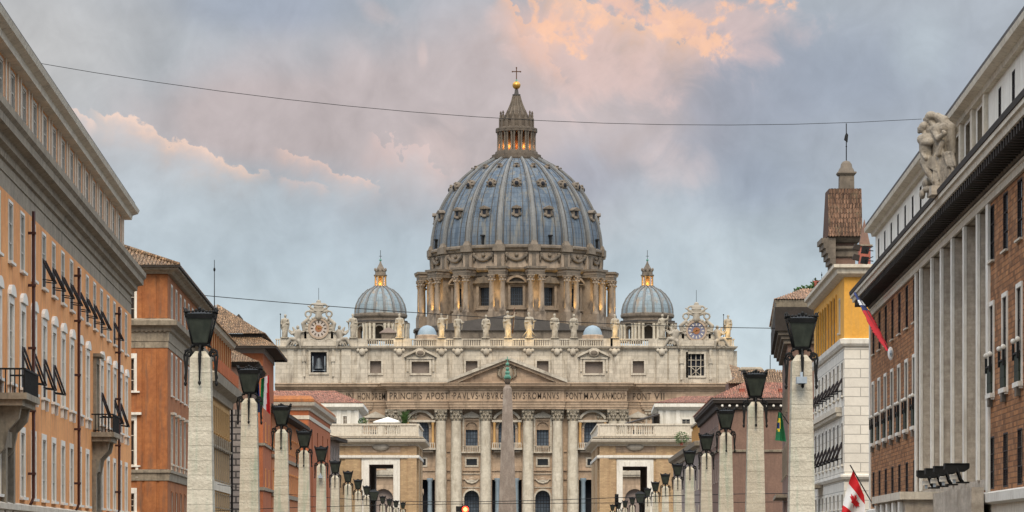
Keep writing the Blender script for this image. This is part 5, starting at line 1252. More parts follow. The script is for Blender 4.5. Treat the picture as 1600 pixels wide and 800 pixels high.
    # wall bay with window opening between buttresses (16 flat bays)
    def bay(k):
        q = MB(); a = ang[k]; hw = rd * math.tan(pi / 16) + .01; f = dframe(a, 0); fr = Fr(f.p(-hw, -rd, 0)[:2], f.p(hw, -rd, 0)[:2]); Lw = fr.L; xm = Lw / 2
        zw0, zw1 = DZ(486), DZ(458)
        q.wall(fr, 0, Lw, zb - 2, zent + .1, [(xm - 1.75, xm + 1.75, zw0, zw1)], 1.4, 'drum_stone')
        q.box(fr, xm - 2.5, xm - 1.76, -.5, 0, zw0 - .7, zw1 + .5, 'trav_dark' if 0 else 'drum_stone'); q.box(fr, xm + 1.76, xm + 2.5, -.5, 0, zw0 - .7, zw1 + .5, 'drum_stone'); q.box(fr, xm - 2.8, xm + 2.8, -.7, 0, zw1 + .5, zw1 + 1.1, 'trav_dark')
        q.box(fr, xm - 2.9, xm + 2.9, -.7, 0, zw0 - 1.2, zw0 - .7, 'drum_stone')
        if k % 2 == 0:
            q.archband(fr, xm, 2.75, 3.35, zw1 - .1, 'drum_stone', -1.4, 0, 10, radians(28), radians(152)); q.prism(fr, [(xm - 2.7, zw1 + 1.1), (xm + 2.7, zw1 + 1.1), (xm, zw1 + 2.5)], -.4, 0, 'trav_dark')
            q.box(fr, xm - 3.1, xm + 3.1, -1.35, 0, zw1 + 1.11, zw1 + 1.4, 'trav_dark')
        else:
            q.prism(fr, [(xm - 3.2, zw1 + 1.11), (xm + 3.2, zw1 + 1.11), (xm + 3.2, zw1 + 1.5), (xm, zw1 + 3.2), (xm - 3.2, zw1 + 1.5)], -1.3, 0, 'trav_dark'); q.prism(fr, [(xm - 2.4, zw1 + 1.6), (xm + 2.4, zw1 + 1.6), (xm, zw1 + 2.7)], -1.36, -1.31, 'shadow_room') if 0 else None
        return q.build('drum_window', dr, f.M()), fr, xm, zw0, zw1
    for par in (0, 1):
        s, fr, xm, zw0, zw1 = bay(par)
        p = MB(); p.add([fr.p(xm + x, 1.35, z) for x, z in ((-1.75, zw0), (1.75, zw0), (1.75, zw1), (-1.75, zw1))], [(0, 1, 2, 3)], 'window_glass')
        for i in range(-2, 3): p.box(fr, xm + i * .6 - .05, xm + i * .6 + .05, 1.2, 1.3, zw0, zw1, 'window_blue')
        for i in range(1, 5): p.box(fr, xm - 1.75, xm + 1.75, 1.22, 1.28, zw0 + i * 1.05 - .04, zw0 + i * 1.05 + .04, 'window_blue')
        p.build('glazing', s, WM[s.name])
        for k in range(par + 2, 16, 2): inst(s, dr, dframe(ang[k]).M())
    # buttresses with paired columns
    f = dframe(rib[0]); q = MB(); ro = 157.5 * RS - 1.1
    q.box(f, -1.35, 1.35, -ro + 2.0, -rd + .5, zb - 2, zent, 'drum_stone'); q.box(f, -2.6, 2.6, -ro - 1.0, -rd + .6, zb - 2.5, zb + 1.2, 'drum_stone')
    e = 2.35
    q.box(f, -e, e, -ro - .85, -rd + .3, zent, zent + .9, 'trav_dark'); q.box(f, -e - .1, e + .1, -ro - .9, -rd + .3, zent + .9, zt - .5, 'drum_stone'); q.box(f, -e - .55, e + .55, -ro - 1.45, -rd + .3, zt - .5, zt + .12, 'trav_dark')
    bt = q.build('buttress', dr, f.M())
    for sg in (-1, 1):
        c = f.p(sg * 1.55, -ro, 0); q = MB(); zc = DZ(452)
        q.lathe((c.x, c.y, 0), [(1.05, zb + 1.2), (1.05, zb + 1.6), (.9, zb + 1.8), (.8, zb + 2.2), (.8, zb + 6), (.7, zc), (.78, zc + .15), (.72, zc + .4), (.95, zent - .5), (1.15, zent - .3)], 14, 'trav_column' if 0 else 'drum_stone')
        for t in range(2):
            for k in range(6): a = k * pi / 3 + t * pi / 6; q.ball((c.x + .85 * cos(a), c.y + .85 * sin(a), zc + .55 + t * .85), .34, 'drum_stone', 4)
        q.frustum(c, zent - .35, zent - .005, 2.0, 2.1, 'drum_stone', rot=rib[0]); q.build('column', bt, f.M())
    for a in rib[1:]: inst(bt, dr, dframe(a).M())
    # plinth below
    q = MB(); q.lathe(C, [(rd + 6.2, zb - 14), (rd + 6.2, zb - 3.2), (rd + 6.6, zb - 3), (rd + 6.6, zb - 2.3), (rd - 2, zb - 2.2)], 64, 'trav_dark', smooth=False, cap=False)
    q.lathe(C, [(rd + 10, zb - 30), (rd + 10, zb - 9), (rd + 5, zb - 8)], 8, 'trav_dark', a0=pi / 8, smooth=False, cap=False); q.build('dome_plinth', B)
    # lantern
    z = DZ; L_ = MB(); r_ = lambda v: v * RS
    L_.lathe(C, [(r_(40), z(254)), (r_(41.5), z(250)), (r_(41.5), z(247.5)), (r_(38.5), z(247)), (r_(38.5), z(243)), (r_(34), z(242.5)), (r_(33), z(238)), (r_(31), z(237)), (r_(20), z(236.5))], 48, 'lantern_stone', smooth=False, cap=False)
    L_.lathe(C, [(r_(18), z(237)), (r_(18), z(205))], 16, 'wood_brown', smooth=False, cap=False)  # dark brown core paints the dim interior seen through the lantern openings
    L_.lathe(C, [(r_(20), z(208)), (r_(30.5), z(207.5)), (r_(31), z(205)), (r_(32.5), z(204)), (r_(32.5), z(201.5)), (r_(27), z(200)), (r_(26), z(199)), (r_(26), z(189.5)), (r_(27), z(189)), (r_(27), z(187)), (r_(19), z(186.5)), (r_(19), z(181))], 48, 'lantern_stone', smooth=False, cap=False)
    lan = L_.build('lantern', B)
    q = MB(); f = dframe(rib[0]); 
    q.box(f, -.3, .3, -r_(28), -r_(18.6), z(237), z(207), 'lantern_stone'); 
    for sg in (-1, 1):
        c = f.p(sg * .42, -r_(29), 0); q.lathe((c.x, c.y, 0), [(.34, z(236.8)), (.34, z(235)), (.26, z(234)), (.23, z(213)), (.38, z(208.5)), (.38, z(207.6))], 8, 'trav_dark')
    q.box(f, -1.2, 1.2, -r_(32), -r_(24), z(207.4), z(203.8), 'lantern_stone')
    s = q.build('lantern_pier', lan, f.M())
    for a in rib[1:]: inst(s, lan, dframe(a).M())
    q = MB(); f = dframe(rib[0]); c = f.p(0, -r_(25), 0)
    q.lathe((c.x, c.y, 0), [(.55, z(189)), (.55, z(186)), (.25, z(185)), (.4, z(182)), (.2, z(179)), (.35, z(177.5)), (.12, z(174.5))], 7, 'lantern_stone'); q.box(f, -.5, .5, -r_(27.5), -r_(25.8), z(200), z(187.3), 'lantern_stone')
    s = q.build('candelabrum', lan, f.M())
    for a in rib[1:]: inst(s, lan, dframe(a).M())
    q = MB(); cone = [(r_(17.5), z(182)), (r_(17), z(180)), (r_(13), z(172)), (r_(9.5), z(164)), (r_(6.8), z(156)), (r_(5.4), z(150))]
    q.lathe(C, cone, 32, 'lantern_stone', cap=False); q.lathe(C, [(r_(5.4), z(150)), (r_(6.3), z(149)), (r_(6.3), z(147.5)), (r_(3.6), z(147)), (r_(2.6), z(141)), (r_(3), z(140))], 16, 'roof_dark', smooth=False)
    sp = q.build('spire', lan); q = MB()
    for a in rib: fr = dframe(a); b = ribmesh(fr, .36, .16, .22, 'trav_dark', pr=cone); q.add(b.v, b.f, 'trav_dark')
    q.build('spire_ribs', sp)
    q = MB(); q.ball((C[0], C[1], z(133.2)), r_(6.4), 'gold', 12); q.build('golden_ball', lan)
    q = MB(); w = FB
    cx = Vector((C[0], C[1], 0)); g = Fr((C[0], C[1]), (C[0] + 1, C[1]))
    q.lathe(C, [(r_(2.2), z(127.2)), (r_(1.2), z(125)), (r_(.8), z(124))], 8, 'bronze_green')
    q.box(g, -.14, .14, -.14, .14, z(124.5), z(106), 'wood_brown'); q.box(g, -r_(6.3), r_(6.3), -.13, .13, z(112.6), z(111.2), 'wood_brown')
    for x, zz in ((-r_(6.3), z(112)), (r_(6.3), z(112)), (0, z(105.8))): q.ball(g.p(x, 0, zz), .24, 'wood_brown', 4)
    q.build('cross', lan)
    # warm floodlights of the drum and the lantern
    def glow(p, e, col=(1, .52, .12), r=.25):
        l = bpy.data.lights.new('floodlight', 'POINT'); l.energy = e; l.color = col; l.shadow_soft_size = r
        o = bpy.data.objects.new('floodlight', l); link(o, None, Matrix.Translation(p))
    def up(p, e, col=(1, .60, .16)):
        l = bpy.data.lights.new('uplight', 'SPOT'); l.energy = e; l.color = col; l.shadow_soft_size = .3; l.spot_size = radians(75); l.spot_blend = .8
        link(bpy.data.objects.new('uplight', l), None, Matrix.Translation(p) @ Matrix.Rotation(pi, 4, 'X'))
    for a in rib:
        if cos(a) < -.2: continue
        f = dframe(a); up(f.p(0, -ro - .35, zb + 1.3), 3800)
        for sg in (-1, 1): up(f.p(sg * 2.9, -ro + .6, zb + 1.3), 900)
    for a in ang:
        if cos(a) < -.1: continue
        glow(dframe(a).p(0, -r_(23), z(231)), 330, (1, .40, .10))
    return glow
GLOW = dome()

# ------------------------------------------------------------------ side domes, little cupolas
def side_dome(px):
    D = 700.; S = D / F; C = (*P2(px, D), 0.); z = lambda y: BZ(y, D); r_ = lambda v: v * S; B = BAS
    C = (C[0], C[1], 0.)
    def fr(a): u = Vector((cos(a), sin(a), 0)); return Fr((C[0], C[1]), (C[0] + u.x, C[1] + u.y))
    prof = [(r_(40), z(491)), (r_(39.6), z(484)), (r_(37.5), z(476)), (r_(33), z(467)), (r_(27), z(459.5)), (r_(19), z(453)), (r_(10), z(449))]
    q = MB(); q.lathe(C, prof, 48, 'lead_small', cap=False); root_ = q.build('side_dome', B)
    q = MB(); f = fr(pi / 16); n = len(prof)
    for i in range(n - 1):
        (r0, z0), (r1, z1) = prof[i], prof[i + 1]; h = .28
        vs = [f.p(-h, -r0 - .22, z0 + .08), f.p(h, -r0 - .22, z0 + .08), f.p(h, -r1 - .2, z1 + .2), f.p(-h, -r1 - .2, z1 + .2), f.p(-h, -r0 + .2, z0), f.p(h, -r0 + .2, z0), f.p(h, -r1 + .2, z1), f.p(-h, -r1 + .2, z1)]
        q.add(vs, [(0, 1, 2, 3), (4, 0, 3, 7), (1, 5, 6, 2)], 'lead_rib')
    s = q.build('rib', root_, f.M())
    for k in range(1, 16): inst(s, root_, fr(pi / 16 + k * pi / 8).M())
    q = MB(); q.lathe(C, [(r_(41), z(497)), (r_(42), z(495)), (r_(42), z(492)), (r_(40), z(490.5))], 32, 'trav_dark', smooth=False, cap=False)
    q.lathe(C, [(r_(38), z(503)), (r_(38), z(497))], 32, 'drum_stone', cap=False)
    q.lathe(C, [(r_(40), z(507)), (r_(45.5), z(505)), (r_(46), z(502.5)), (r_(38), z(501.5))], 8, 'roof_dark', a0=pi / 8, smooth=False, cap=False)
    q.lathe(C, [(r_(20), z(532)), (r_(20), z(512)), (r_(40), z(510)), (r_(41), z(505))], 8, 'trav_dark', a0=pi / 8, smooth=False, cap=False); q.build('cornice', root_)
    # arched octagon: piers and arches
    for k in range(8):
        a = k * pi / 4; f = fr(a); w = 2 * r_(40) * math.tan(pi / 8); g = Fr(f.p(-w / 2, -r_(40), 0)[:2], f.p(w / 2, -r_(40), 0)[:2]); q = MB()
        ow = 2.6; zs = z(519); zt = z(506)
        q.wall(g, 0, g.L, z(535), zt, [(g.L / 2 - ow / 2, g.L / 2 + ow / 2, z(535), zs + ow / 2)], 1.0, 'drum_stone'); q.spandrel(g, g.L / 2, ow, zs, 'drum_stone', 0, 1.0)
        q.archband(g, g.L / 2, ow / 2, ow / 2 + .4, zs, 'trav_facade', -.3, 0)
        for x in (.35, 1.35, g.L - 1.35, g.L - .35):
            c = g.p(x, -.45, 0); q.lathe((c.x, c.y, 0), [(.4, z(535)), (.36, z(514)), (.5, z(511)), (.52, z(507.6))], 8, 'trav_column')
        q.box(g, -.1, g.L + .1, -.95, 0, z(507.5), z(505.5), 'trav_dark'); q.build('drum_bay', root_)
    q = MB(); q.lathe(C, [(r_(11.5), z(450)), (r_(11.5), z(447)), (r_(9.5), z(446.5))], 16, 'trav_dark', smooth=False); 
    q.lathe(C, [(r_(9.5), z(432)), (r_(10.5), z(431)), (r_(10.5), z(429.5)), (r_(8.5), z(429)), (r_(8.2), z(424)), (r_(9), z(423.5)), (r_(7), z(421)), (r_(4), z(416)), (r_(1.8), z(411.5)), (r_(1), z(408.5))], 16, 'trav_dark', smooth=False)
    q.lathe(C, [(r_(3), z(447)), (r_(3), z(432))], 8, 'stucco_ochre')
    la = q.build('lantern', root_); 
    q = MB()
    for k in range(8):
        a = k * pi / 4 + pi / 8; c = (C[0] + r_(8.3) * cos(a), C[1] + r_(8.3) * sin(a), 0); q.lathe(c, [(.28, z(447)), (.24, z(434)), (.34, z(431.8))], 7, 'stucco_ochre')
        q.ball((C[0] + r_(8.8) * cos(a), C[1] + r_(8.8) * sin(a), z(421.5)), .3, 'trav_dark', 4, 1, 1, 1.6)
    q.build('lantern_columns', root_)
    q = MB(); q.ball((C[0], C[1], z(406.5)), r_(1.9), 'bronze_green', 6); g = Fr((C[0], C[1]), (C[0] + 1, C[1])); q.box(g, -.06, .06, -.06, .06, z(405), z(391), 'iron_black'); q.box(g, -.4, .4, -.05, .05, z(400.6), z(400), 'iron_black'); q.build('cross', root_)
    for k in range(3): a = (k - 1) * 1.2; GLOW(fr(a).p(0, -r_(6.5), z(444.5)), 75, (1, .62, .2), .15)
side_dome(594.5); side_dome(1011.5)
def cupola(px):
    D = 690.; S = D / F; c = P2(px, D); z = lambda y: BZ(y, D); C = (c[0], c[1], 0.)
    q = MB(); q.lathe(C, [(15 * S, z(524)), (14.2 * S, z(519)), (11 * S, z(513)), (6 * S, z(509.5)), (.05, z(508.2))], 24, 'lead_pale', cap=False); o = q.build('cupola', BAS)
    q = MB(); q.lathe(C, [(17 * S, z(533)), (17 * S, z(524.5)), (15 * S, z(523.5))], 24, 'trav_warm', smooth=False, cap=False); q.build('cupola_base', o)
cupola(667.5); cupola(926)
def roof_hut(px, y0, w):
    q = MB(); D = 684.; f = Fr(P2(px - w, D), P2(px + w, D)); z = lambda y: BZ(y, D)
    q.box(f, 0, f.L, 0, 4, z(532), z(y0 + 8), 'trav_dark'); q.prism(f, [(-.6, z(y0 + 8)), (f.L + .6, z(y0 + 8)), (f.L * .6, z(y0)), (f.L * .4, z(y0))], -.5, 4.5, 'stucco_grey'); q.build('roof_hut', BAS)
roof_hut(607, 512, 11); 
# ================================================================== figures grown from limbs
def blob_mesh(name, parts, voxel, mat, smooth=4, M=None, parent=None):
    """parts: ('c', p0, r0, p1, r1) tapered limbs and ('e', centre, (rx,ry,rz)) masses, fused into one skin"""
    q = MB()
    for t in parts:
        if t[0] == 'c':
            p0, p1 = Vector(t[1]), Vector(t[3]); r0, r1 = t[2], t[4]; d = (p1 - p0); l = max(d.length, 1e-4); d /= l
            n = 6; pts = []; rad = []
            for i in range(n + 1): a = pi / 2 * i / n; pts.append(p0 - d * r0 * cos(a)); rad.append(max(r0 * sin(a), .002))
            for i in range(n + 1): a = pi / 2 * i / n; pts.append(p1 + d * r1 * sin(a)); rad.append(max(r1 * cos(a), .002))
            a = d.cross(Vector((0, 0, 1)))
            if a.length < .1: a = d.cross(Vector((1, 0, 0)))
            a.normalize(); b = d.cross(a); sg = 10; vs = []; fs = []
            for i, p in enumerate(pts):
                for j in range(sg): th = 2 * pi * j / sg; vs.append(p + a * rad[i] * cos(th) + b * rad[i] * sin(th))
            for i in range(len(pts) - 1):
                for j in range(sg): k = (j + 1) % sg; fs.append((i * sg + j, i * sg + k, (i + 1) * sg + k, (i + 1) * sg + j))
            fs += [tuple(range(sg))[::-1], tuple((len(pts) - 1) * sg + j for j in range(sg))]
            q.add(vs, fs, mat)
        else:
            c, (rx, ry, rz) = t[1], t[2]; n = 8
            prof = [(max(sin(pi * i / n), .001), -cos(pi * i / n) * rz) for i in range(n + 1)]
            q.lathe(c, prof, 14, mat, sx=rx, sy=ry)
    o = q.build(name, parent, M, local=True)
    m = o.modifiers.new('r', 'REMESH'); m.mode = 'VOXEL'; m.voxel_size = voxel; m.use_smooth_shade = True
    s = o.modifiers.new('s', 'SMOOTH'); s.factor = .5; s.iterations = smooth
    dg = bpy.context.evaluated_depsgraph_get(); dg.update(); me = bpy.data.meshes.new_from_object(o.evaluated_get(dg))
    o.modifiers.clear(); me.name = name; o.data = me
    if not me.materials: me.materials.append(MATS[mat])
    return o
def robed(h, rnd, arm='side', staff=False, cross=False, lean=0.):
    """standing draped figure, height h, feet at z=0, facing -y"""
    s = h / 7.5; P = []
    j = lambda a: rnd.uniform(-a, a)
    hip = (j(.15) * s + lean * s, 0, 3.7 * s); ch = (j(.12) * s, .0, 5.5 * s); hd = (ch[0] + j(.2) * s, -.15 * s, 6.95 * s)
    kx = rnd.choice((-1, 1))
    P += [('c', (-.42 * s, -.05 * s, .25 * s), .52 * s, (hip[0] - .3 * s, 0, hip[2]), .72 * s), ('c', (.42 * s, .05 * s, .25 * s), .52 * s, (hip[0] + .3 * s, 0, hip[2]), .72 * s)]
    P += [('c', (kx * .5 * s, -.55 * s, 1.9 * s), .42 * s, (hip[0] + kx * .3 * s, -.1 * s, 3.6 * s), .55 * s), ('c', (kx * .62 * s, -.5 * s, .2 * s), .33 * s, (kx * .5 * s, -.55 * s, 1.9 * s), .42 * s)]
    P += [('c', hip, .78 * s, ch, .85 * s), ('c', (ch[0] - .7 * s, 0, 5.75 * s), .42 * s, (ch[0] + .7 * s, 0, 5.75 * s), .42 * s), ('c', ch, .3 * s, (hd[0], hd[1], 6.6 * s), .27 * s)]
    P += [('e', hd, (.40 * s, .46 * s, .54 * s)), ('e', (hd[0], hd[1] + .1 * s, hd[2] + .12 * s), (.47 * s, .47 * s, .5 * s)), ('c', (hd[0], hd[1] - .45 * s, hd[2] - .08 * s), .09 * s, (hd[0], hd[1] - .42 * s, hd[2] + .12 * s), .06 * s)]
    if rnd.random() < .75: P.append(('e', (hd[0], hd[1] - .28 * s, hd[2] - .5 * s), (.28 * s, .25 * s, .42 * s)))
    for sg in (-1, 1):     # arms
        sh = (ch[0] + sg * .95 * s, 0, 5.7 * s)
        if arm == 'raise' and sg == kx: el, wr = (sh[0] + sg * .75 * s, -.25 * s, 5.9 * s), (sh[0] + sg * .95 * s, -.4 * s, 7.0 * s)
        elif arm == 'out' and sg == kx: el, wr = (sh[0] + sg * .45 * s, -.3 * s, 4.7 * s), (sh[0] + sg * 1.0 * s, -.6 * s, 5.0 * s)
        elif sg == kx: el, wr = (sh[0] + sg * .35 * s, -.05 * s, 4.5 * s), (sh[0] + sg * .1 * s, -.75 * s, 4.2 * s)
        else: el, wr = (sh[0] + sg * .3 * s, .05 * s, 4.5 * s), (sh[0] - sg * .4 * s, -.7 * s, 4.6 * s)
        P += [('c', sh, .36 * s, el, .30 * s), ('c', el, .30 * s, wr, .2 * s), ('e', wr, (.2 * s, .2 * s, .26 * s))]
        P.append(('c', (el[0], .1 * s, el[2] - .1 * s), .3 * s, (el[0] - sg * .15 * s, .2 * s, 2.6 * s), .14 * s))    # hanging mantle
    for i in range(11):   # folds of the robe
        a = j(1.2); t = -pi / 2 + (i - 5) * .32; r = .82
        P.append(('c', (r * .95 * s * cos(t), r * .8 * s * sin(t), .15 * s), .15 * s, (hip[0] + .7 * s * cos(t + j(.3)), .62 * s * sin(t), (3.2 + j(.7)) * s), .11 * s))
    P.append(('c', (ch[0] - kx * .8 * s, -.5 * s, 5.7 * s), .16 * s, (hip[0] + kx * .8 * s, -.65 * s, 3.5 * s), .22 * s)); P.append(('c', (ch[0] - kx * .6 * s, -.6 * s, 5.2 * s), .12 * s, (hip[0] + kx * .7 * s, -.75 * s, 3.2 * s), .16 * s))
    return P, kx
def facade_statues():
    D = DF; rnd = random.Random(5)
    data = [(445, 491, 'side', 'staff', 'leftmost facade statue, holding a thin staff, left of the left clock', 0), (552, 490, 'out', '', 'facade statue between the left clock and the left side dome', 0),
            (624, 490, 'side', '', 'facade statue with gilded light on its robe, in front of the left side dome', 1), (690, 490, 'raise', '', 'facade statue between the small blue cupola and the dome base, floodlit robe', 1),
            (715, 492, 'out', 'book', 'facade statue second left of the large cross, over paired columns', 0), (759, 492, 'side', '', 'facade statue directly left of the figure with the large cross', 0),
            (794, 486, 'raise', 'cross', 'central facade statue carrying a large cross, floodlit robe', 1), (827, 488, 'out', 'beam', 'facade statue directly right of the central one, with slanting beam, lit robe', 1),
            (867, 490, 'side', '', 'facade statue third from the right side dome, dim robe with slight glow', 0), (897, 491, 'out', 'book', 'facade statue over paired columns right of centre, holding a block', 0),
            (961, 491, 'side', '', 'facade statue with golden lit robe left of the right side dome', 1), (1035, 491, 'raise', '', 'facade statue in front of the right side dome edge, left of right clock', 0),
            (1137, 492, 'side', 'staff', 'rightmost facade statue with golden robe and thin staff, right of the right clock', 1)]
    for px, yt, arm, att, lab, lit in data:
        z0 = BZ(528.6, D) ; h = BZ(yt, D) - z0; base = FB.p(BX(px), .05, z0)
        R = root('statue', base, lab, 'statue', 'statues along the facade balustrade')
        M = WM[R.name]; P, kx = robed(h * .965, rnd, arm)
        P = [(t[0],) + tuple((x + Vector((0, 0, h * .035)) if False else x) for x in t[1:]) for t in P]
        q = MB(); q.box(WORLD, -1., 1., -.85, .85, 0, h * .045, 'statue_stone'); q.build('base', R, M, local=True)
        blob_mesh('figure', P, .10, 'statue_stone', 2, M @ Matrix.Translation((0, 0, h * .035)), R)
        s = h / 7.5; q = MB()
        if att == 'staff': q.tube([(-1.35 * s, -.3, 0), (-1.35 * s, -.3, h * 1.0)], .07, 'iron_black', 5); q.ball((-1.35 * s, -.3, h * 1.0), .18, 'iron_black', 4)
        if att == 'cross': q.tube([(1.2 * s, -.3, 1.2), (1.75 * s, -.3, h * 1.12)], .14, 'wood_brown', 6); q.tube([(.9 * s, -.3, h * .86), (2.4 * s, -.3, h * .93)], .14, 'wood_brown', 6)
        if att == 'beam': q.tube([(-2.0 * s, -.5, .3), (.7 * s, -.5, h * .5)], .16, 'statue_stone', 6); q.tube([(2.0 * s, -.4, .3), (-.7 * s, -.4, h * .5)], .16, 'statue_stone', 6)
        if att == 'book': q.box(WORLD, -.9 * s - .3, -.9 * s + .35, -.95, -.7, h * .5, h * .66, 'statue_stone')
        if q.v: q.build('attribute', R, M, local=True)
        if lit: GLOW(base + Vector((.1, -2.6, 1.4)), 260, (1, .60, .10), .15)
facade_statues()

def clocks():
    D = DF
    for k, (px, yc, ring, dial, mark) in enumerate(((498, 513.5, 'dial_ring', 'dial_pale', 'letter_dark'), (1088, 517, 'dial_ring', 'dial_blue', 'frame_white'))):
        S = D / F; c = FB.p(BX(px), -.3, BZ(yc)); M = Matrix.Translation(c); R = 15.2 * S
        q = MB(); g = WORLD
        def disc(q, r, y0, y1, m, n=32, r0=0.):
            for i in range(n):
                a, b = 2 * pi * i / n, 2 * pi * (i + 1) / n
                q.prism(g, [(r0 * cos(a), r0 * sin(a)), (r * cos(a), r * sin(a)), (r * cos(b), r * sin(b)), (r0 * cos(b), r0 * sin(b))] if r0 else [(0, 0), (r * cos(a), r * sin(a)), (r * cos(b), r * sin(b))], y0, y1, m)
        zb = BZ(540) - c.z
        q.box(g, -4.6, 4.6, -.5, 1.2, zb - .1, zb + 1.3, 'trav_facade'); q.box(g, -3.6, 3.6, .1, 1.4, zb + 1.3, 0, 'trav_facade'); disc(q, R * 1.28, .05, 1.3, 'trav_facade'); 
        for sg in (-1, 1): q.prism(g, [(sg * 3.0, zb + 1.3), (sg * 5.6, zb + 1.3), (sg * 4.6, zb + 2.3), (sg * 3.9, 0), (sg * 3.1, 1.8)][::(1 if sg > 0 else -1)], .1, 1.0, 'trav_facade')
        o = q.build('clock', BAS, M, local=True)
        q = MB(); disc(q, R * 1.08, -.3, .04, ring, 32, R * .88); q.build('clock_ring', o, M, local=True)
        q = MB(); disc(q, R * .88, -.08, .03, dial, 32)
        disc(q, R * .36, -.14, -.085, 'dial_brown', 20)
        for i in range(12):
            a = 2 * pi * i / 12; u = Vector((cos(a), sin(a))); v = Vector((-sin(a), cos(a))); r0, r1, w = R * .55, R * .80, R * .05
            q.prism(g, [tuple(u * r0 - v * w), tuple(u * r1 - v * w * 1.5), tuple(u * r1 + v * w * 1.5), tuple(u * r0 + v * w)], -.12, -.085, mark)
        q.build('dial', o, M, local=True)
        for ang_, ln in (((2.2, .62), (.35, .5)) if k == 0 else ((3.45, .62), (.45, .45))):
            q = MB(); u = Vector((cos(ang_), sin(ang_))) * R; v = Vector((-sin(ang_), cos(ang_))) * .1
            q.prism(g, [tuple(-u * .1 - v), tuple(u * ln - v * .4), tuple(u * ln + v * .4), tuple(-u * .1 + v)], -.22, -.16 - (0 if ln > .55 else -.01), 'gold'); q.build('clock_hand', o, M, local=True)
        # carved surround: crown with keys above, seated figures on both sides
        P = []
        for i in range(15):
            a = radians(-15 + 210 * i / 14); P.append(('e', (R * 1.17 * cos(a), .1, R * 1.17 * sin(a)), (.42, .5, .42)))
        top = R * 1.2
        P += [('e', (0, 0, top + 2.4), (1.15, .8, 1.4)), ('c', (0, 0, top), .9, (0, 0, top + 1.5), .8), ('e', (0, 0, top + 3.75), (.6, .5, .5)), ('e', (0, -.1, top + 1.5), (1.35, .7, .3)), ('e', (0, -.1, top + 2.5), (1.3, .75, .25))]
        for sg in (-1, 1):
            def ringp(cx, cz, r, th, n=10):
                pts = [(cx + r * cos(2 * pi * i / n), 0, cz + r * sin(2 * pi * i / n)) for i in range(n + 1)]
                for i in range(n): P.append(('c', pts[i], th, pts[i + 1], th))
            ringp(sg * 2.6, top + .7, .72, .24); ringp(sg * 1.5, top + 2.5, .62, .22)
            P += [('c', (sg * .8, 0, top + 1.6), .4, (sg * 2.7, 0, top + 2.7), .16), ('c', (sg * .6, 0, top + 1.0), .35, (sg * 2.2, 0, top + 1.5), .3), ('c', (sg * 1.6, 0, top + 3.2), .2, (sg * .5, 0, top + 3.3), .2)]
            P += [('c', (sg * 2.6, 0, top - .5), .4, (sg * 3.9, 0, R * .5), .5), ('c', (sg * 3.9, 0, R * .5), .5, (sg * 3.6, .1, -R * .2), .4)]
        blob_mesh('crown_carving', P, .11, 'trav_facade', 1, M, o)
        for sg in (-1, 1):     # reclining winged figure leaning on the clock
            X = lambda x: sg * x
            zf = zb + .4
            P = [('c', (X(5.4), -.2, zf + 1.2), .75, (X(5.0), -.2, zf + 2.9), .8), ('c', (X(4.6), -.2, zf + 3.1), .35, (X(5.5), -.2, zf + 3.0), .35), ('e', (X(5.15), -.35, zf + 4.1), (.42, .45, .52)), ('c', (X(5.05), -.2, zf + 3.2), .25, (X(5.1), -.3, zf + 3.8), .22),
                 ('c', (X(4.6), -.2, zf + 3.0), .3, (X(3.6), -.4, zf + 3.0), .2), ('c', (X(5.6), -.2, zf + 2.9), .3, (X(6.7), -.3, zf + 2.4), .24), ('c', (X(6.7), -.3, zf + 2.4), .24, (X(7.4), -.5, zf + 3.1), .16),
                 ('c', (X(5.4), -.3, zf + 1.0), .6, (X(6.9), -.8, zf + 1.3), .42), ('c', (X(6.9), -.8, zf + 1.3), .42, (X(7.9), -.7, zf - .6), .22), ('c', (X(5.2), -.4, zf + .9), .55, (X(4.8), -1.1, zf + .6), .4), ('c', (X(4.8), -1.1, zf + .6), .4, (X(4.5), -1.0, zf - 1.), .22),
                 ('c', (X(5.7), .2, zf + 2.8), .5, (X(6.4), .3, zf + 4.1), .22), ('c', (X(6.0), .2, zf + 2.4), .5, (X(7.6), .3, zf + 3.6), .12), ('c', (X(5.3), .1, zf + .6), .8, (X(7.0), .1, zf + .2), .35)]
            rnd = random.Random(k * 2 + sg)
            for i in range(9): x = rnd.uniform(4.5, 7.2); P.append(('c', (X(x), -.6, zf + rnd.uniform(.4, 1.4)), .2, (X(x + rnd.uniform(.2, .9)), -.8, zf - rnd.uniform(0, .9)), .13))
            blob_mesh('reclining_figure', P, .11, 'trav_facade', 1, M, o)
        q = MB(); q.tube([(0, .2, top + 4), (0, .2, top + 7.2)], .05, 'iron_black', 4); q.build('lightning_rod', o, M, local=True)
clocks()

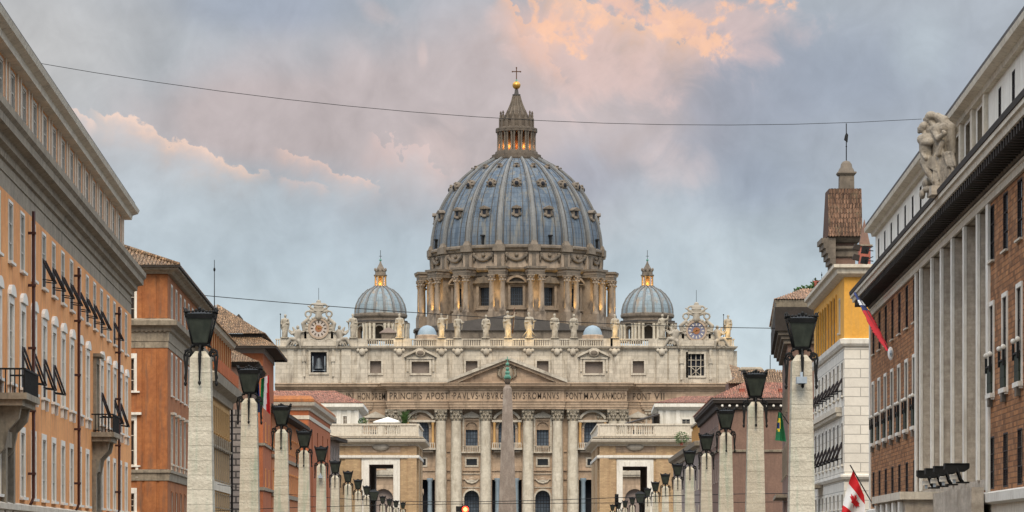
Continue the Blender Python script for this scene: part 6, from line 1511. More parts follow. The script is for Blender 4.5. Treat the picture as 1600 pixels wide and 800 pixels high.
# ================================================================== obelisk
def obelisk():
    D = 560.; c = P2(793, D); S = D / F; z = lambda y: BZ(y, D)
    R = root('obelisk', (*c, 0), 'pinkish granite obelisk with green bronze finial, standing before the basilica centre', 'obelisk')
    q = MB(); q.frustum(c, 7.0, z(607), 29 * S, 13.2 * S, 'granite'); q.frustum(c, z(607), z(600), 13.2 * S, 3.0 * S, 'granite'); q.build('shaft', R)
    q = MB(); q.frustum(c, 0, 1.2, 7, 7, 'granite'); q.frustum(c, 1.2, 5.6, 4.6, 4.4, 'granite'); q.frustum(c, 5.6, 6.3, 5.2, 5.2, 'granite'); q.build('pedestal', R)
    q = MB()
    for sx in (-1, 1):
        for sy in (-1, 1): q.ball((c[0] + sx * 1.5, c[1] + sy * 1.5, 6.65), .5, 'bronze_green', 5, 1.4, 1.4, .8)
    q.build('bronze_lion', R)
    q = MB(); C = (c[0], c[1], 0); q.lathe(C, [(.35, z(601)), (.5, z(599)), (.65, z(596)), (.45, z(593)), (.5, z(592))], 10, 'letter_dark')
    for i in range(3): q.ball((c[0], c[1], z(588.5 - i * 6)), (.6 - .1 * i), 'bronze_green', 6)
    for sg in (-1, 1): q.ball((c[0] + sg * .42, c[1], z(590)), .32, 'bronze_green', 5, 1, 1, 1.3)
    q.ball((c[0], c[1], z(569)), .38, 'bronze_green', 6)
    g = Fr(c, (c[0] + 1, c[1])); q.box(g, -.08, .08, -.08, .08, z(569), z(557), 'bronze_green'); q.box(g, -.6, .6, -.07, .07, z(562), z(561), 'bronze_green'); q.build('finial', R)
obelisk()

# ================================================================== terrace blocks at the end of the street
def balustrade_run(q, fr, x0, x1, y0, z0, z1, runs, m='stone_cream'):
    h = z1 - z0
    q.box(fr, x0, x1, y0 - .1, y0 + .5, z0, z0 + h * .16, m); q.box(fr, x0, x1, y0 - .15, y0 + .55, z1 - h * .14, z1, m)
    runs = sorted(runs); x = x0
    for a, b in runs + [(x1, x1)]:
        if a > x: q.box(fr, x, a, y0, y0 + .4, z0 + h * .16, z1 - h * .14, m)
        x = b
    for a, b in runs:
        t = a + .2
        while t < b:
            c = fr.p(t, y0 + .2, 0); zz0, zz1 = z0 + h * .16, z1 - h * .14; hh = zz1 - zz0
            q.lathe((c.x, c.y, 0), [(.15, zz0), (.13, zz0 + hh * .08), (.2, zz0 + hh * .3), (.09, zz0 + hh * .62), (.14, zz0 + hh * .9), (.16, zz1)], 6, m, cap=False); t += .42
def terrace_block(side):
    D = 490.
    if side < 0:
        path = [P2(500, D), P2(651, D), P2(658, 516)]; lab = 'left arcaded terrace block of ochre brick with pale balustrade and framed doorway'
        door = (577, 614.5, 726); frame = (565, 625, 716); runs = [(565.5, 590), (600, 626)]; xe = (512, 651)
    else:
        path = [P2(926, 532), P2(937, D), P2(1085, D)]; lab = 'right arcaded terrace block of ochre brick with pale balustrade and framed doorway'
        door = (973, 1011, 729); frame = (963.5, 1021, 718); runs = [(962, 977), (979, 991), (994, 1022)]; xe = (937, 1085)
    fe = 0 if side < 0 else 1
    fr = Fr(path[fe], path[fe + 1]); fs = Fr(path[1 - fe], path[2 - fe]); z = lambda y: BZ(y, D); X = fr.x
    R = root('terrace_block', (*path[1], 0), lab, 'building')
    a, b = X(door[0]), X(door[1]); hz = z(door[2]); dep = 26 * K
    q = MB(); q.wall(fr, 0, fr.L, 0, z(690), [(a, b, 0, hz)], dep, 'brick_ochre', 'stucco_grey'); q.wall(fs, 0, fs.L, 0, z(690), [], 1, 'brick_ochre')
    bk = fr.shift(dep); q.wall(bk, 0, fr.L, 0, z(690), [(a, b, 0, hz)], -.01, 'brick_ochre'); q.build('wall', R)
    q = MB(); w = (frame[1] - frame[0]) * D / F; fa, fb = X(frame[0]), X(frame[1]); ft = z(frame[2])
    for i, (s, y) in enumerate(((0, -.15), (.45, -.3))):
        q.box(fr, fa + s, fa + s + .44 if i == 0 else a - .02, y, .0, 0, ft - s, 'stone_white'); q.box(fr, (fb - s - .44) if i == 0 else b + .02, fb - s, y, 0, 0, ft - s, 'stone_white'); q.box(fr, fa + s, fb - s, y - .003, 0, (ft - .44) if i == 0 else hz + .02, ft - s, 'stone_white')
    q.build('door_frame', R)
    s = 1 if side < 0 else -1
    q = MB(); base = 651 if side < 0 else 937
    for p0, p1, o in ((base - s * 25, base - s * 1, .22), (base - s * 88, base - s * 112, .22), (base - s * 14, base - s * .0, .40)):
        u, v = sorted((X(p0), X(p1))); q.box(fr, u, v, -o, 0, 0, z(696.5), 'brick_ochre')
    q.box(fs, fs.L * .08 if side < 0 else fs.L * .5, fs.L * .45 if side < 0 else fs.L * .92, -.3, 0, 0, z(696.5), 'brick_ochre'); q.box(fs, fs.L * .6 if side < 0 else fs.L * .05, fs.L * .98 if side < 0 else fs.L * .4, -.3, 0, 0, z(696.5), 'brick_ochre')
    q.build('brick_pilasters', R)
    band(R, path, [(0, z(716)), (.42, z(716)), (.48, z(714.5)), (.48, z(711.5)), (0, z(711))], 'stone_white', 'string_course')
    q = MB(); xm = (X(frame[0]) + X(frame[1])) / 2; q.box(fr, xm - 4.2, xm + 4.2, -.06, 0, z(707), z(698), 'brick_red' if 0 else 'trav_warm'); q.ball(fr.p(xm, -.2, z(698)), 1.1, 'trav_facade', 6, 1.5, .4, .7); q.build('carved_panel', R)
    band(R, path, [(0, z(697)), (.3, z(696.8)), (.4, z(694)), (.95, z(693)), (1.6, z(690.5)), (1.75, z(687)), (0, z(685))], 'stone_cream')
    band(R, path, [(0, z(685)), (1.3, z(685)), (1.2, z(682.5)), (0, z(681.5))], 'stone_grey', 'roof_ledge')
    q = MB(); balustrade_run(q, fr, X(xe[0]), X(xe[1]), -.35, z(681.5), z(662), [(X(u), X(v)) for u, v in runs]); balustrade_run(q, fs, 0, fs.L, -.35, z(681.5), z(662), [(fs.L * .15, fs.L * .85)])
    q.build('balustrade', R)
    q = MB(); p4 = closed_path(path); q.add([(x, y, z(682)) for x, y in p4], [(0, 1, 2, 3)], 'paving'); q.build('terrace_floor', R)
    return fr
TL = terrace_block(-1); TR = terrace_block(1)
def wing(side):
    D = 600.; z = lambda y: BZ(y, D); xa, xb = ((560, 655) if side < 0 else (930, 1040)); f = Fr(P2(xa, D), P2(xb, D)); X = f.x
    R = root('colonnade_wing', (*P2((xa + xb) / 2, D), 0), '%s gabled wing with arched niche glimpsed through the %s terrace doorway' % (('left', 'left') if side < 0 else ('right', 'right')), 'building')
    q = MB(); c = X(599 if side < 0 else 992); hs = [(c - 2.2, c + 2.2, 0, z(764)), (c - 9, c - 6, 0, z(764)), (c + 6, c + 9, 0, z(764))]
    q.wall(f, 0, f.L, 0, z(742), hs, 1.2, 'trav_warm')
    for a, b, _, t in hs: q.spandrel(f, (a + b) / 2, b - a, t - (b - a) / 2, 'trav_warm', .0, .8)
    q.box(f, 0, f.L, 1.2, 14, 0, z(742) - .01, 'stucco_grey'); q.build('wall', R)
    q = MB(); q.prism(f, [(c - 6, z(742)), (c + 6, z(742)), (c, z(734))], -.8, 1, 'trav_facade'); q.box(f, 0, f.L, -.6, 0, z(745), z(742), 'trav_facade')
    for x in (c - 4.6, c + 4.6): q.box(f, x - .6, x + .6, -.4, 0, 0, z(745), 'trav_facade')
    q.build('pediment', R)
wing(-1); wing(1)
def penthouse(side):
    D = 520.; z = lambda y: BZ(y, D)
    if side < 0: path = [P2(405, D), P2(559, D), P2(567, 545)]; e, lab = 0, 'white house with red tile hip roof rising behind the left terrace block'
    else: path = [P2(1026, 548), P2(1031, D), P2(1150, D)]; e, lab = 1, 'white house with red tile hip roof rising behind the right terrace block'
    R = root('white_house', (*path[1], 0), lab, 'building'); fr = Fr(path[e], path[e + 1]); fs = Fr(path[1 - e], path[2 - e]); X = fr.x; s = -side
    hs = row(R, fr, [X(520)] if side < 0 else [X(1072)], z(668), z(655), 1.6, sur='stone_white', sw=.3) + (row(R, fr, [X(540)] , z(668), z(650), 1.0, sur='stone_white', sw=.2, pane='blind_grey') if side < 0 else [])
    body(R, path, 0, z(639), 'stucco_white', {e: hs})
    q = MB()
    for px in ((546, 530, 558) if side < 0 else (1033, 1044, 1060)): x = X(px); q.box(fr, x - .5, x + .3, -.12, 0, 10, z(639.5), 'stone_white')
    q.build('pilasters', R)
    band(R, path, [(0, z(641)), (.4, z(640)), (.9, z(637)), (1.1, z(636)), (1.1, z(631)), (0, z(630))], 'stone_white', 'eaves')
    zr = z(629.5); q = MB()
    if side < 0:
        a, b, c = fr.p(0, -.9, zr), fr.p(fr.L + .9, -.9, zr), fs.p(fs.L, -.9, zr); r0, r1 = fr.p(0, 9, z(607.5) * 1.0), fr.p(fr.L - 5, 9, z(607.5)); q.tiles([a, b, r1, r0], 'tiles_red', .34); q.tiles([b, c, r1], 'tiles_red', .34)
    else:
        a, b, c = fr.p(-.9, -.9, zr), fr.p(fr.L, -.9, zr), fs.p(0, -.9, zr); r0, r1 = fr.p(5.2, 9, z(616)), fr.p(fr.L, 9, z(616)); q.tiles([a, b, r1, r0], 'tiles_red', .34); q.tiles([c, a, r0], 'tiles_red', .34)
    q.build('roof', R)
    if side > 0:
        q = MB(); p = lambda px, y, d: fr.p(X(px), d, z(y))
        q.add([p(1028, 646, -.4), p(1028, 649, -6), p(975, 664, -6), p(975, 661.5, -.4)], [(0, 1, 2, 3)], 'awning_brown'); q.add([p(1028, 648, -.4), p(1028, 651, -6), p(975, 666, -6), p(975, 663.5, -.4)], [(3, 2, 1, 0)], 'awning_brown')
        q.add([p(1028, 649, -6), p(975, 664, -6), p(975, 666, -6), p(1028, 651, -6)], [(0, 1, 2, 3)], 'awning_brown'); q.build('awning', R)
        q = MB(); q.box(fr, X(1021), X(1030.5), -1.2, 6, z(680), z(647), 'awning_brown'); q.build('dark_side_box', R)  # dark box built as the dark side of the white house
penthouse(-1); penthouse(1)

# terrace parasol, palm, plants
def leafy(q, c, rad, n, size, mat, rnd, squash=1.):
    for _ in range(n):
        d = Vector((rnd.gauss(0, 1), rnd.gauss(0, 1), rnd.gauss(0, 1))).normalized() * rad * rnd.uniform(.3, 1) ** .5; d.z *= squash; p = Vector(c) + d
        a = Vector((rnd.uniform(-1, 1), rnd.uniform(-1, 1), rnd.uniform(-.6, .6))).normalized() * size; b = a.cross(Vector((rnd.uniform(-1, 1), rnd.uniform(-1, 1), rnd.uniform(-1, 1)))).normalized() * size * .5
        q.add([p - a, p + b, p + a, p - b], [(0, 1, 2, 3)], mat)
rnd = random.Random(3)
D = 500.; c = W(606, 662, D); zf = BZ(682, 490)
R = root('parasol', (c.x, c.y, zf), 'white open parasol on the left terrace behind the balustrade', 'parasol')
q = MB(); zt, zb = BZ(651.5, D), BZ(659.5, D); rr = 22 * D / F
q.add([(c.x + rr * sx, c.y + rr * sy, zb) for sx, sy in ((-1, -1), (1, -1), (1, 1), (-1, 1))] + [(c.x, c.y, zt)] + [(c.x + rr * sx, c.y + rr * sy, zb - .25) for sx, sy in ((-1, -1), (1, -1), (1, 1), (-1, 1))], [(0, 1, 4), (1, 2, 4), (2, 3, 4), (3, 0, 4), (5, 6, 1, 0), (6, 7, 2, 1), (7, 8, 3, 2), (8, 5, 0, 3)], 'canvas_white'); q.build('canopy', R)
q = MB(); q.tube([(c.x, c.y, zf), (c.x, c.y, zt)], .06, 'iron_black', 6); q.build('pole', R)
def palm(px, ytop, D, lab, zf):
    c = W(px, 660, D); R = root('palm_plant', (c.x, c.y, zf), lab, 'plant'); zc = zf + 1.9
    q = MB(); q.lathe((c.x, c.y, 0), [(.35, zf), (.5, zf + .6), (.45, zf + .6)], 10, 'terracotta'); q.build('pot', R); q = MB(); q.tube([(c.x, c.y, zf + .5), (c.x + .1, c.y, zc)], .16, 'wood_brown'); q.build('trunk', R)
    q = MB(); top = BZ(ytop, D) - zc
    for i in range(34):
        a = rnd.uniform(0, 2 * pi); L_ = rnd.uniform(.9, 1.35); up = rnd.uniform(.35, 1.) * top; pts = []
        for k in range(6): t = k / 5; pts.append(Vector((c.x + cos(a) * L_ * t * .95, c.y + sin(a) * L_ * t * .95, zc + up * (1.5 * t - .75 * t * t))))
        for k in range(5):
            d = (pts[k + 1] - pts[k]); n = d.cross(Vector((0, 0, 1))).normalized()
            for sg in (-1, 1):
                for m_ in range(3):
                    p = pts[k] + d * m_ / 3; q.add([p, p + n * sg * .4 + d * .6 - Vector((0, 0, .12)), p + d * .25], [(0, 1, 2)], 'leaf_green' if i % 3 else 'leaf_dark')
    q.build('fronds', R)
palm(632, 631, 497, 'tall palm in a pot on the left terrace, right of the parasol', zf)
def bush(px, y, D, rad, lab, z0, n=160, name='potted_bush'):
    c = W(px, y, D); R = root(name, (c.x, c.y, z0), lab, 'plant'); q = MB(); q.lathe((c.x, c.y, 0), [(.25, z0), (.34, z0 + .5), (.3, z0 + .5)], 8, 'terracotta'); q.build('pot', R); q = MB(); q.tube([(c.x, c.y, z0 + .4), (c.x, c.y, c.z)], .05, 'wood_brown'); q.build('stem', R)
    q = MB(); leafy(q, c, rad, n, .16, 'leaf_green', rnd, .8); leafy(q, c + Vector((0, 0, -.1)), rad * .9, n // 2, .16, 'leaf_dark', rnd, .8); q.build('leaves', R)
bush(567, 659, 498, 1.0, 'low green bush on the left terrace, left of the parasol', zf)
bush(1065, 684, 478, 1.5, 'green shrub beside the right terrace balustrade, left of the yellow loggia', BZ(696, 478), 260)
zr3 = BZ(463, 262)
for i, (px, y, r, lab) in enumerate(((1247, 455, .5, 'leftmost leafy bush of the roof garden over the stepped eaves'), (1257, 453, .6, 'middle bush of the roof garden over the stepped eaves'), (1267, 452, .55, 'right bush of the roof garden, against the yellow palace eave'))):
    bush(px, y, 263, r, lab, zr3, 90)
bush(1276, 442, 232, .5, 'spiky bush at the edge of the yellow palace roof', BZ(448, 232), 60)

# ================================================================== lamp posts
def lamp_post(c, label, top=8.5):
    """travertine obelisk post with a black lantern; total height 'top'"""
    R = root('lamp_post', (c[0], c[1], 0), label, 'lamp post', 'obelisk lamp posts along both sides of the street'); C = Vector((c[0], c[1], 0)); M = Matrix.Translation(C)
    zs = 7.26                                       # top of the stone
    q = MB(); q.frustum((0, 0), .13, 1.0, 1.35, 1.25, 'travertine'); q.frustum((0, 0), 1.0, 1.15, 1.4, 1.1, 'travertine'); q.build('pedestal', R, M, local=True)
    q = MB(); w0, w1 = .81, .585; n = 14; z0, z1 = 1.15, zs - .17
    for i in range(n):
        a, b = i / n, (i + 1) / n; wa, wb = w0 + (w1 - w0) * a, w0 + (w1 - w0) * b
        q.frustum((0, 0), z0 + (z1 - z0) * a + .004, z0 + (z1 - z0) * b - .004, wa, wb, 'travertine')
        if i: q.frustum((0, 0), z0 + (z1 - z0) * a - .006, z0 + (z1 - z0) * a + .006, wa - .02, wa - .02, 'trav_dark')
    q.frustum((0, 0), z1, zs + .03, w1, .3, 'travertine'); q.build('shaft', R, M, local=True)
    zb, zt = 7.5, 8.3; wb, wt = .225, .40         # half widths of the lantern at bottom and top
    q = MB()
    for sx, sy in ((-1, -1), (1, -1), (1, 1), (-1, 1)):
        q.tube([(sx * wb, sy * wb, zb), (sx * wt, sy * wt, zt)], .028, 'iron_black', 6); q.tube([(sx * (wt - .02), sy * (wt - .02), zt - .02), (sx * (wt + .01), sy * (wt + .01), zt + .12), (sx * (wt + .07), sy * (wt + .07), zt + .24)], .055, 'iron_black', 6, r1=.012)
        q.ball((sx * wb, sy * wb, zb - .05), .045, 'iron_black', 4)
    q.frustum((0, 0), zb - .05, zb + .03, wb * 2 - .02, wb * 2 + .06, 'iron_black'); q.frustum((0, 0), zt - .07, zt + .06, wt * 2 + .02, wt * 2 + .1, 'iron_black')
    q.frustum((0, 0), zt + .06, zt + .12, wt * 2, wt * 1.0, 'iron_black'); q.frustum((0, 0), zt + .12, zt + .2, wt * 1.0, .1, 'iron_black')
    for k in range(4):      # pierced cresting: rises to the middle of each side and to the corners
        a = k * pi / 2; u = Vector((cos(a), sin(a), 0)); v = Vector((-sin(a), cos(a), 0))
        for i in range(-4, 5):
            t = i / 4; hh = .08 + .13 * (1 - abs(t)) ** 1.3 + (.05 if abs(t) == 1 else 0) + (.03 if i % 2 else 0); p = v * (-wt - .03) + u * t * wt
            q.ball((p.x, p.y, zt + .06 + hh * .45), .05, 'iron_black', 4, 1, 1, hh * 10 * .55)
        q.ball(tuple(v * (-wt - .04) + Vector((0, 0, zt + .2))), .055, 'iron_black', 4)
    la = q.build('lantern', R, M, local=True)
    q = MB(); q.frustum((0, 0), zb + .03, zt - .06, wb * 2 - .02, wt * 2 - .04, 'lamp_glass'); q.build('glass', la, M, local=True)
    # neck with scroll brackets on the four sides
    q = MB(); q.lathe((0, 0, 0), [(.05, zs - .1), (.09, zs + .03), (.06, zs + .08), (.1, zs + .12), (.07, zs + .15), (.13, zb - .05)], 8, 'iron_black'); q.build('neck', R, M, local=True)
    for k in range(4):
        a = k * pi / 2; u = Vector((cos(a), sin(a), 0)); P = lambda r, z: u * r + Vector((0, 0, z)); q = MB()
        q.tube([P(.20, zb - .04), P(.29, zb - .09), P(.31, zb - .18), P(.25, zb - .26), P(.20, zb - .32), P(.24, zb - .36)], .036, 'iron_black', 6)
        sp = [P(.355 + .125 * (1 - i / 15 * .8) * cos(pi * .75 - i * .6), zs - .03 + .125 * (1 - i / 15 * .8) * sin(pi * .75 - i * .6)) for i in range(16)]
        q.tube(sp, .036, 'iron_black', 6)
        q.tube([P(.24, zb - .36), P(.29, zs - .02), P(.36, zs + .10), P(.45, zs + .05), P(.485, zs - .10), P(.46, zs - .36), P(.445, zs - .58), P(.47, zs - .74), P(.44, zs - .86)], .045, 'iron_black', 6, r1=.026); q.ball(tuple(P(.45, zs - .9)), .05, 'iron_black', 4, 1, 1, 1.4)
        # flat plume lying on the face of the stone
        f = Fr((u.x * .0, u.y * .0), (-u.y, u.x))
        vv = Vector((-u.y, u.x, 0)); a0 = [P(.36, zs - .05) + vv * .05, P(.36, zs - .05) - vv * .05, P(.42, zs - .98) - vv * .012, P(.42, zs - .98) + vv * .012]; off = u * .06
        q.add(a0 + [p + off for p in a0], [(0, 1, 2, 3), (4, 7, 6, 5), (0, 4, 5, 1), (1, 5, 6, 2), (2, 6, 7, 3), (3, 7, 4, 0)], 'iron_black')
        q.build('scroll_bracket', R, M, local=True)
    return R
def lamp_row():
    left = [(314, 484), (390, 573), (440, 632), (475.3, 672), (502, 697.6), (523.7, 719.7), (543.7, 736), (559.4, 749), (573, 759), (598, 775), (608.5, 779), (618.8, 782), (629.6, 784.5)]
    right = [(1252, 491), (1180, 580), (1134, 638), (1103.7, 677.5), (1077.5, 703), (1058.7, 724), (1039.6, 740), (1024, 752.5), (1011.7, 762.5), (988, 777), (976.7, 782), (966.7, 785), (957, 788)]
    ol = ['nearest', 'second', 'third', 'fourth', 'fifth', 'sixth', 'seventh', 'eighth', 'ninth', 'tenth', 'eleventh', 'twelfth', 'thirteenth and farthest']
    proto = None
    for side, lst in (('left', left), ('right', right)):
        for i, (px, y) in enumerate(lst):
            D = 6.8 * F / (HY - y); c = P2(px, D)
            if i == 0: lab = 'nearest lamp post on the %s row, largest, greenish streak down its travertine shaft' % side
            else: lab = '%s lamp post from the camera in the %s-hand row' % (ol[i], side)
            if proto is None: proto = lamp_post(c, lab)
            else: o = copy_thing(proto, Matrix.Translation((c[0], c[1], 0))); o['label'] = lab
    for side, px, y in (('left', 584.2, 765), ('right', 1000, 768)):
        D = 330.; c = P2(px, D); R = root('street_lantern', (*c, 0), 'dark iron lantern on a thin pole near the far end of the %s lamp row' % side, 'street lamp', 'iron pole lanterns'); zt = BZ(y, D); z0 = BZ(y + 17, D)
        q = MB(); q.lathe((c[0], c[1], 0), [(.22, 0), (.2, .9), (.12, 1.1), (.1, z0 - .3), (.2, z0 - .2), (.12, z0)], 8, 'iron_black'); q.build('pole', R)
        q = MB(); q.frustum(c, z0, zt - .3, .7, 1.15, 'lamp_glass'); q.build('glass', R); q = MB(); q.frustum(c, zt - .3, zt, 1.25, .5, 'iron_black'); q.frustum(c, z0 - .1, z0 - .003, .5, .75, 'iron_black')
        for sg in (-1, 1): q.tube([(c[0] + sg * .36, c[1] - .36, z0), (c[0] + sg * .59, c[1] - .59, zt - .3)], .05, 'iron_black', 5)
        q.build('cap', R)
lamp_row()
# small camera box on the nearest right lamp post, and on a left one
def cam_box(px, y, D, w, lab):
    c = W(px, y, D); R = root('camera_box', c, lab, 'camera', 'camera boxes on lamp posts'); f = Fr((c.x - 1, c.y), (c.x, c.y))
    q = MB(); q.box(f, 1 - w / 2, 1 + w / 2, -.12, .25, c.z - w * .32, c.z + w * .32, 'cam_grey'); q.box(f, 1 - w * .3, 1 + w * .3, -.06, .1, c.z - w * .42, c.z - w * .33, 'iron_black'); q.build('housing', R)
    q = MB(); q.box(f, 1 - w * .12, 1 + w * .12, .0, .12, c.z + w * .32, c.z + w * .8, 'cam_grey'); q.build('mount', R)
D1 = 6.8 * F / (HY - 491); cam_box(1252.5, 594, D1 - .55, .30, 'small pale grey camera box hanging on the nearest right lamp post')
cam_box(500.5, 745, 6.8 * F / (HY - 697.6) - .6, .30, 'tiny pale camera box on the fifth left lamp post')

# ================================================================== cables
def cable(pts, r, lab, sag=0.):
    P = [W(*p) for p in pts]; out = []
    for i in range(len(P) - 1):
        for k in range(16): t = k / 16; p = P[i].lerp(P[i + 1], t); p.z -= sag * 4 * t * (1 - t); out.append(p)
    out.append(P[-1]); q = MB(); q.tube(out, r, 'iron_black', 5); return tag(q.build('overhead_cable'), lab, 'cable', 'cables strung across the street')
def arc(pts, D0, D1, n=14):
    """smooth curve through pixel points, distances running from D0 to D1"""
    x0, x1 = pts[0][0], pts[-1][0]; o = []
    for i in range(n + 1):
        x = x0 + (x1 - x0) * i / n; y = 0
        for j, (xj, yj) in enumerate(pts):
            l = yj
            for k, (xk, _) in enumerate(pts):
                if k != j: l *= (x - xk) / (xj - xk)
            y += l
        o.append((x, y, D0 + (D1 - D0) * i / n))
    return o
cable(arc([(45, 96), (420, 152), (800, 186), (1440, 186)], 128.5, 151), .015, 'long thin cable sagging across the sky from left palace to right palace')
cable(arc([(300, 460), (560, 482), (780, 497), (1214, 513)], 243, 260), .035, 'middle cable crossing in front of the facade statues')
cable(arc([(340, 757), (680, 784), (900, 780), (1235, 771)], 262, 205), .028, 'upper of the two low cables just above the traffic signal')
cable(arc([(300, 800), (460, 793), (680, 788), (1235, 784)], 205, 205), .025, 'lower of the two low cables, the traffic signal hangs near it')

# ================================================================== traffic signal
def signal():
    D = 205.; c = W(721, 796, D); R = root('traffic_signal', (c.x, c.y, c.z - .4), 'dark hanging traffic signal with a glowing red light, bottom centre', 'traffic light'); f = Fr((c.x, c.y), (c.x + 1, c.y)); z = lambda y: BZ(y, D); s = D / F
    q = MB(); q.lathe((0, 0, 0), [(.0, 0)] * 2, 3, 'iron_black') if 0 else None
    q.box(f, -.42, .5, -.12, .2, z(800), z(791), 'iron_black'); q.box(f, .02, .55, -.1, .25, z(818), z(789.8), 'iron_black'); q.build('housing', R)
    q = MB(); cx = .30; cc = f.p(cx, -.14, z(796)); g = WORLD
    def disc(q, r, y, m, n=20):
        q.add([f.p(cx + r * cos(2 * pi * i / n), y, z(796) + r * sin(2 * pi * i / n)) for i in range(n)], [tuple(range(n))], m)
    disc(q, 5.2 * s, -.15, 'red_lens'); disc(q, 3 * s, -.16, 'red_lens_core'); q.build('lens', R)
    q = MB(); n = 14
    for i in range(n + 1):
        if i == n: break
        a, b = pi * i / n, pi * (i + 1) / n; r = 6 * s
        q.quad(f.p(cx + r * cos(a), -.12, z(796) + r * sin(a)), f.p(cx + r * cos(b), -.12, z(796) + r * sin(b)), f.p(cx + r * cos(b), -.38, z(796) + r * sin(b)), f.p(cx + r * cos(a), -.38, z(796) + r * sin(a)), 'iron_black')
    q.build('visor', R); q = MB(); q.tube([f.p(.1, .05, z(791)), f.p(.1, .05, z(787))], .03, 'iron_black'); q.build('hanger', R)
signal()
D = 400.; c = W(963.5, 782, D); R = root('pole_signal', (c.x, c.y, 0), 'slim dark signal head on a pole left of the farthest right lamps', 'traffic light'); f = Fr((c.x, c.y), (c.x + 1, c.y))
q = MB(); q.tube([(c.x, c.y, 0), (c.x, c.y, BZ(792, D))], .09, 'iron_black'); q.build('pole', R)
q = MB(); q.box(f, -.28, .28, -.15, .15, BZ(792, D), BZ(772, D), 'iron_black')
for y in (775, 781, 787): q.lathe(tuple(f.p(0, -.22, BZ(y + 1.6, D))), [(.22, 0), (.24, .3)], 8, 'iron_black')
q.build('signal_head', R)

# ================================================================== flags
def cloth(name, parent, pts_rows, colf, th=.025):
    """pts_rows: grid of world points; colf(i,j)->material"""
    n, m = len(pts_rows), len(pts_rows[0]); q = MB(); nn = (Vector(pts_rows[0][-1]) - Vector(pts_rows[0][0])).cross(Vector(pts_rows[-1][0]) - Vector(pts_rows[0][0])).normalized() * th
    for s in (0, 1):
        for i in range(n - 1):
            for j in range(m - 1):
                a = [Vector(pts_rows[i][j]), Vector(pts_rows[i][j + 1]), Vector(pts_rows[i + 1][j + 1]), Vector(pts_rows[i + 1][j])]; a = [p + nn * s for p in a]
                q.add(a if s else a[::-1], [(0, 1, 2, 3)], colf(i, j), True)
    edge = [(0, j) for j in range(m)] + [(i, m - 1) for i in range(1, n)] + [(n - 1, j) for j in range(m - 2, -1, -1)] + [(i, 0) for i in range(n - 2, 0, -1)]
    for k in range(len(edge)):
        a, b = edge[k], edge[(k + 1) % len(edge)]; A, B = Vector(pts_rows[a[0]][a[1]]), Vector(pts_rows[b[0]][b[1]]); q.add([A, B, B + nn, A + nn], [(0, 1, 2, 3)], colf(min(a[0], n - 2), min(a[1], m - 2)))
    return q.build(name, parent)
def lerp_quad(tl, tr, bl, br, n, m, D, fold=.15, nf=2.5, ph=0.):
    rows = []
    for i in range(n):
        r = []
        for j in range(m):
            u, v = j / (m - 1), i / (n - 1)
            px = (tl[0] * (1 - u) + tr[0] * u) * (1 - v) + (bl[0] * (1 - u) + br[0] * u) * v; py = (tl[1] * (1 - u) + tr[1] * u) * (1 - v) + (bl[1] * (1 - u) + br[1] * u) * v
            p = W(px, py, D); p.y += fold * sin(u * nf * 2 * pi + ph + v * 1.2); r.append(p)
        rows.append(r)
    return rows
def pole(R, pts, r=.04, name='pole'):
    q = MB(); q.tube(pts, r, 'iron_black', 7); return q.build(name, R)
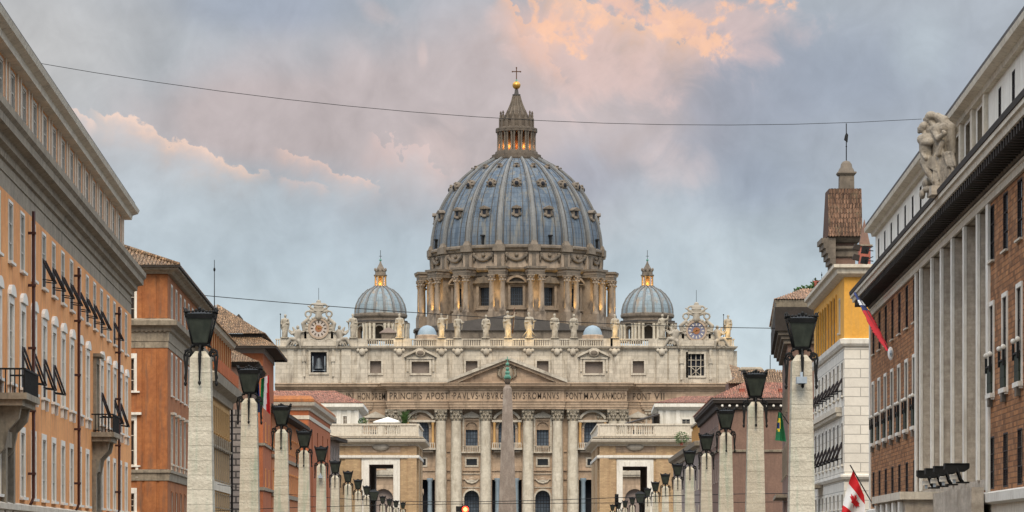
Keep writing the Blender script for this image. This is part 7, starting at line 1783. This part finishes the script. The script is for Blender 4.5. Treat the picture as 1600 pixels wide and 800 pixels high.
def flags():
    # Italian tricolour and European flag hanging side by side
    D = 318.; a, b = W(404, 594, D), W(423, 585.5, D)
    R = root('italian_flag', a, 'limp green, white and red flag hanging behind the second left lamp', 'flag'); pole(R, [W(400, 598, 322), W(409, 583.5, D)], .06)
    cloth('cloth', R, lerp_quad((408, 592), (420, 586), (406, 632), (422.5, 648), 16, 16, D, .14, 1.6), lambda i, j: 'cloth_green' if j + i * .15 < 6 else ('cloth_white' if j + i * .22 < 11.5 else 'cloth_red'))
    R = root('blue_flag', W(402, 600, D), 'limp dark blue flag hanging just left of the green, white and red one', 'flag'); pole(R, [W(398, 603, 322), W(403, 596, D - 1)], .06)
    cloth('cloth', R, lerp_quad((398, 601), (405, 599), (396, 646), (407, 644), 12, 12, D - 1.5, .2, 2), lambda i, j: 'cloth_blue')
    # green, yellow and blue flag
    D = 257.; R = root('brazilian_flag', W(1228, 650, D), 'limp green flag with yellow and blue, hanging left of the nearest right lamp post', 'flag'); pole(R, [W(1232, 662, 259), W(1218, 641, D)], .05)
    def bz(i, j):
        v = i / 18; u = j / 9
        if .22 < v < .68 and abs(u - .36 + v * .15) < .27 * (1 - abs(v - .42) / .28 * .6): return 'cloth_blue' if abs(v - .47) < .09 and u < .38 else 'cloth_yellow'
        return 'cloth_dark_green'
    cloth('cloth', R, lerp_quad((1216, 643), (1221, 646), (1211.5, 688), (1228, 690), 20, 11, D, .25, 1.6), bz)
    # maple-leaf flag
    D = 150.; R = root('canadian_flag', W(1374, 806, 176), 'red and white maple-leaf flag on a slanted pole, lower right', 'flag'); pole(R, [W(1374, 806, 176), W(1328.5, 727, 147)], .035)
    n, m = 22, 26; tl, tr, bl, br = (1333, 735), (1350, 773), (1314, 806), (1343, 826)
    rows = []
    for i in range(n):
        r = []
        for j in range(m):
            u, v = j / (m - 1), i / (n - 1); px = (tl[0] * (1 - u) + tr[0] * u) * (1 - v) + (bl[0] * (1 - u) + br[0] * u) * v; py = (tl[1] * (1 - u) + tr[1] * u) * (1 - v) + (bl[1] * (1 - u) + br[1] * u) * v
            px += 3.0 * sin(pi * v) * (u - .3) * 2; p = W(px, py, D); p.y += .22 * sin(u * 9 + v * 3.5) * (.3 + v); r.append(p)
        rows.append(r)
    # hoist runs along the pole (u); fly hangs down (v)
    cloth('cloth', R, rows, lambda i, j: 'cloth_red' if i < n * .25 or i > n * .72 else 'cloth_white', .012)
    leaf = [(0, -1), (.09, -.45), (.55, -.52), (.42, -.32), (.85, .02), (.66, .1), (.75, .42), (.42, .34), (.38, .48), (.18, .25), (.26, .75), (.1, .66), (0, 1)]
    leaf = leaf + [(-x, y) for x, y in leaf[-2:0:-1]]
    def on(u, v, off):
        i, j = v * (n - 1), u * (m - 1); i0, j0 = min(int(i), n - 2), min(int(j), m - 2); a, b = i - i0, j - j0
        p = (rows[i0][j0] * (1 - b) + rows[i0][j0 + 1] * b) * (1 - a) + (rows[i0 + 1][j0] * (1 - b) + rows[i0 + 1][j0 + 1] * b) * a; return p + Vector((0, off, 0))
    q = MB(); ctr = (.47, .49)
    for i in range(len(leaf)):
        a, b = leaf[i], leaf[(i + 1) % len(leaf)]
        for s in range(5):
            t0, t1 = s / 5, (s + 1) / 5
            f = lambda p, t: on(ctr[0] + p[0] * t * .33 , ctr[1] - p[1] * t * .185, -.035)
            q.add([f(a, t0), f(a, t1), f(b, t1), f(b, t0)], [(0, 1, 2, 3)], 'cloth_red')
    q.build('maple_leaf', R)
    # blue, white and red flag rolled along its pole at the cornice end
    D = 180.; R = root('rolled_flag', W(1338, 458, D), 'blue, white and red flag rolled on its pole at the brick palace gutter end', 'flag')
    P0, P1 = W(1337, 457, D), W(1392, 553, 161); pole(R, [P0, P1], .04)
    segs = 22; q = MB(); rr = random.Random(4)
    for k in range(segs):
        t0, t1 = k / segs, (k + 1) / segs; m_ = 'cloth_blue' if t0 < .13 else ('cloth_white' if t0 < .2 else ('cloth_blue' if t0 < .28 else 'cloth_red'))
        if t0 > .93: continue
        w = lambda t: .07 + .17 * sin(pi * min(1, t * .95)) + .02 * sin(t * 40)
        a, b = P0.lerp(P1, t0), P0.lerp(P1, t1); d = (P1 - P0).normalized(); n1 = d.cross(Vector((0, 1, 0))).normalized(); n2 = Vector((0, 1, 0)); vs = []
        for p, t in ((a, t0), (b, t1)):
            for i in range(10):
                th = 2 * pi * i / 10; r = w(t) * (1 if t < .8 else 1.25 - .3 * t) * (1 + .28 * sin(3 * th + t * 7)); vs.append(p + n1 * r * cos(th) * 1.0 - n1 * .06 + n2 * r * sin(th) * .7)
        q.add(vs, [(i, (i + 1) % 10, (i + 1) % 10 + 10, i + 10) for i in range(10)], m_, True)
    q.build('cloth', R)
    q = MB(); c = P1; d = (P1 - P0).normalized(); q.ball(tuple(c - d * .15), .24, 'cloth_white', 7, .75, .4, 1.7); q.ball(tuple(c - d * .15 + Vector((.02, -.09, 0))), .14, 'cam_grey', 6, .7, .4, 1.5); q.build('tip_ornament', R)
flags()

# ================================================================== angel group, floodlights, wall lamps
def angels():
    D = 133.; s_ = D / F; base = W(1466, 296, D) ; H = 118 * s_
    x0 = FR1.x(1470)
    R = root('angel_statue_group', (base.x, base.y, 19.7), 'stone group of two embracing figures, one winged, on the cornice of the brick palace', 'statue')
    # local frame: x right in the picture, y away from camera, z up
    M = Matrix.Translation(base); U = s_
    def p(px, py, y=0.): return ((px - 1466) * U, y - (px - 1462) * U * 1.0, (300 - py) * U)
    def C(a, ra, b, rb): return ('c', p(*a), ra * U, p(*b), rb * U)
    P = []
    # front man (left): head turned left, bare torso, striding legs
    P += [('e', p(1444, 202), (7.2 * U, 7.5 * U, 8.5 * U)), ('e', p(1446, 199), (8 * U, 8.2 * U, 7.2 * U)), C((1437.5, 201, -.05), 1.6, (1437.5, 205, -.05), 1.3), C((1446, 208), 4.2, (1449, 215), 4.8), ('e', p(1439, 207), (3 * U, 4 * U, 3.2 * U)),
          C((1443, 220, -.1), 8.5, (1457, 219, .1), 8.5), C((1449, 222), 11.5, (1449, 246), 9.5), C((1445, 226, -.3), 6.0, (1453, 226, -.3), 6.0), C((1449, 246), 9.5, (1451, 255), 10.5),
          C((1443, 221), 5.2, (1442, 238, -.15), 4.2), C((1442, 238, -.15), 4.2, (1446, 250, -.45), 3.2), ('e', p(1447, 251, -.45), (3 * U, 3 * U, 3.8 * U))]
    P += [C((1447, 256), 8.8, (1452, 274, -.25), 6.2), C((1452, 274, -.25), 6.2, (1463, 296, -.1), 3.6), C((1463, 297, -.1), 3.4, (1457, 300, -.4), 2.6),
          C((1454, 257), 8, (1460, 276, .15), 5.8), C((1460, 276, .15), 5.8, (1452, 297, .3), 3.6)]
    # angel (right): head leaning over, robe, wings down the back
    P += [('e', p(1453, 187, .15), (7.2 * U, 7.5 * U, 8.8 * U)), ('e', p(1456, 183.5, .15), (9 * U, 8.6 * U, 7.4 * U)), C((1446, 187, .1), 1.6, (1446, 190, .1), 1.3), C((1456, 194, .15), 4.6, (1461, 202, .15), 5.4), ('e', p(1449, 194, .12), (3 * U, 4 * U, 3 * U)),
          C((1456, 206, .2), 8, (1474, 206, .2), 8.5), C((1466, 208, .2), 12, (1468, 236, .2), 9.5), C((1468, 236, .2), 9.5, (1471, 262, .15), 11), C((1471, 262, .15), 10.5, (1473, 296, .1), 10.5), C((1466, 262, .0), 7.5, (1464, 296, -.1), 6.5),
          C((1459, 206, 0), 5.6, (1464, 222, -.35), 4.8), C((1464, 222, -.35), 4.6, (1473, 215, -.45), 3.6), ('e', p(1471, 213, -.5), (3.4 * U, 3 * U, 3 * U)), C((1471, 228, -.1), 5, (1464, 247, -.4), 4)]
    for k in range(9):    # wing: long overlapping feathers
        t = k / 8; P.append(C((1468 + 9 * t, 186 + 5 * t, .45), 6.0, (1478 + 11 * t, 252 - 9 * t + 0 * t, .5), 3.6))
    P += [C((1466, 186, .4), 7.5, (1485, 205, .5), 8.5), C((1485, 205, .5), 8.5, (1488, 244, .55), 5)]
    rr = random.Random(8)
    for k in range(26):   # drapery folds
        x = rr.uniform(1462, 1488); y0 = rr.uniform(238, 262); y1 = rr.uniform(280, 300)
        P.append(C((x - 2, y0, rr.uniform(-.35, -.1)), rr.uniform(1.6, 2.8), (x + rr.uniform(-5, 4), y1, rr.uniform(-.45, -.15)), rr.uniform(1.6, 3.2)))
    for k in range(8): P.append(C((1472 + k * 1.8, 246 + (k % 3) * 3, -.35), 2.6, (1476 + k * 1.6, 262 + (k % 2) * 5, -.45), 2.4))
    for k in range(9): x = 1441 + k * 2.3; P.append(C((x, 249 + (k % 2), -.3), 1.8, (x + 3, 262 + k * 1.4, -.38), 1.4))
    P += [C((1448, 299), 5, (1486, 296), 7), ('e', p(1449, 288, .2), (6 * U, .4, 9 * U)), ('e', p(1483, 276, .1), (7 * U, .4, 14 * U)), ('e', p(1444, 305, .2), (5 * U, .4, 8 * U))]
    blob_mesh('figures', P, .03, 'angel_stone', 1, M, R)
    q = MB(); f = Fr((base.x, base.y), (base.x + 1, base.y)); q.box(f, -.45, .95, -.9, .9, 18.95, base.z + .1, 'trav_portal'); q.build('pedestal', R)
angels()
def floodlights():
    f = FR1; z0 = 4.4; k = .60
    for i, (px, lab) in enumerate(((1449, 'leftmost of the four black floodlights on the portal canopy'), (1462, 'second from left of the four black floodlights on the portal canopy'), (1476, 'third from left of the four black floodlights on the portal canopy'), (1493, 'rightmost and largest-looking black floodlight on the portal canopy'))):
        y = -2.0; fs = f.shift(y); x = fs.x(px); b0 = f.p(x, y, z0); R = root('floodlight', b0, lab, 'floodlight', 'floodlights on the portal canopy')
        g = Fr((b0.x, b0.y), (b0.x + 1, b0.y)); zc = z0 + 1.15 * k
        P = lambda l: [(a * k, zc + b * k) for a, b in l]
        q = MB(); q.prism(g, P([(-.85, .26), (-.85, -.12), (-.65, -.3), (.6, -.3), (.95, -.05), (.98, .26)]), -.6 * k, .5 * k, 'iron_black'); q.box(g, -.84 * k, .95 * k, -.66 * k, .56 * k, zc + .262 * k, zc + .34 * k, 'iron_black'); q.build('housing', R)
        q = MB()
        for sg in (-1, 1): q.tube([g.p(.05 * k, (sg * .52 - .05) * k, zc), g.p(.35 * k, (sg * .52 - .05) * k, z0 + .3 * k), g.p(.5 * k, (sg * .52 - .05) * k, z0 + .06)], .05, 'iron_black', 6)
        q.box(g, .1 * k, .95 * k, -.62 * k, .5 * k, z0, z0 + .07, 'iron_black'); q.build('yoke', R)
        q = MB(); q.box(g, -.4 * k, .1 * k, -.2 * k, .2 * k, z0 + .3 * k, z0 + .62 * k, 'stone_white'); q.box(g, -.2 * k, .0, -.1 * k, .1 * k, z0, z0 + .3 * k, 'cam_grey'); q.build('ballast_box', R)
floodlights()
def wall_lamps():
    f = FR1
    for k, (px, y, lab) in enumerate(((1353, 391, 'upper bracketed spotlight sticking out beside the brick palace attic'), (1352, 407, 'lower bracketed spotlight sticking out beside the brick palace attic'))):
        D = 190.; c = W(px, y, D); R = root('spotlight', c, lab, 'spotlight', 'spotlights at the end of the attic'); g = Fr((c.x, c.y), (c.x + 1, c.y))
        q = MB(); q.tube([W(1364, y + 1, D - 3), W(px, y, D)], .04, 'iron_black'); q.tube([W(1364, y - 6, D - 3), W(px, y, D)], .03, 'iron_black'); q.build('bracket', R)
        q = MB(); q.prism(g, [(-.35, c.z - .2), (.15, c.z - .26), (.25, c.z + .22), (-.25, c.z + .28)], -.25, .25, 'iron_black'); q.build('head', R)
        q = MB(); q.prism(g, [(-.95, c.z + .1), (-.45, c.z - .05), (-.4, c.z + .35), (-.8, c.z + .45)], -.2, .2, 'eave_dark'); q.build('second_head', R)
wall_lamps()
# aerials
def aerial(px, y0, y1, D, lab, r=.04, z0=None):
    a, b = W(px, y0, D), W(px, y1, D); q = MB(); q.tube([a, b], r, 'iron_black', 5, r1=r * .6); q.ball(tuple(a.lerp(b, .12)), r * 2.4, 'iron_black', 4); q.ball(tuple(a.lerp(b, .85)), r * 2., 'iron_black', 4, 1, 1, 2); tag(q.build('aerial'), lab, 'aerial')
aerial(335, 507, 406, 262, 'tall thin aerial on the loggia palace roof, right of the nearest left lamp', .055)
aerial(1284, 455, 425, 228, 'short slanting aerial among plants at the yellow palace roof edge', .03)
